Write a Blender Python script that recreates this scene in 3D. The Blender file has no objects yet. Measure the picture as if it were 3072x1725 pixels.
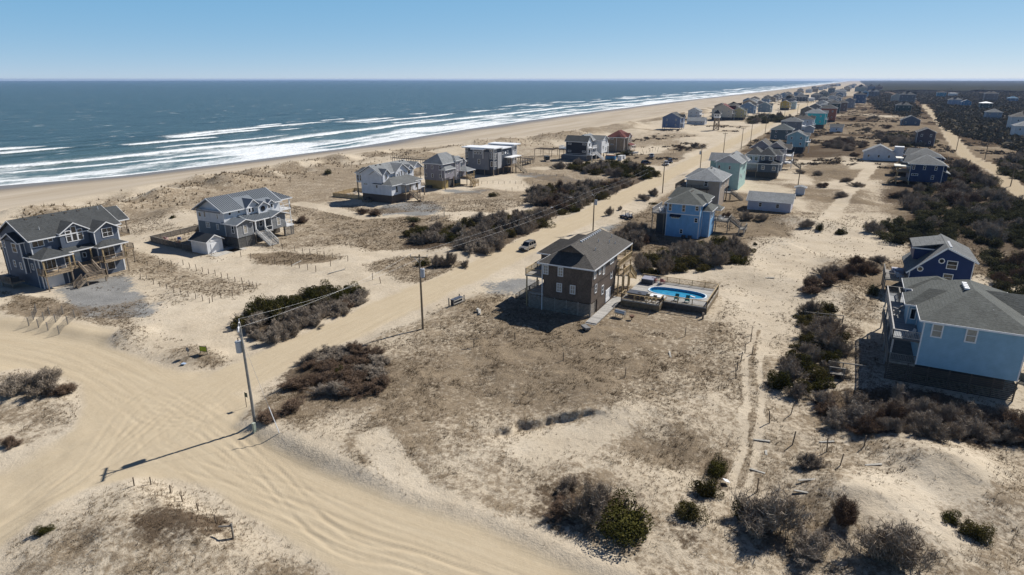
import bpy, bmesh, math, random
import numpy as np
from mathutils import Vector, Matrix
# World frame: X runs along the coast (away from the viewer), Y towards the ocean, Z up, metres.
R = math.radians
sc = bpy.context.scene
COL = sc.collection
random.seed(7)
# ------------------------------------------------------------------ camera
F, CAMZ, PITCH, HEAD = 1880.0, 35.0, R(18.4), R(27.56)
cam_d = bpy.data.cameras.new('camera'); cam = bpy.data.objects.new('camera', cam_d); COL.objects.link(cam)
cam.location = (0, 0, CAMZ); cam.rotation_euler = (R(90) - PITCH, 0, HEAD - R(90))
cam_d.sensor_width = 36.0; cam_d.lens = 36.0 * F / 3072.0
cam_d.clip_start = 1.0; cam_d.clip_end = 60000.0
sc.camera = cam
# ------------------------------------------------------------------ sky, sun, exposure
SUN_AZ, SUN_EL = -R(23.4), R(40.0)      # angle from +X, elevation
w = bpy.data.worlds.new('World'); sc.world = w; w.use_nodes = True
wn, wl = w.node_tree.nodes, w.node_tree.links
sky = wn.new('ShaderNodeTexSky'); sky.sky_type = 'NISHITA'; sky.sun_disc = False
sky.sun_elevation = SUN_EL; sky.sun_rotation = R(90) - SUN_AZ
sky.altitude = 0; sky.air_density = 0.45; sky.dust_density = 0.0; sky.ozone_density = 3.6
# pale winter haze veils the clear sky near the horizon, all the way round, and thins out overhead
bg = wn['Background']; tcw = wn.new('ShaderNodeTexCoord'); sep = wn.new('ShaderNodeSeparateXYZ'); wl.new(tcw.outputs['Generated'], sep.inputs[0])
el = wn.new('ShaderNodeMapRange'); el.interpolation_type = 'SMOOTHSTEP'; wl.new(sep.outputs[2], el.inputs[0]); el.inputs[1].default_value = 0.10; el.inputs[2].default_value = 0.42; el.inputs[3].default_value = 1.0; el.inputs[4].default_value = 0.0
mu = wn.new('ShaderNodeMix'); mu.data_type = 'VECTOR'; wl.new(el.outputs[0], mu.inputs[0]); mu.inputs[4].default_value = (1.0, 0.97, 1.0); mu.inputs[5].default_value = (0.74, 0.42, 0.22)
ad = wn.new('ShaderNodeVectorMath'); ad.operation = 'SCALE'; ad.inputs[0].default_value = (0.62, 2.75, 5.1); wl.new(el.outputs[0], ad.inputs[3])
veil = wn.new('ShaderNodeVectorMath'); veil.operation = 'MULTIPLY_ADD'; wl.new(sky.outputs[0], veil.inputs[0]); wl.new(mu.outputs[1], veil.inputs[1]); wl.new(ad.outputs[0], veil.inputs[2])
wl.new(veil.outputs[0], bg.inputs[0]); bg.inputs[1].default_value = 0.078
sl = bpy.data.lights.new('sun', 'SUN'); sl.energy = 4.6; sl.angle = R(0.55); sl.color = (1.0, 0.955, 0.885)
sun = bpy.data.objects.new('sun', sl); COL.objects.link(sun)
sd = Vector((math.cos(SUN_AZ) * math.cos(SUN_EL), math.sin(SUN_AZ) * math.cos(SUN_EL), math.sin(SUN_EL)))
sun.rotation_euler = (-sd).to_track_quat('-Z', 'Y').to_euler(); sun.location = (60, -40, 90)
vs = sc.view_settings
vs.view_transform = 'Standard'; vs.look = 'None'; vs.gamma = 1.0; vs.use_curve_mapping = False; vs.exposure = 0.5
sc.cycles.max_bounces = 6; sc.cycles.volume_bounces = 0; sc.cycles.use_denoising = True
sc.cycles.transparent_max_bounces = 8

def G(px, py, z=0.0):
    """ground position seen at a pixel of the 3072 x 1725 photograph (survey of the site)"""
    x = (px - 1536) / F; y = (862.5 - py) / F
    r, f, u = x, math.cos(PITCH) + y * math.sin(PITCH), -math.sin(PITCH) + y * math.cos(PITCH)
    k = (z - CAMZ) / u
    c, s = math.cos(HEAD), math.sin(HEAD)
    return (k * (f * c + r * s), k * (f * s - r * c))

# ------------------------------------------------------------------ materials
MATS = {}
def nt(name):
    m = bpy.data.materials.new(name); m.use_nodes = True
    n = m.node_tree.nodes; l = m.node_tree.links
    return m, n, l, n['Principled BSDF']
def tex_noise(n, scale, detail=3.0, rough=0.55):
    t = n.new('ShaderNodeTexNoise'); t.inputs['Scale'].default_value = scale; t.inputs['Detail'].default_value = detail
    t.inputs['Roughness'].default_value = rough; return t
def ramp(n, stops):
    r = n.new('ShaderNodeValToRGB'); e = r.color_ramp.elements
    e[0].position, e[0].color = stops[0][0], (*stops[0][1], 1)
    e[1].position, e[1].color = stops[-1][0], (*stops[-1][1], 1)
    for p, c in stops[1:-1]:
        x = e.new(p); x.color = (*c, 1)
    return r
def mixc(n, l, fac, a, b, mode='MIX'):
    m = n.new('ShaderNodeMix'); m.data_type = 'RGBA'; m.blend_type = mode
    for sock, v in ((m.inputs[0], fac), (m.inputs[6], a), (m.inputs[7], b)):
        if hasattr(v, 'links') or hasattr(v, 'is_output'): l.new(v, sock)
        elif isinstance(v, (int, float)): sock.default_value = v
        else: sock.default_value = (*v, 1)
    return m.outputs[2]
def math_(n, l, op, a, b=None, clamp=False):
    m = n.new('ShaderNodeMath'); m.operation = op; m.use_clamp = clamp
    for i, v in enumerate((a, b)):
        if v is None: continue
        if isinstance(v, (int, float)): m.inputs[i].default_value = v
        else: l.new(v, m.inputs[i])
    return m.outputs[0]
def bump(n, l, p, h, dist, strength=1.0):
    b = n.new('ShaderNodeBump'); b.inputs['Distance'].default_value = dist; b.inputs['Strength'].default_value = strength
    l.new(h, b.inputs['Height']); l.new(b.outputs[0], p.inputs['Normal'])
def c3(v): return tuple(v)
def dk(c, k): return tuple(x * k for x in c)

def mat_plain(name, col, rough=0.6, var=0.12, scale=1.5, metal=0.0, spec=0.3):
    if name in MATS: return MATS[name]
    m, n, l, p = nt(name)
    tc = n.new('ShaderNodeTexCoord'); no = tex_noise(n, scale, 4); l.new(tc.outputs['Object'], no.inputs['Vector'])
    r = ramp(n, [(0.3, dk(col, 1 - var)), (0.7, dk(col, 1 + var))]); l.new(no.outputs[0], r.inputs[0])
    l.new(r.outputs[0], p.inputs['Base Color']); p.inputs['Roughness'].default_value = rough
    p.inputs['Metallic'].default_value = metal; p.inputs['Specular IOR Level'].default_value = spec
    MATS[name] = m; return m
def mat_siding(name, col, kind='lap', pitch=0.17, rough=0.55):
    """lap boards, vertical battens or shingle courses"""
    if name in MATS: return MATS[name]
    m, n, l, p = nt(name)
    tc = n.new('ShaderNodeTexCoord'); sx = n.new('ShaderNodeSeparateXYZ'); l.new(tc.outputs['Object'], sx.inputs[0])
    if kind == 'batten':
        v = math_(n, l, 'ADD', sx.outputs[0], sx.outputs[1])
    else:
        v = sx.outputs[2]
    ph = math_(n, l, 'FRACT', math_(n, l, 'DIVIDE', v, pitch))
    no = tex_noise(n, 0.9, 4); l.new(tc.outputs['Object'], no.inputs['Vector'])
    if kind == 'shingle':
        mp = n.new('ShaderNodeMapping'); mp.inputs['Scale'].default_value = (5.5, 5.5, 1 / pitch)
        l.new(tc.outputs['Object'], mp.inputs[0])
        n2 = tex_noise(n, 1.0, 2, 0.7); l.new(mp.outputs[0], n2.inputs['Vector'])
        f = math_(n, l, 'ADD', math_(n, l, 'MULTIPLY', no.outputs[0], 0.45), math_(n, l, 'MULTIPLY', n2.outputs[0], 0.55))
        r = ramp(n, [(0.32, dk(col, 0.55)), (0.5, col), (0.68, dk(col, 1.55))])
    else:
        f = no.outputs[0]; r = ramp(n, [(0.3, dk(col, 0.9)), (0.7, dk(col, 1.08))])
    l.new(f, r.inputs[0])
    if kind == 'batten':
        g = math_(n, l, 'LESS_THAN', ph, 0.16); hgt = g
        colr = r.outputs[0]
    else:
        g = math_(n, l, 'LESS_THAN', ph, 0.12)
        colr = mixc(n, l, math_(n, l, 'MULTIPLY', g, 0.22), r.outputs[0], dk(col, 0.3)); hgt = math_(n, l, 'SUBTRACT', 1.0, ph)
    l.new(colr, p.inputs['Base Color']); p.inputs['Roughness'].default_value = rough
    p.inputs['Specular IOR Level'].default_value = 0.25
    bump(n, l, p, hgt, 0.03 if kind == 'batten' else 0.02, 0.8)
    MATS[name] = m; return m
def mat_roof(name, col, kind='shingle'):
    if name in MATS: return MATS[name]
    m, n, l, p = nt(name)
    tc = n.new('ShaderNodeTexCoord')
    no = tex_noise(n, 0.5, 5, 0.6); l.new(tc.outputs['Object'], no.inputs['Vector'])
    mp = n.new('ShaderNodeMapping'); mp.inputs['Scale'].default_value = (2.6, 2.6, 7)
    l.new(tc.outputs['Object'], mp.inputs[0]); n2 = tex_noise(n, 1.0, 2, 0.8); l.new(mp.outputs[0], n2.inputs['Vector'])
    f = math_(n, l, 'ADD', math_(n, l, 'MULTIPLY', no.outputs[0], 0.4), math_(n, l, 'MULTIPLY', n2.outputs[0], 0.6))
    k = 0.35 if kind == 'shingle' else 0.08
    r = ramp(n, [(0.33, dk(col, 1 - k)), (0.5, col), (0.67, dk(col, 1 + k))]); l.new(f, r.inputs[0])
    l.new(r.outputs[0], p.inputs['Base Color'])
    p.inputs['Roughness'].default_value = 0.9 if kind == 'shingle' else 0.42
    p.inputs['Specular IOR Level'].default_value = 0.2 if kind == 'shingle' else 0.5
    if kind == 'shingle':
        sx = n.new('ShaderNodeSeparateXYZ'); l.new(tc.outputs['Object'], sx.inputs[0])
        ph = math_(n, l, 'FRACT', math_(n, l, 'DIVIDE', sx.outputs[2], 0.16))
        h = math_(n, l, 'ADD', math_(n, l, 'MULTIPLY', n2.outputs[0], 0.8), math_(n, l, 'MULTIPLY', ph, -1.0))
        bump(n, l, p, h, 0.06, 1.0)
    MATS[name] = m; return m
def mat_wood(name, col, rough=0.75):
    if name in MATS: return MATS[name]
    m, n, l, p = nt(name)
    tc = n.new('ShaderNodeTexCoord'); no = tex_noise(n, 2.2, 5, 0.65); l.new(tc.outputs['Object'], no.inputs['Vector'])
    r = ramp(n, [(0.28, dk(col, 0.65)), (0.5, col), (0.72, dk(col, 1.3))]); l.new(no.outputs[0], r.inputs[0])
    l.new(r.outputs[0], p.inputs['Base Color']); p.inputs['Roughness'].default_value = rough
    p.inputs['Specular IOR Level'].default_value = 0.2
    MATS[name] = m; return m
def mat_deck(name, col):
    """deck boards with open joints"""
    if name in MATS: return MATS[name]
    m, n, l, p = nt(name)
    tc = n.new('ShaderNodeTexCoord'); sx = n.new('ShaderNodeSeparateXYZ'); l.new(tc.outputs['Object'], sx.inputs[0])
    q = math_(n, l, 'DIVIDE', sx.outputs[0], 0.15)
    ph = math_(n, l, 'FRACT', q); idx = math_(n, l, 'FLOOR', q)
    wn_ = n.new('ShaderNodeTexWhiteNoise'); wn_.noise_dimensions = '1D'; l.new(idx, wn_.inputs['W'])
    no = tex_noise(n, 1.2, 4); l.new(tc.outputs['Object'], no.inputs['Vector'])
    f = math_(n, l, 'ADD', math_(n, l, 'MULTIPLY', wn_.outputs[0], 0.6), math_(n, l, 'MULTIPLY', no.outputs[0], 0.4))
    r = ramp(n, [(0.2, dk(col, 0.7)), (0.8, dk(col, 1.25))]); l.new(f, r.inputs[0])
    g = math_(n, l, 'LESS_THAN', ph, 0.1)
    l.new(mixc(n, l, math_(n, l, 'MULTIPLY', g, 0.7), r.outputs[0], (0.03, 0.025, 0.02)), p.inputs['Base Color'])
    p.inputs['Roughness'].default_value = 0.8
    MATS[name] = m; return m
def mat_glass(name='window_glass', col=(0.012, 0.017, 0.022)):
    if name in MATS: return MATS[name]
    m, n, l, p = nt(name)
    p.inputs['Base Color'].default_value = (*col, 1); p.inputs['Roughness'].default_value = 0.06
    p.inputs['Specular IOR Level'].default_value = 0.7
    MATS[name] = m; return m
def mat_plant(name, cols, trans=0.0, spec=0.0):
    """leaf / twig colour from the per-leaf attribute, shifted a little from plant to plant"""
    if name in MATS: return MATS[name]
    m, n, l, p = nt(name)
    a = n.new('ShaderNodeAttribute'); a.attribute_name = 'tone'
    oi = n.new('ShaderNodeObjectInfo')
    f = math_(n, l, 'ADD', math_(n, l, 'MULTIPLY', a.outputs['Fac'], 0.75), math_(n, l, 'MULTIPLY', oi.outputs['Random'], 0.25))
    k = len(cols)
    r = ramp(n, [(i / (k - 1), c) for i, c in enumerate(cols)]); l.new(f, r.inputs[0])
    l.new(r.outputs[0], p.inputs['Base Color']); p.inputs['Roughness'].default_value = 0.75
    p.inputs['Specular IOR Level'].default_value = spec
    if trans:
        t = n.new('ShaderNodeBsdfTranslucent'); l.new(r.outputs[0], t.inputs[0])
        mx = n.new('ShaderNodeMixShader'); mx.inputs[0].default_value = trans
        l.new(p.outputs[0], mx.inputs[1]); l.new(t.outputs[0], mx.inputs[2]); l.new(mx.outputs[0], n['Material Output'].inputs[0])
    MATS[name] = m; return m

WHITE = mat_plain('white_paint', (0.72, 0.72, 0.72), 0.45, 0.04)
GLASS = mat_glass()
BLIND = mat_plain('pale_blind', (0.36, 0.325, 0.265), 0.6, 0.15, 3)
PT = mat_wood('treated_pine', (0.36, 0.27, 0.15))
PTB = mat_wood('weathered_pine', (0.25, 0.2, 0.15))
GREYW = mat_wood('grey_weathered_wood', (0.2, 0.185, 0.165))
DARKW = mat_wood('dark_weathered_wood', (0.1, 0.085, 0.07))
DECKG = mat_deck('grey_deck_boards', (0.35, 0.335, 0.31))
DECKT = mat_deck('tan_deck_boards', (0.36, 0.27, 0.17))
VENT = mat_plain('vent_metal', (0.55, 0.56, 0.57), 0.4, 0.05)
CONC = mat_plain('concrete', (0.42, 0.4, 0.36), 0.85, 0.15)
STEEL = mat_plain('galvanised_steel', (0.45, 0.47, 0.49), 0.35, 0.08, metal=0.6)
BLACK = mat_plain('black_rubber', (0.02, 0.02, 0.02), 0.7, 0.2)

# ------------------------------------------------------------------ object helpers
def tag(o, label=None, cat=None, group=None, kind=None):
    if label: o['label'] = label
    if cat: o['category'] = cat
    if group: o['group'] = group
    if kind: o['kind'] = kind
    return o
def thing(name, label, cat, loc=(0, 0, 0), rz=0.0, group=None):
    o = bpy.data.objects.new(name, None); COL.objects.link(o); o.empty_display_size = 0.5
    o.location = loc; o.rotation_euler = (0, 0, rz)
    return tag(o, label, cat, group)
def link(name, me, parent=None):
    o = bpy.data.objects.new(name, me); COL.objects.link(o)
    if parent is not None: o.parent = parent
    return o
class MB:
    def __init__(s): s.v = []; s.f = []; s.m = []
    def face(s, pts, mi=0):
        k = len(s.v); s.v += [tuple(p) for p in pts]; s.f.append(tuple(range(k, k + len(pts)))); s.m.append(mi); return s
    def box(s, x0, x1, y0, y1, z0, z1, mi=0):
        if x1 < x0: x0, x1 = x1, x0
        if y1 < y0: y0, y1 = y1, y0
        k = len(s.v)
        s.v += [(x0, y0, z0), (x1, y0, z0), (x1, y1, z0), (x0, y1, z0), (x0, y0, z1), (x1, y0, z1), (x1, y1, z1), (x0, y1, z1)]
        s.f += [tuple(k + i for i in q) for q in ((3, 2, 1, 0), (4, 5, 6, 7), (0, 1, 5, 4), (1, 2, 6, 5), (2, 3, 7, 6), (3, 0, 4, 7))]
        s.m += [mi] * 6; return s
    def beam(s, p, q, w, h=None, mi=0):
        p, q = Vector(p), Vector(q); d = (q - p).normalized(); h = h or w
        up = Vector((0, 0, 1)) if abs(d.z) < 0.95 else Vector((1, 0, 0))
        a = d.cross(up).normalized() * (w / 2); b = a.cross(d).normalized() * (h / 2)
        k = len(s.v)
        for c in (p, q): s.v += [tuple(c + x) for x in (-a - b, a - b, a + b, -a + b)]
        s.f += [tuple(k + i for i in f) for f in ((3, 2, 1, 0), (4, 5, 6, 7), (0, 1, 5, 4), (1, 2, 6, 5), (2, 3, 7, 6), (3, 0, 4, 7))]
        s.m += [mi] * 6; return s
    def tube(s, p, q, r0, r1=None, n=8, mi=0):
        p, q = Vector(p), Vector(q); d = (q - p).normalized(); r1 = r0 if r1 is None else r1
        up = Vector((0, 0, 1)) if abs(d.z) < 0.95 else Vector((1, 0, 0))
        a = d.cross(up).normalized(); b = a.cross(d).normalized(); k = len(s.v)
        for c, r in ((p, r0), (q, r1)):
            for i in range(n):
                t = 2 * math.pi * i / n; s.v.append(tuple(c + a * (r * math.cos(t)) + b * (r * math.sin(t))))
        for i in range(n):
            j = (i + 1) % n; s.f.append((k + i, k + j, k + n + j, k + n + i)); s.m.append(mi)
        s.f.append(tuple(k + i for i in reversed(range(n)))); s.f.append(tuple(k + n + i for i in range(n))); s.m += [mi] * 2
        return s
    def prism(s, poly, vec, mi=0):
        """closed prism: planar polygon (3D points) swept by vec"""
        k = len(s.v); n = len(poly); vec = Vector(vec)
        s.v += [tuple(p) for p in poly] + [tuple(Vector(p) + vec) for p in poly]
        s.f.append(tuple(k + i for i in reversed(range(n)))); s.f.append(tuple(k + n + i for i in range(n)))
        for i in range(n):
            j = (i + 1) % n; s.f.append((k + i, k + j, k + n + j, k + n + i))
        s.m += [mi] * (n + 2); return s
    def mesh(s, name, mats):
        me = bpy.data.meshes.new(name); me.from_pydata(s.v, [], s.f)
        if not isinstance(mats, (list, tuple)): mats = [mats]
        for m in mats: me.materials.append(m)
        if len(mats) > 1: me.polygons.foreach_set('material_index', s.m)
        bm = bmesh.new(); bm.from_mesh(me); bmesh.ops.recalc_face_normals(bm, faces=bm.faces); bm.to_mesh(me); bm.free()
        me.update(); return me
    def build(s, name, mats, parent=None): return link(name, s.mesh(name, mats), parent)
def np_mesh(name, verts, faces, mat, tone=None, smooth=False):
    """verts (N,3), faces (M,k) arrays"""
    me = bpy.data.meshes.new(name); nv, nf, k = len(verts), len(faces), faces.shape[1]
    me.vertices.add(nv); me.vertices.foreach_set('co', np.asarray(verts, np.float32).ravel())
    me.loops.add(nf * k); me.loops.foreach_set('vertex_index', faces.astype(np.int32).ravel())
    me.polygons.add(nf); me.polygons.foreach_set('loop_start', np.arange(0, nf * k, k, dtype=np.int32))
    me.polygons.foreach_set('loop_total', np.full(nf, k, np.int32))
    if smooth: me.polygons.foreach_set('use_smooth', np.ones(nf, bool))
    for m in (mat if isinstance(mat, (list, tuple)) else [mat]): me.materials.append(m)
    if tone is not None:
        for nm, arr in (tone.items() if isinstance(tone, dict) else (('tone', tone),)):
            a = me.attributes.new(nm, 'FLOAT', 'POINT'); a.data.foreach_set('value', np.asarray(arr, np.float32))
    me.update(); me.validate(); return me

# ------------------------------------------------------------------ noise
def _hash(ix, iy, seed):
    h = (ix.astype(np.int64) * 374761393 + iy.astype(np.int64) * 668265263 + seed * 1442695041) & 0x7fffffff
    h = (h ^ (h >> 13)) * 1274126177 & 0x7fffffff
    return ((h ^ (h >> 16)) & 0xffff) / 65535.0
def vnoise(x, y, seed=0):
    ix, iy = np.floor(x), np.floor(y); fx, fy = x - ix, y - iy
    fx = fx * fx * (3 - 2 * fx); fy = fy * fy * (3 - 2 * fy)
    a, b = _hash(ix, iy, seed), _hash(ix + 1, iy, seed); c, d = _hash(ix, iy + 1, seed), _hash(ix + 1, iy + 1, seed)
    return (a * (1 - fx) + b * fx) * (1 - fy) + (c * (1 - fx) + d * fx) * fy
def fbm(x, y, sc_, oct_=4, seed=0):
    s, a, t = 0.0, 0.5, 0.0
    for i in range(oct_):
        s = s + a * vnoise(x / sc_, y / sc_, seed + i * 17); t += a; a *= 0.5; sc_ *= 0.5
    return s / t
def sstep(a, b, x):
    t = np.clip((x - a) / (b - a), 0, 1); return t * t * (3 - 2 * t)
def sdist(X, Y, poly):
    """signed distance to polygon, negative inside"""
    P = np.asarray(poly, float); n = len(P); d2 = np.full(X.shape, 1e18); ins = np.zeros(X.shape, bool)
    for i in range(n):
        ax, ay = P[i]; bx, by = P[(i + 1) % n]; ex, ey = bx - ax, by - ay
        wx, wy = X - ax, Y - ay; t = np.clip((wx * ex + wy * ey) / (ex * ex + ey * ey + 1e-9), 0, 1)
        d2 = np.minimum(d2, (wx - t * ex) ** 2 + (wy - t * ey) ** 2)
        c = ((ay <= Y) & (by > Y)) | ((by <= Y) & (ay > Y))
        with np.errstate(divide='ignore', invalid='ignore'):
            xi = ax + (Y - ay) * ex / (ey if ey != 0 else 1e-9)
        ins ^= c & (X < xi)
    return np.where(ins, -1, 1) * np.sqrt(d2)
def pdist(X, Y, line):
    """distance to polyline, signed side and arc length of nearest point"""
    P = np.asarray(line, float); best = np.full(X.shape, 1e18); arc = np.zeros(X.shape); side = np.zeros(X.shape); L = 0.0
    for i in range(len(P) - 1):
        ax, ay = P[i]; ex, ey = P[i + 1] - P[i]; ln = math.hypot(ex, ey)
        wx, wy = X - ax, Y - ay; t = np.clip((wx * ex + wy * ey) / (ln * ln), 0, 1)
        d = (wx - t * ex) ** 2 + (wy - t * ey) ** 2; k = d < best
        best = np.where(k, d, best); arc = np.where(k, L + t * ln, arc); side = np.where(k, np.sign(ex * wy - ey * wx), side); L += ln
    return np.sqrt(best), side, arc
def poly(pts, z=0.0): return [G(x, y, z) for x, y in pts]

ORD = ['first', 'second', 'third', 'fourth', 'fifth', 'sixth', 'seventh', 'eighth', 'ninth', 'tenth', 'eleventh', 'twelfth', 'thirteenth', 'fourteenth', 'fifteenth', 'sixteenth', 'seventeenth', 'eighteenth', 'nineteenth', 'twentieth']
def nth(i, n_):
    """place in a row counted from the nearer end"""
    if i < (n_ + 1) // 2: return (ORD[i] if i < 20 else '%dth' % (i + 1)) + ' from the left'
    k = n_ - 1 - i; return (ORD[k] if k < 20 else '%dth' % (k + 1)) + ' from the right'
# ------------------------------------------------------------------ terrain
SEA = -2.5
SH_S = [-400, 60, 118, 154, 208, 291, 429, 649, 1080, 2064, 4426, 12000]
SH_T = [300, 285, 276, 261, 256, 254, 268, 276, 280, 262, 225, 150]
TOE_S = [-400, 112, 134, 209, 267, 307, 392, 562, 894, 1435, 12000]
TOE_T = [205, 203, 208, 214, 206, 190, 170, 168, 160, 135, 60]
def shore(s): return np.interp(s, SH_S, SH_T)
def toe(s): return np.interp(s, TOE_S, TOE_T)

LOT = poly([(1560, 855), (1430, 885), (1250, 965), (1100, 1025), (950, 1095), (830, 1165), (735, 1235), (705, 1280), (770, 1312), (900, 1378), (1010, 1425), (1250, 1522), (1430, 1572), (1560, 1632), (1760, 1725), (2200, 1900), (3300, 1900), (3300, 1100), (2300, 700), (1900, 800)])
ISL_A = poly([(318, 1030), (350, 1000), (400, 985), (470, 992), (560, 1012), (640, 1032), (690, 1062), (695, 1088), (640, 1108), (540, 1116), (450, 1090), (380, 1058), (330, 1045)])
ISL_B = poly([(-200, 1120), (0, 1118), (60, 1100), (150, 1112), (238, 1150), (255, 1215), (225, 1285), (130, 1335), (40, 1352), (-200, 1370)])
ISL_C = poly([(-60, 1680), (60, 1600), (150, 1525), (260, 1465), (400, 1432), (520, 1432), (640, 1468), (740, 1530), (830, 1590), (930, 1650), (1060, 1740), (1150, 1900), (-60, 1900)])
CROSS = [G(*p) for p in [(-250, 1010), (0, 1030), (170, 1062), (320, 1120), (420, 1190), (500, 1280), (640, 1390), (850, 1500), (1050, 1590), (1300, 1680), (1600, 1790), (2000, 1900)]]
SOUTH = [G(*p) for p in [(520, 1260), (400, 1330), (250, 1420), (80, 1520), (-150, 1660)]]
MAINW = [G(*p) for p in [(420, 1215), (640, 1160), (850, 1070), (1090, 960), (1390, 826)]] + [(150, 59), (300, 59.5), (464, 58.5), (700, 60), (1200, 60)]
TRACK = [(150, -53), (270, -53), (318, -56), (368, -52), (467, -57), (620, -67), (790, -75), (1100, -90)]

MOUNDS = []      # (s, t, rx, ry, angle, height)
def mound(px, py, r, h, r2=None, ang=0.0):
    s, t = G(px, py); MOUNDS.append((s, t, r, r2 or r, ang, h))
mound(400, 1010, 2.6, 0.9); mound(560, 1068, 3.2, 0.7); mound(640, 1068, 2.2, 0.5)
mound(120, 1175, 5, 1.0); mound(330, 1600, 8, 1.2); mound(650, 1560, 7, 0.9)
mound(2860, 1440, 7, 1.8, 4, 0.6); mound(2550, 1480, 4.5, 1.0); mound(2660, 1560, 5, 1.1); mound(1900, 1240, 8, 0.6)
mound(2370, 668, 5, 1.6, 9, 0.2); mound(2560, 800, 7, 1.6, 5); mound(2470, 880, 5, 1.0); mound(2270, 825, 7, 1.0)
mound(2250, 1100, 5, 0.6); mound(1350, 745, 6, 0.5); mound(610, 722, 4, 1.2, 2.5); mound(2560, 590, 10, 1.3, 5)
mound(2500, 520, 9, 1.5, 6); mound(2530, 470, 10, 1.8, 7); mound(2720, 580, 10, 1.0)
mound(1990, 370, 12, 2.0); mound(2040, 400, 10, 1.5); mound(1960, 425, 9, 1.8); mound(2070, 420, 8, 1.4); mound(1900, 395, 14, 2.2)
for (px, py, r, h, r2) in [(590, 540, 7, 5.2, 5), (700, 560, 9, 2.2, 6), (400, 575, 9, 3.0, 5), (210, 600, 10, 2.6, 4), (60, 650, 10, 2.0, 4), (480, 600, 7, 2.5, 6),
                           (860, 505, 10, 2.4, 5), (760, 520, 7, 2.0, 5), (1000, 478, 12, 3.0, 6), (1130, 462, 12, 2.4, 6), (1250, 440, 14, 3.2, 6), (1420, 420, 18, 2.8, 6), (1600, 410, 16, 2.5, 6), (1750, 395, 14, 2.5, 7), (530, 640, 6, 1.6, 5), (330, 640, 8, 2.0, 5)]:
    mound(px, py, r, h, r2)
FLAT = [(54, 72, 117, 134), (82, 107, 112, 136), (142, 170, 108, 142), (172, 192, 110, 127), (206, 232, 108, 133), (262, 290, 98, 117), (306, 330, 96, 110), (84, 108, 14, 44), (140, 170, 18, 40), (180, 205, 28, 42), (215, 240, 28, 42), (246, 275, 18, 36), (184, 198, 8, 24), (80, 104, -24, -6), (116, 134, -24, -8), (254, 280, -33, -14)]

SCARP = [G(*p) for p in [(1430, 1320), (1490, 1296), (1560, 1274), (1640, 1258), (1740, 1252), (1840, 1258)]]
SCLEN = sum(math.dist(SCARP[i], SCARP[i + 1]) for i in range(5)); _q = G(1650, 1330); SCSIGN = float(pdist(np.array([_q[0]]), np.array([_q[1]]), SCARP)[1][0])
def height(s, t):
    s = np.asarray(s, float); t = np.asarray(t, float)
    z = (fbm(s, t, 22, 3, 3) - 0.5) * 1.3 + (fbm(s, t, 5, 3, 5) - 0.5) * 0.42
    far_in = sstep(-60, -400, t)
    z = z + far_in * (fbm(s, t, 160, 3, 9) - 0.3) * 7
    tt = toe(s); sh = shore(s)
    # primary dune belt just inland of the beach
    belt = np.exp(-((t - (tt - 16)) / 13.0) ** 2)
    z = z + belt * (0.5 + 3.0 * sstep(0.35, 0.72, fbm(s, t, 34, 3, 21)) + 2.6 * (fbm(s, t, 10, 3, 23) - 0.5))
    for (ms, mt, rx, ry, a, h) in MOUNDS:
        near = (np.abs(s - ms) < 3 * max(rx, ry)) & (np.abs(t - mt) < 3 * max(rx, ry))
        if not np.any(near): continue
        ca, sa = math.cos(a), math.sin(a); dx, dy = s - ms, t - mt
        u_, v_ = (dx * ca + dy * sa) / rx, (-dx * sa + dy * ca) / ry
        q = u_ * u_ + v_ * v_
        z = z + np.where(near, h * np.exp(-q) * (0.75 + 0.5 * fbm(s, t, 3.5, 3, 31)), 0)
    # eroded step across the scrub lot
    near = (np.abs(s - 58) < 34) & (np.abs(t - 20) < 40)
    if np.any(near):
        dd, sg_, _ = pdist(s, t, SCARP); dd = dd * sg_ * SCSIGN + (fbm(s, t, 1.6, 3, 45) - 0.5) * 1.5; endf = sstep(3.2, 0.2, np.maximum(0, pdist(s, t, SCARP)[0] - np.abs(dd)))
        _, _, ar_ = pdist(s, t, SCARP); tap = sstep(0, 4, ar_) * sstep(SCLEN, SCLEN - 4, ar_)
        z = z - np.where(near, tap * (sstep(-0.45, 0.45, dd) * 0.75 * np.exp(-np.maximum(dd, 0) / 3.2) - (1 - sstep(-0.45, 0.45, dd)) * 0.2 * np.exp(np.minimum(dd, 0) / 3.0)), 0)
    # building plots are level
    k = np.zeros_like(z)
    for (a, b, c, d) in FLAT:
        e = np.maximum(np.maximum(a - s, s - b), np.maximum(c - t, t - d)); k = np.maximum(k, 1 - sstep(0, 3.5, e))
    z = z * (1 - k)
    # roads are worn in
    dm, _, _ = pdist(s, t, MAINW); rd = 1 - sstep(3.4, 6.5, dm)
    z = z * (1 - rd) + rd * ((fbm(s, t, 30, 2, 41) - 0.5) * 0.25 - 0.12)
    dc, _, _ = pdist(s, t, CROSS); rc = (1 - sstep(3.8, 7.0, dc)); z = z * (1 - rc) - 0.1 * rc
    dt, _, _ = pdist(s, t, TRACK); rt = (1 - sstep(3.0, 6.0, dt)); z = z * (1 - rt)
    # beach slopes down to the water
    b = sstep(-14, 4, t - tt)
    bz = 0.9 + (SEA - 0.9) * np.clip((t - tt) / np.maximum(sh - tt, 5), 0, 3)
    z = z * (1 - b) + b * (bz + 0.12 * (fbm(s, t, 40, 2, 51) - 0.5))
    return z
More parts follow.
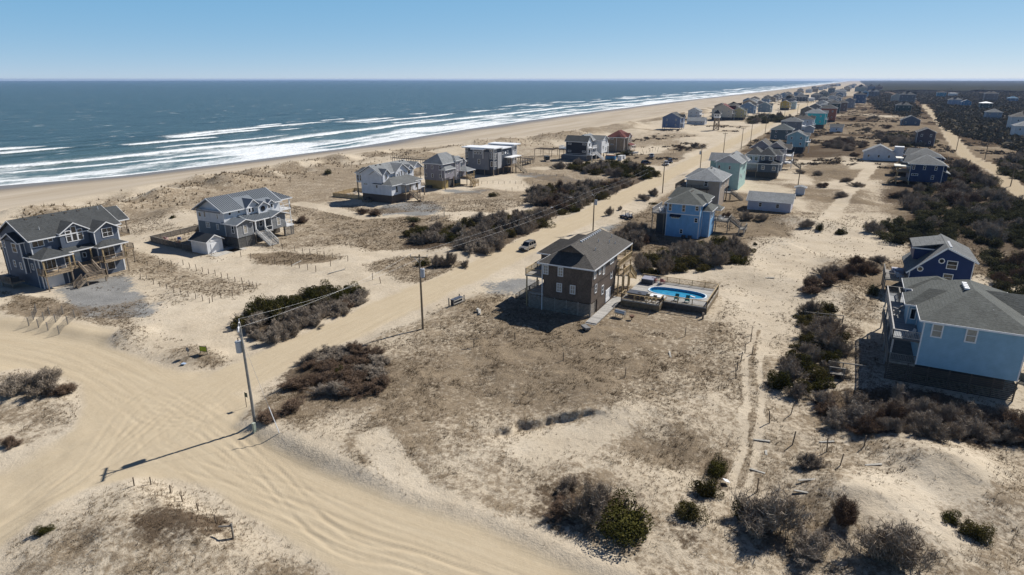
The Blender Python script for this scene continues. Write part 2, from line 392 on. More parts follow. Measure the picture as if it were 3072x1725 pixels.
def lot_height(s, t):
    """height() plus the low bank of the scrub lot along the tracks"""
    s = np.asarray(s, float); t = np.asarray(t, float); d = sdist(s, t, LOT); k = np.ones(s.shape)
    for (a, b, c, e) in FLAT[7:8] + FLAT[13:15]: k = k * sstep(0, 3.5, np.maximum(np.maximum(a - s, s - b), np.maximum(c - t, t - e)))
    return height(s, t) + 0.5 * sstep(0.8, -1.6, d) * (1 - sstep(9, 20, -d)) * k
def zat(s, t): return float(lot_height(np.array([s]), np.array([t]))[0])
def PZ(px, py):
    """point on the terrain seen at a photo pixel"""
    z = 0.0
    for _ in range(5):
        s, t = G(px, py, z); z = zat(s, t)
    return s, t, z

# polar tessellation: finest where the land is nearest to the drone
gm_ = lambda a, b, k: a * (b / a) ** (np.arange(k) / k)
rr = np.concatenate([gm_(14, 36, 16), np.linspace(36, 76, 190, endpoint=False), gm_(76, 140, 150), gm_(140, 340, 170), gm_(340, 15800, 170), [15800.0]])
nr, na = len(rr), 620
aa = HEAD + np.linspace(R(66), R(-66), na)
RR, AA = np.meshgrid(rr, aa, indexing='ij')
X, Y = RR * np.cos(AA), RR * np.sin(AA)
Z = lot_height(X, Y)
Z = np.where(Y > shore(X) + 60, np.minimum(Z, SEA - 3), Z)
# ---- what covers the ground: dry grass, litter, gravel, packed tracks, wet sand
shp = X.shape; near = RR < 1600
xs, ys = X[near], Y[near]
veg = np.zeros(xs.shape); lit = np.zeros(xs.shape); grav = np.zeros(xs.shape)
j1 = fbm(xs, ys, 6, 4, 61); j2 = fbm(xs, ys, 25, 4, 63); jl = fbm(xs, ys, 70, 3, 65)
inl = sstep(52, 46, ys); oce = sstep(65, 70, ys) * sstep(6, -10, ys - toe(xs))
veg += inl * (0.28 + 0.6 * sstep(0.36, 0.6, j2)) + oce * (0.12 + 0.55 * sstep(0.42, 0.62, j2))
belt = np.exp(-((ys - (toe(xs) - 16)) / 14.0) ** 2) * sstep(100, 140, xs + ys)
veg = np.maximum(veg, belt * sstep(0.45, 0.62, fbm(xs, ys, 14, 4, 67)) * 0.75)
veg = np.where((xs > 320) & (ys < 50), np.maximum(veg, 0.35 + 0.65 * sstep(0.3, 0.55, jl)), veg)
W = 3.0
def paint(arr, pts, val, feather=1.6, jig=1.6, mode='max'):
    q = poly(pts) if pts[0][0] > 400 or len(pts[0]) == 2 else pts
    d = sdist(xs, ys, q) + (j1 - 0.5) * 2 * jig
    k = 1 - sstep(-feather, feather, d)
    if mode == 'max': np.maximum(arr, val * k, out=arr)
    else: arr[:] = arr * (1 - k) + val * k
def streak(arr, pts, width, val, mode='set', jig=0.6, stdone=False):
    q = pts if stdone else poly(pts)
    d, _, _ = pdist(xs, ys, q); d = d + (j1 - 0.5) * 2 * jig
    k = 1 - sstep(width * 0.35, width * 0.75, d)
    if mode == 'set': arr[:] = arr * (1 - k) + val * k
    else: np.maximum(arr, val * k, out=arr)
# scrub lot in the foreground
paint(veg, [(1430, 885), (1250, 965), (950, 1095), (735, 1235), (705, 1280), (770, 1312), (900, 1378), (1010, 1425), (1250, 1522), (1560, 1632), (1760, 1725), (3300, 1900), (3300, 1150), (2300, 900), (1900, 900)], 0.58, 1.0, 1.0, 'set')
veg += (sdist(xs, ys, LOT) < 0) * (j2 - 0.5) * 0.9
for pts, v in [([(1420, 880), (1240, 965), (1120, 1020), (1300, 1010), (1520, 985), (1640, 1030), (1900, 1015), (2240, 1080), (2290, 1020), (2200, 950), (1900, 930), (1600, 900)], 0.72),
               ([(700, 1265), (830, 1165), (950, 1095), (1110, 1050), (1190, 1130), (1130, 1230), (960, 1300), (800, 1310)], 0.8),
               ([(1560, 1440), (1800, 1400), (2000, 1450), (2040, 1600), (1800, 1640), (1560, 1580)], 0.75),
               ([(900, 1330), (1180, 1270), (1420, 1290), (1400, 1400), (1200, 1440), (1000, 1390)], 0.82),
               ([(1800, 1290), (2160, 1280), (2200, 1400), (2050, 1440), (1840, 1400)], 0.86),
               ([(2250, 1430), (2600, 1380), (2640, 1560), (2450, 1725), (2150, 1725)], 0.8),
               ([(2350, 1250), (2700, 1330), (3072, 1360), (3072, 1250), (2600, 1150)], 0.86), ([(2640, 1380), (2800, 1400), (3072, 1400), (3072, 1700), (2900, 1560), (2760, 1500)], 0.66), ([(1500, 1130), (1760, 1100), (1900, 1180), (1700, 1240), (1480, 1260), (1380, 1200)], 0.72), ([(1150, 1180), (1380, 1100), (1480, 1180), (1380, 1280), (1200, 1280)], 0.68)]: paint(veg, pts, v, 4.0, 4.5)
for pts in [[(1545, 1325), (1660, 1285), (1840, 1265), (1900, 1245), (1860, 1285), (1700, 1340), (1580, 1370)], [(900, 1340), (1000, 1270), (1130, 1240), (1080, 1300), (960, 1360)],
            [(2780, 1430), (2900, 1400), (2960, 1440), (2880, 1500), (2780, 1490)], [(2480, 1500), (2620, 1460), (2660, 1520), (2560, 1560)], [(2620, 1550), (2750, 1540), (2900, 1640), (2700, 1620)]]: paint(veg, pts, 0.12, 3.0, 3.0, 'set')
streak(veg, [(745, 1320), (900, 1398), (1100, 1488), (1300, 1552), (1560, 1650), (1800, 1760)], 5.5, 0.14, jig=1.4)
streak(veg, [(1130, 1330), (1180, 1420), (1230, 1500)], 4.0, 0.2, jig=1.5)
# oceanside lots
for pts, v in [([(900, 640), (1130, 620), (1330, 640), (1400, 700), (1300, 780), (1120, 760), (960, 700)], 0.72), ([(740, 760), (860, 745), (1060, 785), (1040, 800), (900, 800), (760, 790)], 0.85),
               ([(420, 790), (560, 800), (780, 850), (700, 900), (520, 880), (420, 840)], 0.6), ([(1100, 800), (1220, 760), (1400, 790), (1350, 850), (1180, 850)], 0.7),
               ([(1420, 600), (1560, 580), (1800, 545), (1720, 620), (1560, 640)], 0.5), ([(1560, 535), (1680, 520), (1800, 560), (1600, 560)], 0.75), ([(1860, 465), (2060, 455), (2050, 480), (1900, 500)], 0.8), ([(2010, 445), (2120, 430), (2120, 445), (2000, 455)], 0.9),
               ([(0, 880), (150, 885), (290, 930), (250, 960), (80, 960), (0, 950)], 0.8), ([(850, 520), (1100, 500), (1140, 540), (1040, 560), (880, 545)], 0.7), ([(360, 720), (470, 700), (560, 690), (480, 650), (380, 660)], 0.5),
               ([(1280, 520), (1420, 440), (1640, 420), (1700, 450), (1560, 470), (1420, 480)], 0.55), ([(1820, 410), (2000, 390), (2110, 410), (2000, 430), (1860, 430)], 0.5)]: paint(veg, pts, v, 1.8, 2.2)
# inland lots further off
for pts, v in [([(2380, 590), (2560, 560), (2700, 600), (2640, 640), (2420, 640)], 0.6), ([(2400, 500), (2520, 470), (2560, 520), (2440, 560)], 0.75), ([(2240, 700), (2340, 690), (2380, 730), (2290, 770)], 0.75), ([(2150, 800), (2330, 800), (2320, 830), (2200, 850)], 0.5),
               ([(2480, 830), (2620, 800), (2680, 860), (2640, 980), (2540, 960)], 0.65), ([(2440, 380), (2700, 390), (2800, 440), (2640, 470), (2460, 440)], 0.75)]: paint(veg, pts, v, 2.0, 2.5)
paint(veg, [(2170, 800), (2260, 740), (2420, 700), (2560, 690), (2680, 690), (2700, 760), (2560, 790), (2440, 850), (2390, 960), (2320, 1060), (2240, 1060), (2230, 960), (2170, 880)], 0.2, 5.0, 5.0, 'set')
for pts, wd in [([(2205, 1480), (2232, 1380), (2240, 1200), (2232, 1080), (2262, 980)], 1.0), ([(2235, 1440), (2262, 1350), (2285, 1200), (2275, 1080), (2298, 980)], 0.9), ([(2420, 725), (2600, 695)], 1.2), ([(2480, 660), (2560, 560), (2620, 500), (2560, 465)], 3.5), ([(2560, 700), (2680, 690)], 3.0)]: streak(veg, pts, wd, 0.05, jig=0.7)
streak(veg, [(2219, 1460), (2247, 1365), (2262, 1200), (2254, 1080), (2278, 985)], 0.6, 0.7, 'max', 0.5)
streak(veg, [(300, 700), (420, 735), (600, 790), (900, 830), (1150, 760), (1330, 760)], 5.0, 0.05); streak(veg, [(900, 610), (1100, 650), (1250, 640), (1500, 640), (1640, 600)], 4.0, 0.05); streak(veg, [(1560, 560), (1680, 560), (1800, 545)], 5.0, 0.05)
for q, v in ((ISL_A, 0.5), (ISL_B, 0.62), (ISL_C, 0.56)):
    d = sdist(xs, ys, q) + (j1 - 0.5) * 2.2; k = 1 - sstep(-2.4, 0.6, d); veg[:] = veg * (1 - k) + k * (v + (fbm(xs, ys, 4, 3, 71) - 0.5) * 0.7)
# leaf litter and heath under the scrub
for pts, v in [([(850, 1050), (1000, 1030), (1150, 1050), (1185, 1150), (1080, 1230), (900, 1200), (860, 1120)], 0.9), ([(700, 1010), (830, 940), (1090, 850), (1100, 900), (900, 1000), (760, 1030)], 0.8), ([(1560, 1450), (1760, 1420), (1960, 1500), (1960, 1600), (1720, 1620), (1580, 1560)], 0.66),
               ([(340, 1590), (480, 1560), (560, 1590), (420, 1650)], 0.8), ([(560, 1575), (650, 1570), (640, 1610), (560, 1610)], 0.75), ([(1980, 1520), (2160, 1440), (2200, 1520), (2060, 1640)], 0.6), ([(2440, 1000), (2540, 980), (2520, 1180), (2400, 1190)], 0.8), ([(2420, 1150), (2700, 1150), (3072, 1230), (3072, 1330), (2650, 1330), (2480, 1270)], 0.95),
               ([(1900, 760), (2230, 740), (2240, 800), (1960, 830)], 0.8), ([(1200, 700), (1650, 640), (1640, 700), (1400, 770), (1220, 740)], 0.8), ([(1580, 600), (1960, 500), (1960, 545), (1620, 650)], 0.8), ([(2150, 1010), (2250, 960), (2290, 1040), (2220, 1110), (2140, 1120)], 0.5)]: paint(lit, pts, v, 2.4, 4.2)
fr0 = (xs > 330) & (ys < 47); lit = np.where(fr0, np.maximum(lit, 0.75 * sstep(0.44, 0.58, fbm(xs, ys, 34, 4, 73))), lit)
fr = sstep(-6, -22, ys + (j2 - 0.5) * 24) * sstep(140, 175, xs) * (1 - sstep(300, 345, xs)) + sstep(-70, -100, ys + (jl - 0.5) * 60 - 55 * sstep(480, 1000, xs)) * sstep(250, 450, xs)
lit = np.maximum(lit, np.clip(fr, 0, 1) * 0.9)
# crushed-stone drives
for pts, v in [([(150, 870), (385, 815), (400, 840), (440, 900), (430, 950), (330, 970), (240, 950), (160, 900)], 0.95), ([(1080, 630), (1190, 610), (1300, 600), (1340, 625), (1260, 650), (1100, 640)], 0.9), ([(1330, 570), (1470, 570), (1450, 585), (1360, 582)], 0.9),
               ([(1440, 860), (1560, 830), (1640, 850), (1570, 900), (1450, 890)], 0.75), ([(1560, 515), (1680, 525), (1760, 540), (1660, 545), (1560, 530)], 0.9), ([(1800, 680), (1960, 660), (2000, 690), (1980, 720), (1860, 710)], 0.8), ([(2220, 700), (2400, 690), (2420, 740), (2300, 770)], 0.35)]: paint(grav, pts, v, 3.5, 4.0)
full = lambda a: (lambda o: (o.__setitem__(near, a), o)[1])(np.zeros(shp))
VEG, LIT, GRAV = full(np.clip(veg, 0, 1)), full(lit), full(grav)
VEG[~near] = 0.5; farl = (~near) & (Y < 0 - 0.012 * X); LIT[farl] = 0.9
# roads
dm, sm, am = pdist(X, Y, MAINW); dc, s_c, ac = pdist(X, Y, CROSS); ds, ss_, as_ = pdist(X, Y, SOUTH); dt, st_, at_ = pdist(X, Y, TRACK)
edge = (fbm(X, Y, 3.0, 3, 81) - 0.5) * 1.6
isl = np.minimum(np.minimum(sdist(X, Y, ISL_A), sdist(X, Y, ISL_B)), np.minimum(sdist(X, Y, ISL_C), sdist(X, Y, LOT)))
PACK = np.maximum.reduce([1 - sstep(3.2, 4.8, dm + edge), (1 - sstep(6.5, 10.5, dc + edge)), 1 - sstep(6.5, 10, ds + edge), 0.9 * (1 - sstep(2.4, 4.2, dt + edge))])
PACK *= sstep(-0.7, 0.5, isl + edge * 0.4) * (Y > -70 - 0.03 * X)
VEG *= 1 - PACK; LIT *= 1 - PACK; GRAV *= 1 - 0.8 * PACK
WET = sstep(36, 6, shore(X) - Y + (fbm(X, Y, 30, 3, 91) - 0.5) * 14)
WM, WC, WS = [np.exp(-d_ / 3.0) for d_ in (dm, dc, ds)]; wsum = WM + WC + WS + 1e-12; WM, WC, WS = WM / wsum, WC / wsum, WS / wsum
BEACH = sstep(-3, 6, Y - toe(X))
# wheel ruts: crossing, wandering pairs pressed into the soft sand
trng = random.Random(11); nearv = (RR < 175) & (PACK > 0.15); tx, ty = X[nearv], Y[nearv]; dz = np.zeros(tx.shape)
ENDS = {'road': [(1330, 845), (1180, 915), (960, 1020)], 'west': [(-120, 1025), (60, 1045), (230, 1090)], 'south': [(-120, 1650), (80, 1530), (260, 1425)], 'east': [(1640, 1800), (1250, 1650), (960, 1540)]}
def track(a, b, depth, hw):
    o1, o2 = trng.uniform(-42, 42), trng.uniform(-42, 42)
    A = [(x, y + o1 * (0.5 + k * 0.35)) for k, (x, y) in enumerate(ENDS[a])]; B = [(x, y + o2 * (0.5 + k * 0.35)) for k, (x, y) in enumerate(ENDS[b])][::-1]
    mid = (520 + trng.uniform(-90, 130), 1235 + trng.uniform(-80, 90)); P_ = [Vector((*G(*q_), 0)) for q_ in A + [mid] + B]; line = []
    for i in range(len(P_) - 1):
        p0, p1, p2, p3 = P_[max(0, i - 1)], P_[i], P_[i + 1], P_[min(len(P_) - 1, i + 2)]
        for k in range(5):
            u = k / 5; line.append(0.5 * ((2 * p1) + (p2 - p0) * u + (2 * p0 - 5 * p1 + 4 * p2 - p3) * u * u + (3 * p1 - p0 - 3 * p2 + p3) * u ** 3))
    d, sg, ar = pdist(tx, ty, [(q_.x, q_.y) for q_ in line]); e = np.abs(np.abs(d) - 0.85); fade = sstep(0.3, 0.55, fbm(ar, ar * 0 + trng.uniform(0, 99), 9, 2, 7))
    return depth * fade * (0.55 * np.exp(-((e - hw * 1.9) / (hw * 0.8)) ** 2) - np.exp(-(e / hw) ** 2))
for a, b, k in (('road', 'west', 7), ('road', 'east', 5), ('west', 'east', 5), ('south', 'road', 5), ('south', 'west', 3), ('south', 'east', 2)):
    for _ in range(k): dz += track(a, b, trng.uniform(0.012, 0.042), trng.uniform(0.15, 0.22))
for off in (-2.6, -1.7, -0.6, 0.5, 1.4, 2.5):
    d, sg, ar = pdist(tx, ty, [(q_[0], q_[1]) for q_ in MAINW]); e = np.abs(np.abs(d * sg - off - (fbm(ar, ar * 0 + off * 9, 25, 2, 9) - 0.5) * 2.2) - 0.8); dz -= 0.022 * np.exp(-(e / 0.2) ** 2) * sstep(30, 45, ar)
Z[nearv] += np.clip(dz, -0.07, 0.05)
Z = Z + np.where(RR < 220, VEG * 0.2 * (fbm(X, Y, 0.9, 2, 99) - 0.3), 0)
V = np.stack([X.ravel(), Y.ravel(), Z.ravel()], 1)
ii = np.arange((nr - 1) * (na - 1)); a_, b_ = ii // (na - 1), ii % (na - 1); base = a_ * na + b_
Fq = np.stack([base, base + na, base + na + 1, base + 1], 1)
m, n, l, p = nt('ground_cover'); MATS['ground_cover'] = m
ge = n.new('ShaderNodeNewGeometry'); pos = ge.outputs['Position']
def att(nm):
    a = n.new('ShaderNodeAttribute'); a.attribute_name = nm; return a.outputs['Fac']
def nz(scale, det=4, rough=0.6, vec=pos):
    t = tex_noise(n, scale, det, rough); l.new(vec, t.inputs['Vector']); return t.outputs[0]
n_big, n_mid, n_fin, n_tin = nz(0.05), nz(0.3, 5), nz(1.7, 5, 0.68), nz(5.0, 4, 0.72)
sand = ramp(n, [(0.3, (0.405, 0.338, 0.25)), (0.5, (0.49, 0.418, 0.318)), (0.7, (0.55, 0.48, 0.378))])
l.new(math_(n, l, 'ADD', math_(n, l, 'MULTIPLY', n_big, 0.5), math_(n, l, 'MULTIPLY', n_mid, 0.5)), sand.inputs[0])
# darker specks in the loose sand
speck = ramp(n, [(0.56, (0, 0, 0)), (0.66, (1, 1, 1))]); l.new(n_fin, speck.inputs[0])
sandc = mixc(n, l, math_(n, l, 'MULTIPLY', speck.outputs[0], 0.4), sand.outputs[0], (0.24, 0.195, 0.145))
# packed track: streaks run along it
st1 = None
for tag_ in ('m', 'c', 's'):
    cx = n.new('ShaderNodeCombineXYZ'); l.new(att('lat' + tag_), cx.inputs[0]); l.new(math_(n, l, 'MULTIPLY', att('along' + tag_), 0.04), cx.inputs[1]); cx.inputs[2].default_value = {'m': 0, 'c': 7, 's': 13}[tag_]
    q_ = math_(n, l, 'MULTIPLY', nz(1.3, 6, 0.72, cx.outputs[0]), att('w' + tag_)); st1 = q_ if st1 is None else math_(n, l, 'ADD', st1, q_)
packc = ramp(n, [(0.28, (0.40, 0.325, 0.222)), (0.5, (0.455, 0.376, 0.263)), (0.72, (0.505, 0.428, 0.308))])
l.new(math_(n, l, 'ADD', math_(n, l, 'MULTIPLY', st1, 0.5), math_(n, l, 'ADD', math_(n, l, 'MULTIPLY', n_mid, 0.28), math_(n, l, 'MULTIPLY', n_fin, 0.22))), packc.inputs[0])
c = mixc(n, l, math_(n, l, 'MULTIPLY', att('pack'), 1.0), sandc, packc.outputs[0])
# beach: smooth, darker where wet
cb = n.new('ShaderNodeMapping'); cb.inputs['Scale'].default_value = (0.012, 0.09, 0); l.new(pos, cb.inputs[0])
nb = nz(1.0, 5, 0.6, cb.outputs[0])
bea = ramp(n, [(0.3, (0.36, 0.30, 0.225)), (0.7, (0.47, 0.41, 0.33))]); l.new(nb, bea.inputs[0])
c = mixc(n, l, att('beach'), c, bea.outputs[0])
c = mixc(n, l, math_(n, l, 'MULTIPLY', att('wet'), 0.95), c, (0.165, 0.13, 0.092))
# crushed stone
gr = ramp(n, [(0.3, (0.115, 0.12, 0.122)), (0.7, (0.27, 0.275, 0.275))]); l.new(math_(n, l, 'ADD', math_(n, l, 'MULTIPLY', n_tin, 0.6), math_(n, l, 'MULTIPLY', n_mid, 0.4)), gr.inputs[0])
gm = math_(n, l, 'ADD', att('gravel'), math_(n, l, 'MULTIPLY', math_(n, l, 'SUBTRACT', n_fin, 0.5), 1.2))
gm = ramp_out = math_(n, l, 'MULTIPLY', math_(n, l, 'SUBTRACT', gm, 0.35), 4.0, True)
c = mixc(n, l, math_(n, l, 'MULTIPLY', gm, 0.9), c, gr.outputs[0])
# dry grass: mask breaks up at several sizes
gsum = math_(n, l, 'ADD', math_(n, l, 'MULTIPLY', n_fin, 0.42), math_(n, l, 'ADD', math_(n, l, 'MULTIPLY', n_tin, 0.3), math_(n, l, 'MULTIPLY', n_mid, 0.28)))
thr = math_(n, l, 'SUBTRACT', 0.65, math_(n, l, 'MULTIPLY', att('veg'), 0.355))
gmask = math_(n, l, 'MULTIPLY', math_(n, l, 'SUBTRACT', gsum, thr), 9.0, True)
grass = ramp(n, [(0.34, (0.068, 0.049, 0.033)), (0.5, (0.152, 0.114, 0.075)), (0.66, (0.285, 0.222, 0.148))])
l.new(math_(n, l, 'ADD', math_(n, l, 'MULTIPLY', n_tin, 0.6), math_(n, l, 'MULTIPLY', n_mid, 0.4)), grass.inputs[0])
c = mixc(n, l, math_(n, l, 'MULTIPLY', gmask, 0.87), c, grass.outputs[0])
lm = math_(n, l, 'MULTIPLY', math_(n, l, 'SUBTRACT', math_(n, l, 'ADD', att('litter'), math_(n, l, 'MULTIPLY', math_(n, l, 'SUBTRACT', n_fin, 0.5), 1.1)), 0.42), 4.0, True)
lc = ramp(n, [(0.3, (0.05, 0.035, 0.024)), (0.7, (0.12, 0.088, 0.06))]); l.new(n_tin, lc.inputs[0])
c = mixc(n, l, math_(n, l, 'MULTIPLY', lm, 0.9), c, lc.outputs[0])
l.new(c, p.inputs['Base Color'])
l.new(math_(n, l, 'SUBTRACT', 0.95, math_(n, l, 'MULTIPLY', att('wet'), 0.6)), p.inputs['Roughness']); l.new(math_(n, l, 'MULTIPLY', att('wet'), 0.3), p.inputs['Specular IOR Level'])
hb = math_(n, l, 'ADD', math_(n, l, 'MULTIPLY', n_fin, 0.55), math_(n, l, 'MULTIPLY', n_tin, 0.25))
hb = math_(n, l, 'MULTIPLY', hb, math_(n, l, 'SUBTRACT', 1.0, math_(n, l, 'MAXIMUM', math_(n, l, 'MULTIPLY', att('pack'), 0.72), att('beach'))))
hb = math_(n, l, 'ADD', hb, math_(n, l, 'MULTIPLY', math_(n, l, 'MULTIPLY', st1, att('pack')), 0.2))
bump(n, l, p, hb, 0.24, 0.9)
gme = np_mesh('ground', V, Fq, m, {'veg': VEG.ravel(), 'litter': LIT.ravel(), 'gravel': GRAV.ravel(), 'pack': PACK.ravel(), 'wet': WET.ravel(), 'beach': BEACH.ravel(), 'latm': (dm * sm).ravel(), 'alongm': am.ravel(), 'latc': (dc * s_c).ravel(), 'alongc': ac.ravel(), 'lats': (ds * ss_).ravel(), 'alongs': as_.ravel(), 'wm': WM.ravel(), 'wc': WC.ravel(), 'ws': WS.ravel()}, True)
ground = tag(link('ground', gme), 'pale sandy ground with tyre-marked sand tracks and dry grass', kind='structure')

# ------------------------------------------------------------------ sea
tl = np.concatenate([np.arange(-14, 190, 1.7), 190 * (16000 / 190) ** (np.arange(76) / 75)])
sl_ = np.concatenate([np.arange(-60, 700, 3.2), 700 * (16500 / 700) ** (np.arange(160) / 159)])
sl_ = np.concatenate([[-15000, -9000, -5000, -2500, -1200, -600, -300, -150], sl_])
SS, TL = np.meshgrid(sl_, tl, indexing='ij')
fadeT = sstep(900, 200, TL)
TT = shore(SS) * fadeT + 260 * (1 - fadeT) + TL
foam = np.zeros(SS.shape); zz = np.zeros(SS.shape)
def breaker(off, amp, wob, width, dens, seed, seg=0.45, seglen=60, s0=-1e9, s1=1e9):
    """a line of breaking wave: steep crest with white water trailing seaward of it"""
    global foam, zz
    o = off + wob * (fbm(SS, SS * 0 + seed, 90, 3, seed) - 0.5) * 2
    d = TL - o
    on = sstep(seg - 0.08, seg + 0.1, fbm(SS, SS * 0 + seed * 3.1, seglen, 2, seed + 5)) * (SS > s0) * (SS < s1)
    crest = np.exp(-(d / 2.2) ** 2) + 0.45 * np.exp(-((d - 5) / 6.0) ** 2)
    zz = zz + amp * crest * (0.35 + 0.65 * on)
    tail = np.where(d > -1.2, np.exp(-np.maximum(d, 0) / width), np.exp(-((d + 1.2) / 1.0) ** 2))
    foam = np.maximum(foam, dens * on * tail)
breaker(1.5, 0.12, 5, 3.5, 1.0, 3, 0.05)
breaker(13, 0.25, 7, 3.0, 0.75, 5, 0.42, 45)
breaker(26, 0.35, 8, 7.0, 0.9, 7, 0.36, 70)
breaker(40, 0.45, 8, 5.0, 0.8, 9, 0.47, 60)
breaker(66, 1.0, 9, 17.0, 1.0, 11, 0.15, 90)
breaker(92, 0.6, 9, 7.0, 0.75, 13, 0.50, 70, 200)
breaker(118, 0.8, 10, 13.0, 0.95, 17, 0.50, 80, 230)
breaker(136, 0.9, 10, 20.0, 0.95, 19, 0.50, 80)
breaker(158, 0.8, 9, 16.0, 0.9, 23, 0.52, 60)
breaker(176, 0.6, 8, 4.0, 0.8, 29, 0.66, 40)
wash = np.clip(0.74 * sstep(95, 4, TL), 0, 1) * (0.2 + 1.35 * fbm(SS * 0.5, TT, 14, 3, 33)) + 0.42 * sstep(190, 90, TL) * sstep(0.45, 0.7, fbm(SS, TT * 2.0, 60, 3, 35))
foam = np.maximum(foam, wash * 0.72)
zz = zz + sstep(20, 60, TL) * sstep(4000, 400, TL) * ((fbm(SS * 0.35, TT, 13, 3, 37) - 0.5) * 0.8)
ZZ = SEA + zz * sstep(-14, 2, TL) + np.minimum(TL, 0) * 0.0
V2 = np.stack([SS.ravel(), TT.ravel(), ZZ.ravel()], 1); ns_, nt_ = SS.shape
ii = np.arange((ns_ - 1) * (nt_ - 1)); base = (ii // (nt_ - 1)) * nt_ + ii % (nt_ - 1)
F2 = np.stack([base, base + nt_, base + nt_ + 1, base + 1], 1)
m, n, l, p = nt('sea_water'); MATS['sea_water'] = m
ge = n.new('ShaderNodeNewGeometry'); pos = ge.outputs['Position']
mp = n.new('ShaderNodeMapping'); mp.inputs['Scale'].default_value = (0.35, 1.0, 1.0); l.new(pos, mp.inputs[0]); pv = mp.outputs[0]
w1, w2, w3 = nz(0.16, 5, 0.6, pv), nz(0.035, 4, 0.6, pv), nz(0.004, 3, 0.5, pos)
f1, f2 = nz(0.4, 6, 0.75, pv), nz(1.3, 5, 0.75, pv)
deep = ramp(n, [(0.38, (0.024, 0.053, 0.06)), (0.62, (0.056, 0.1, 0.107))]); l.new(math_(n, l, 'ADD', math_(n, l, 'MULTIPLY', w1, 0.6), math_(n, l, 'MULTIPLY', w2, 0.4)), deep.inputs[0])
shal = mixc(n, l, math_(n, l, 'MULTIPLY', att('shallow'), 0.7), deep.outputs[0], (0.10, 0.165, 0.165))
fs = math_(n, l, 'ADD', math_(n, l, 'MULTIPLY', f1, 0.6), math_(n, l, 'MULTIPLY', f2, 0.4))
fm = math_(n, l, 'MULTIPLY', math_(n, l, 'SUBTRACT', math_(n, l, 'ADD', math_(n, l, 'MULTIPLY', att('foam'), 0.74), fs), 0.73), 4.5, True)
# scattered whitecaps offshore
mc = n.new('ShaderNodeMapping'); mc.inputs['Scale'].default_value = (0.05, 0.16, 1); l.new(pos, mc.inputs[0])
cap = math_(n, l, 'MULTIPLY', math_(n, l, 'SUBTRACT', nz(1.0, 3, 0.5, mc.outputs[0]), 0.655), 12.0, True)
fm = math_(n, l, 'MAXIMUM', fm, math_(n, l, 'MULTIPLY', cap, 0.6))
l.new(mixc(n, l, fm, shal, (0.72, 0.75, 0.76)), p.inputs['Base Color'])
l.new(math_(n, l, 'ADD', 0.28, math_(n, l, 'MULTIPLY', fm, 0.6)), p.inputs['Roughness'])
p.inputs['Specular IOR Level'].default_value = 0.22; p.inputs['IOR'].default_value = 1.33
bump(n, l, p, math_(n, l, 'ADD', math_(n, l, 'MULTIPLY', w1, 1.0), math_(n, l, 'MULTIPLY', nz(0.6, 4, 0.6, pv), 0.35)), 2.2, 1.0)
sme = np_mesh('sea', V2, F2, m, {'foam': foam.ravel(), 'shallow': sstep(170, 0, TL).ravel()}, True)
tag(link('sea', sme), 'grey-blue ocean with lines of white breakers', kind='structure')
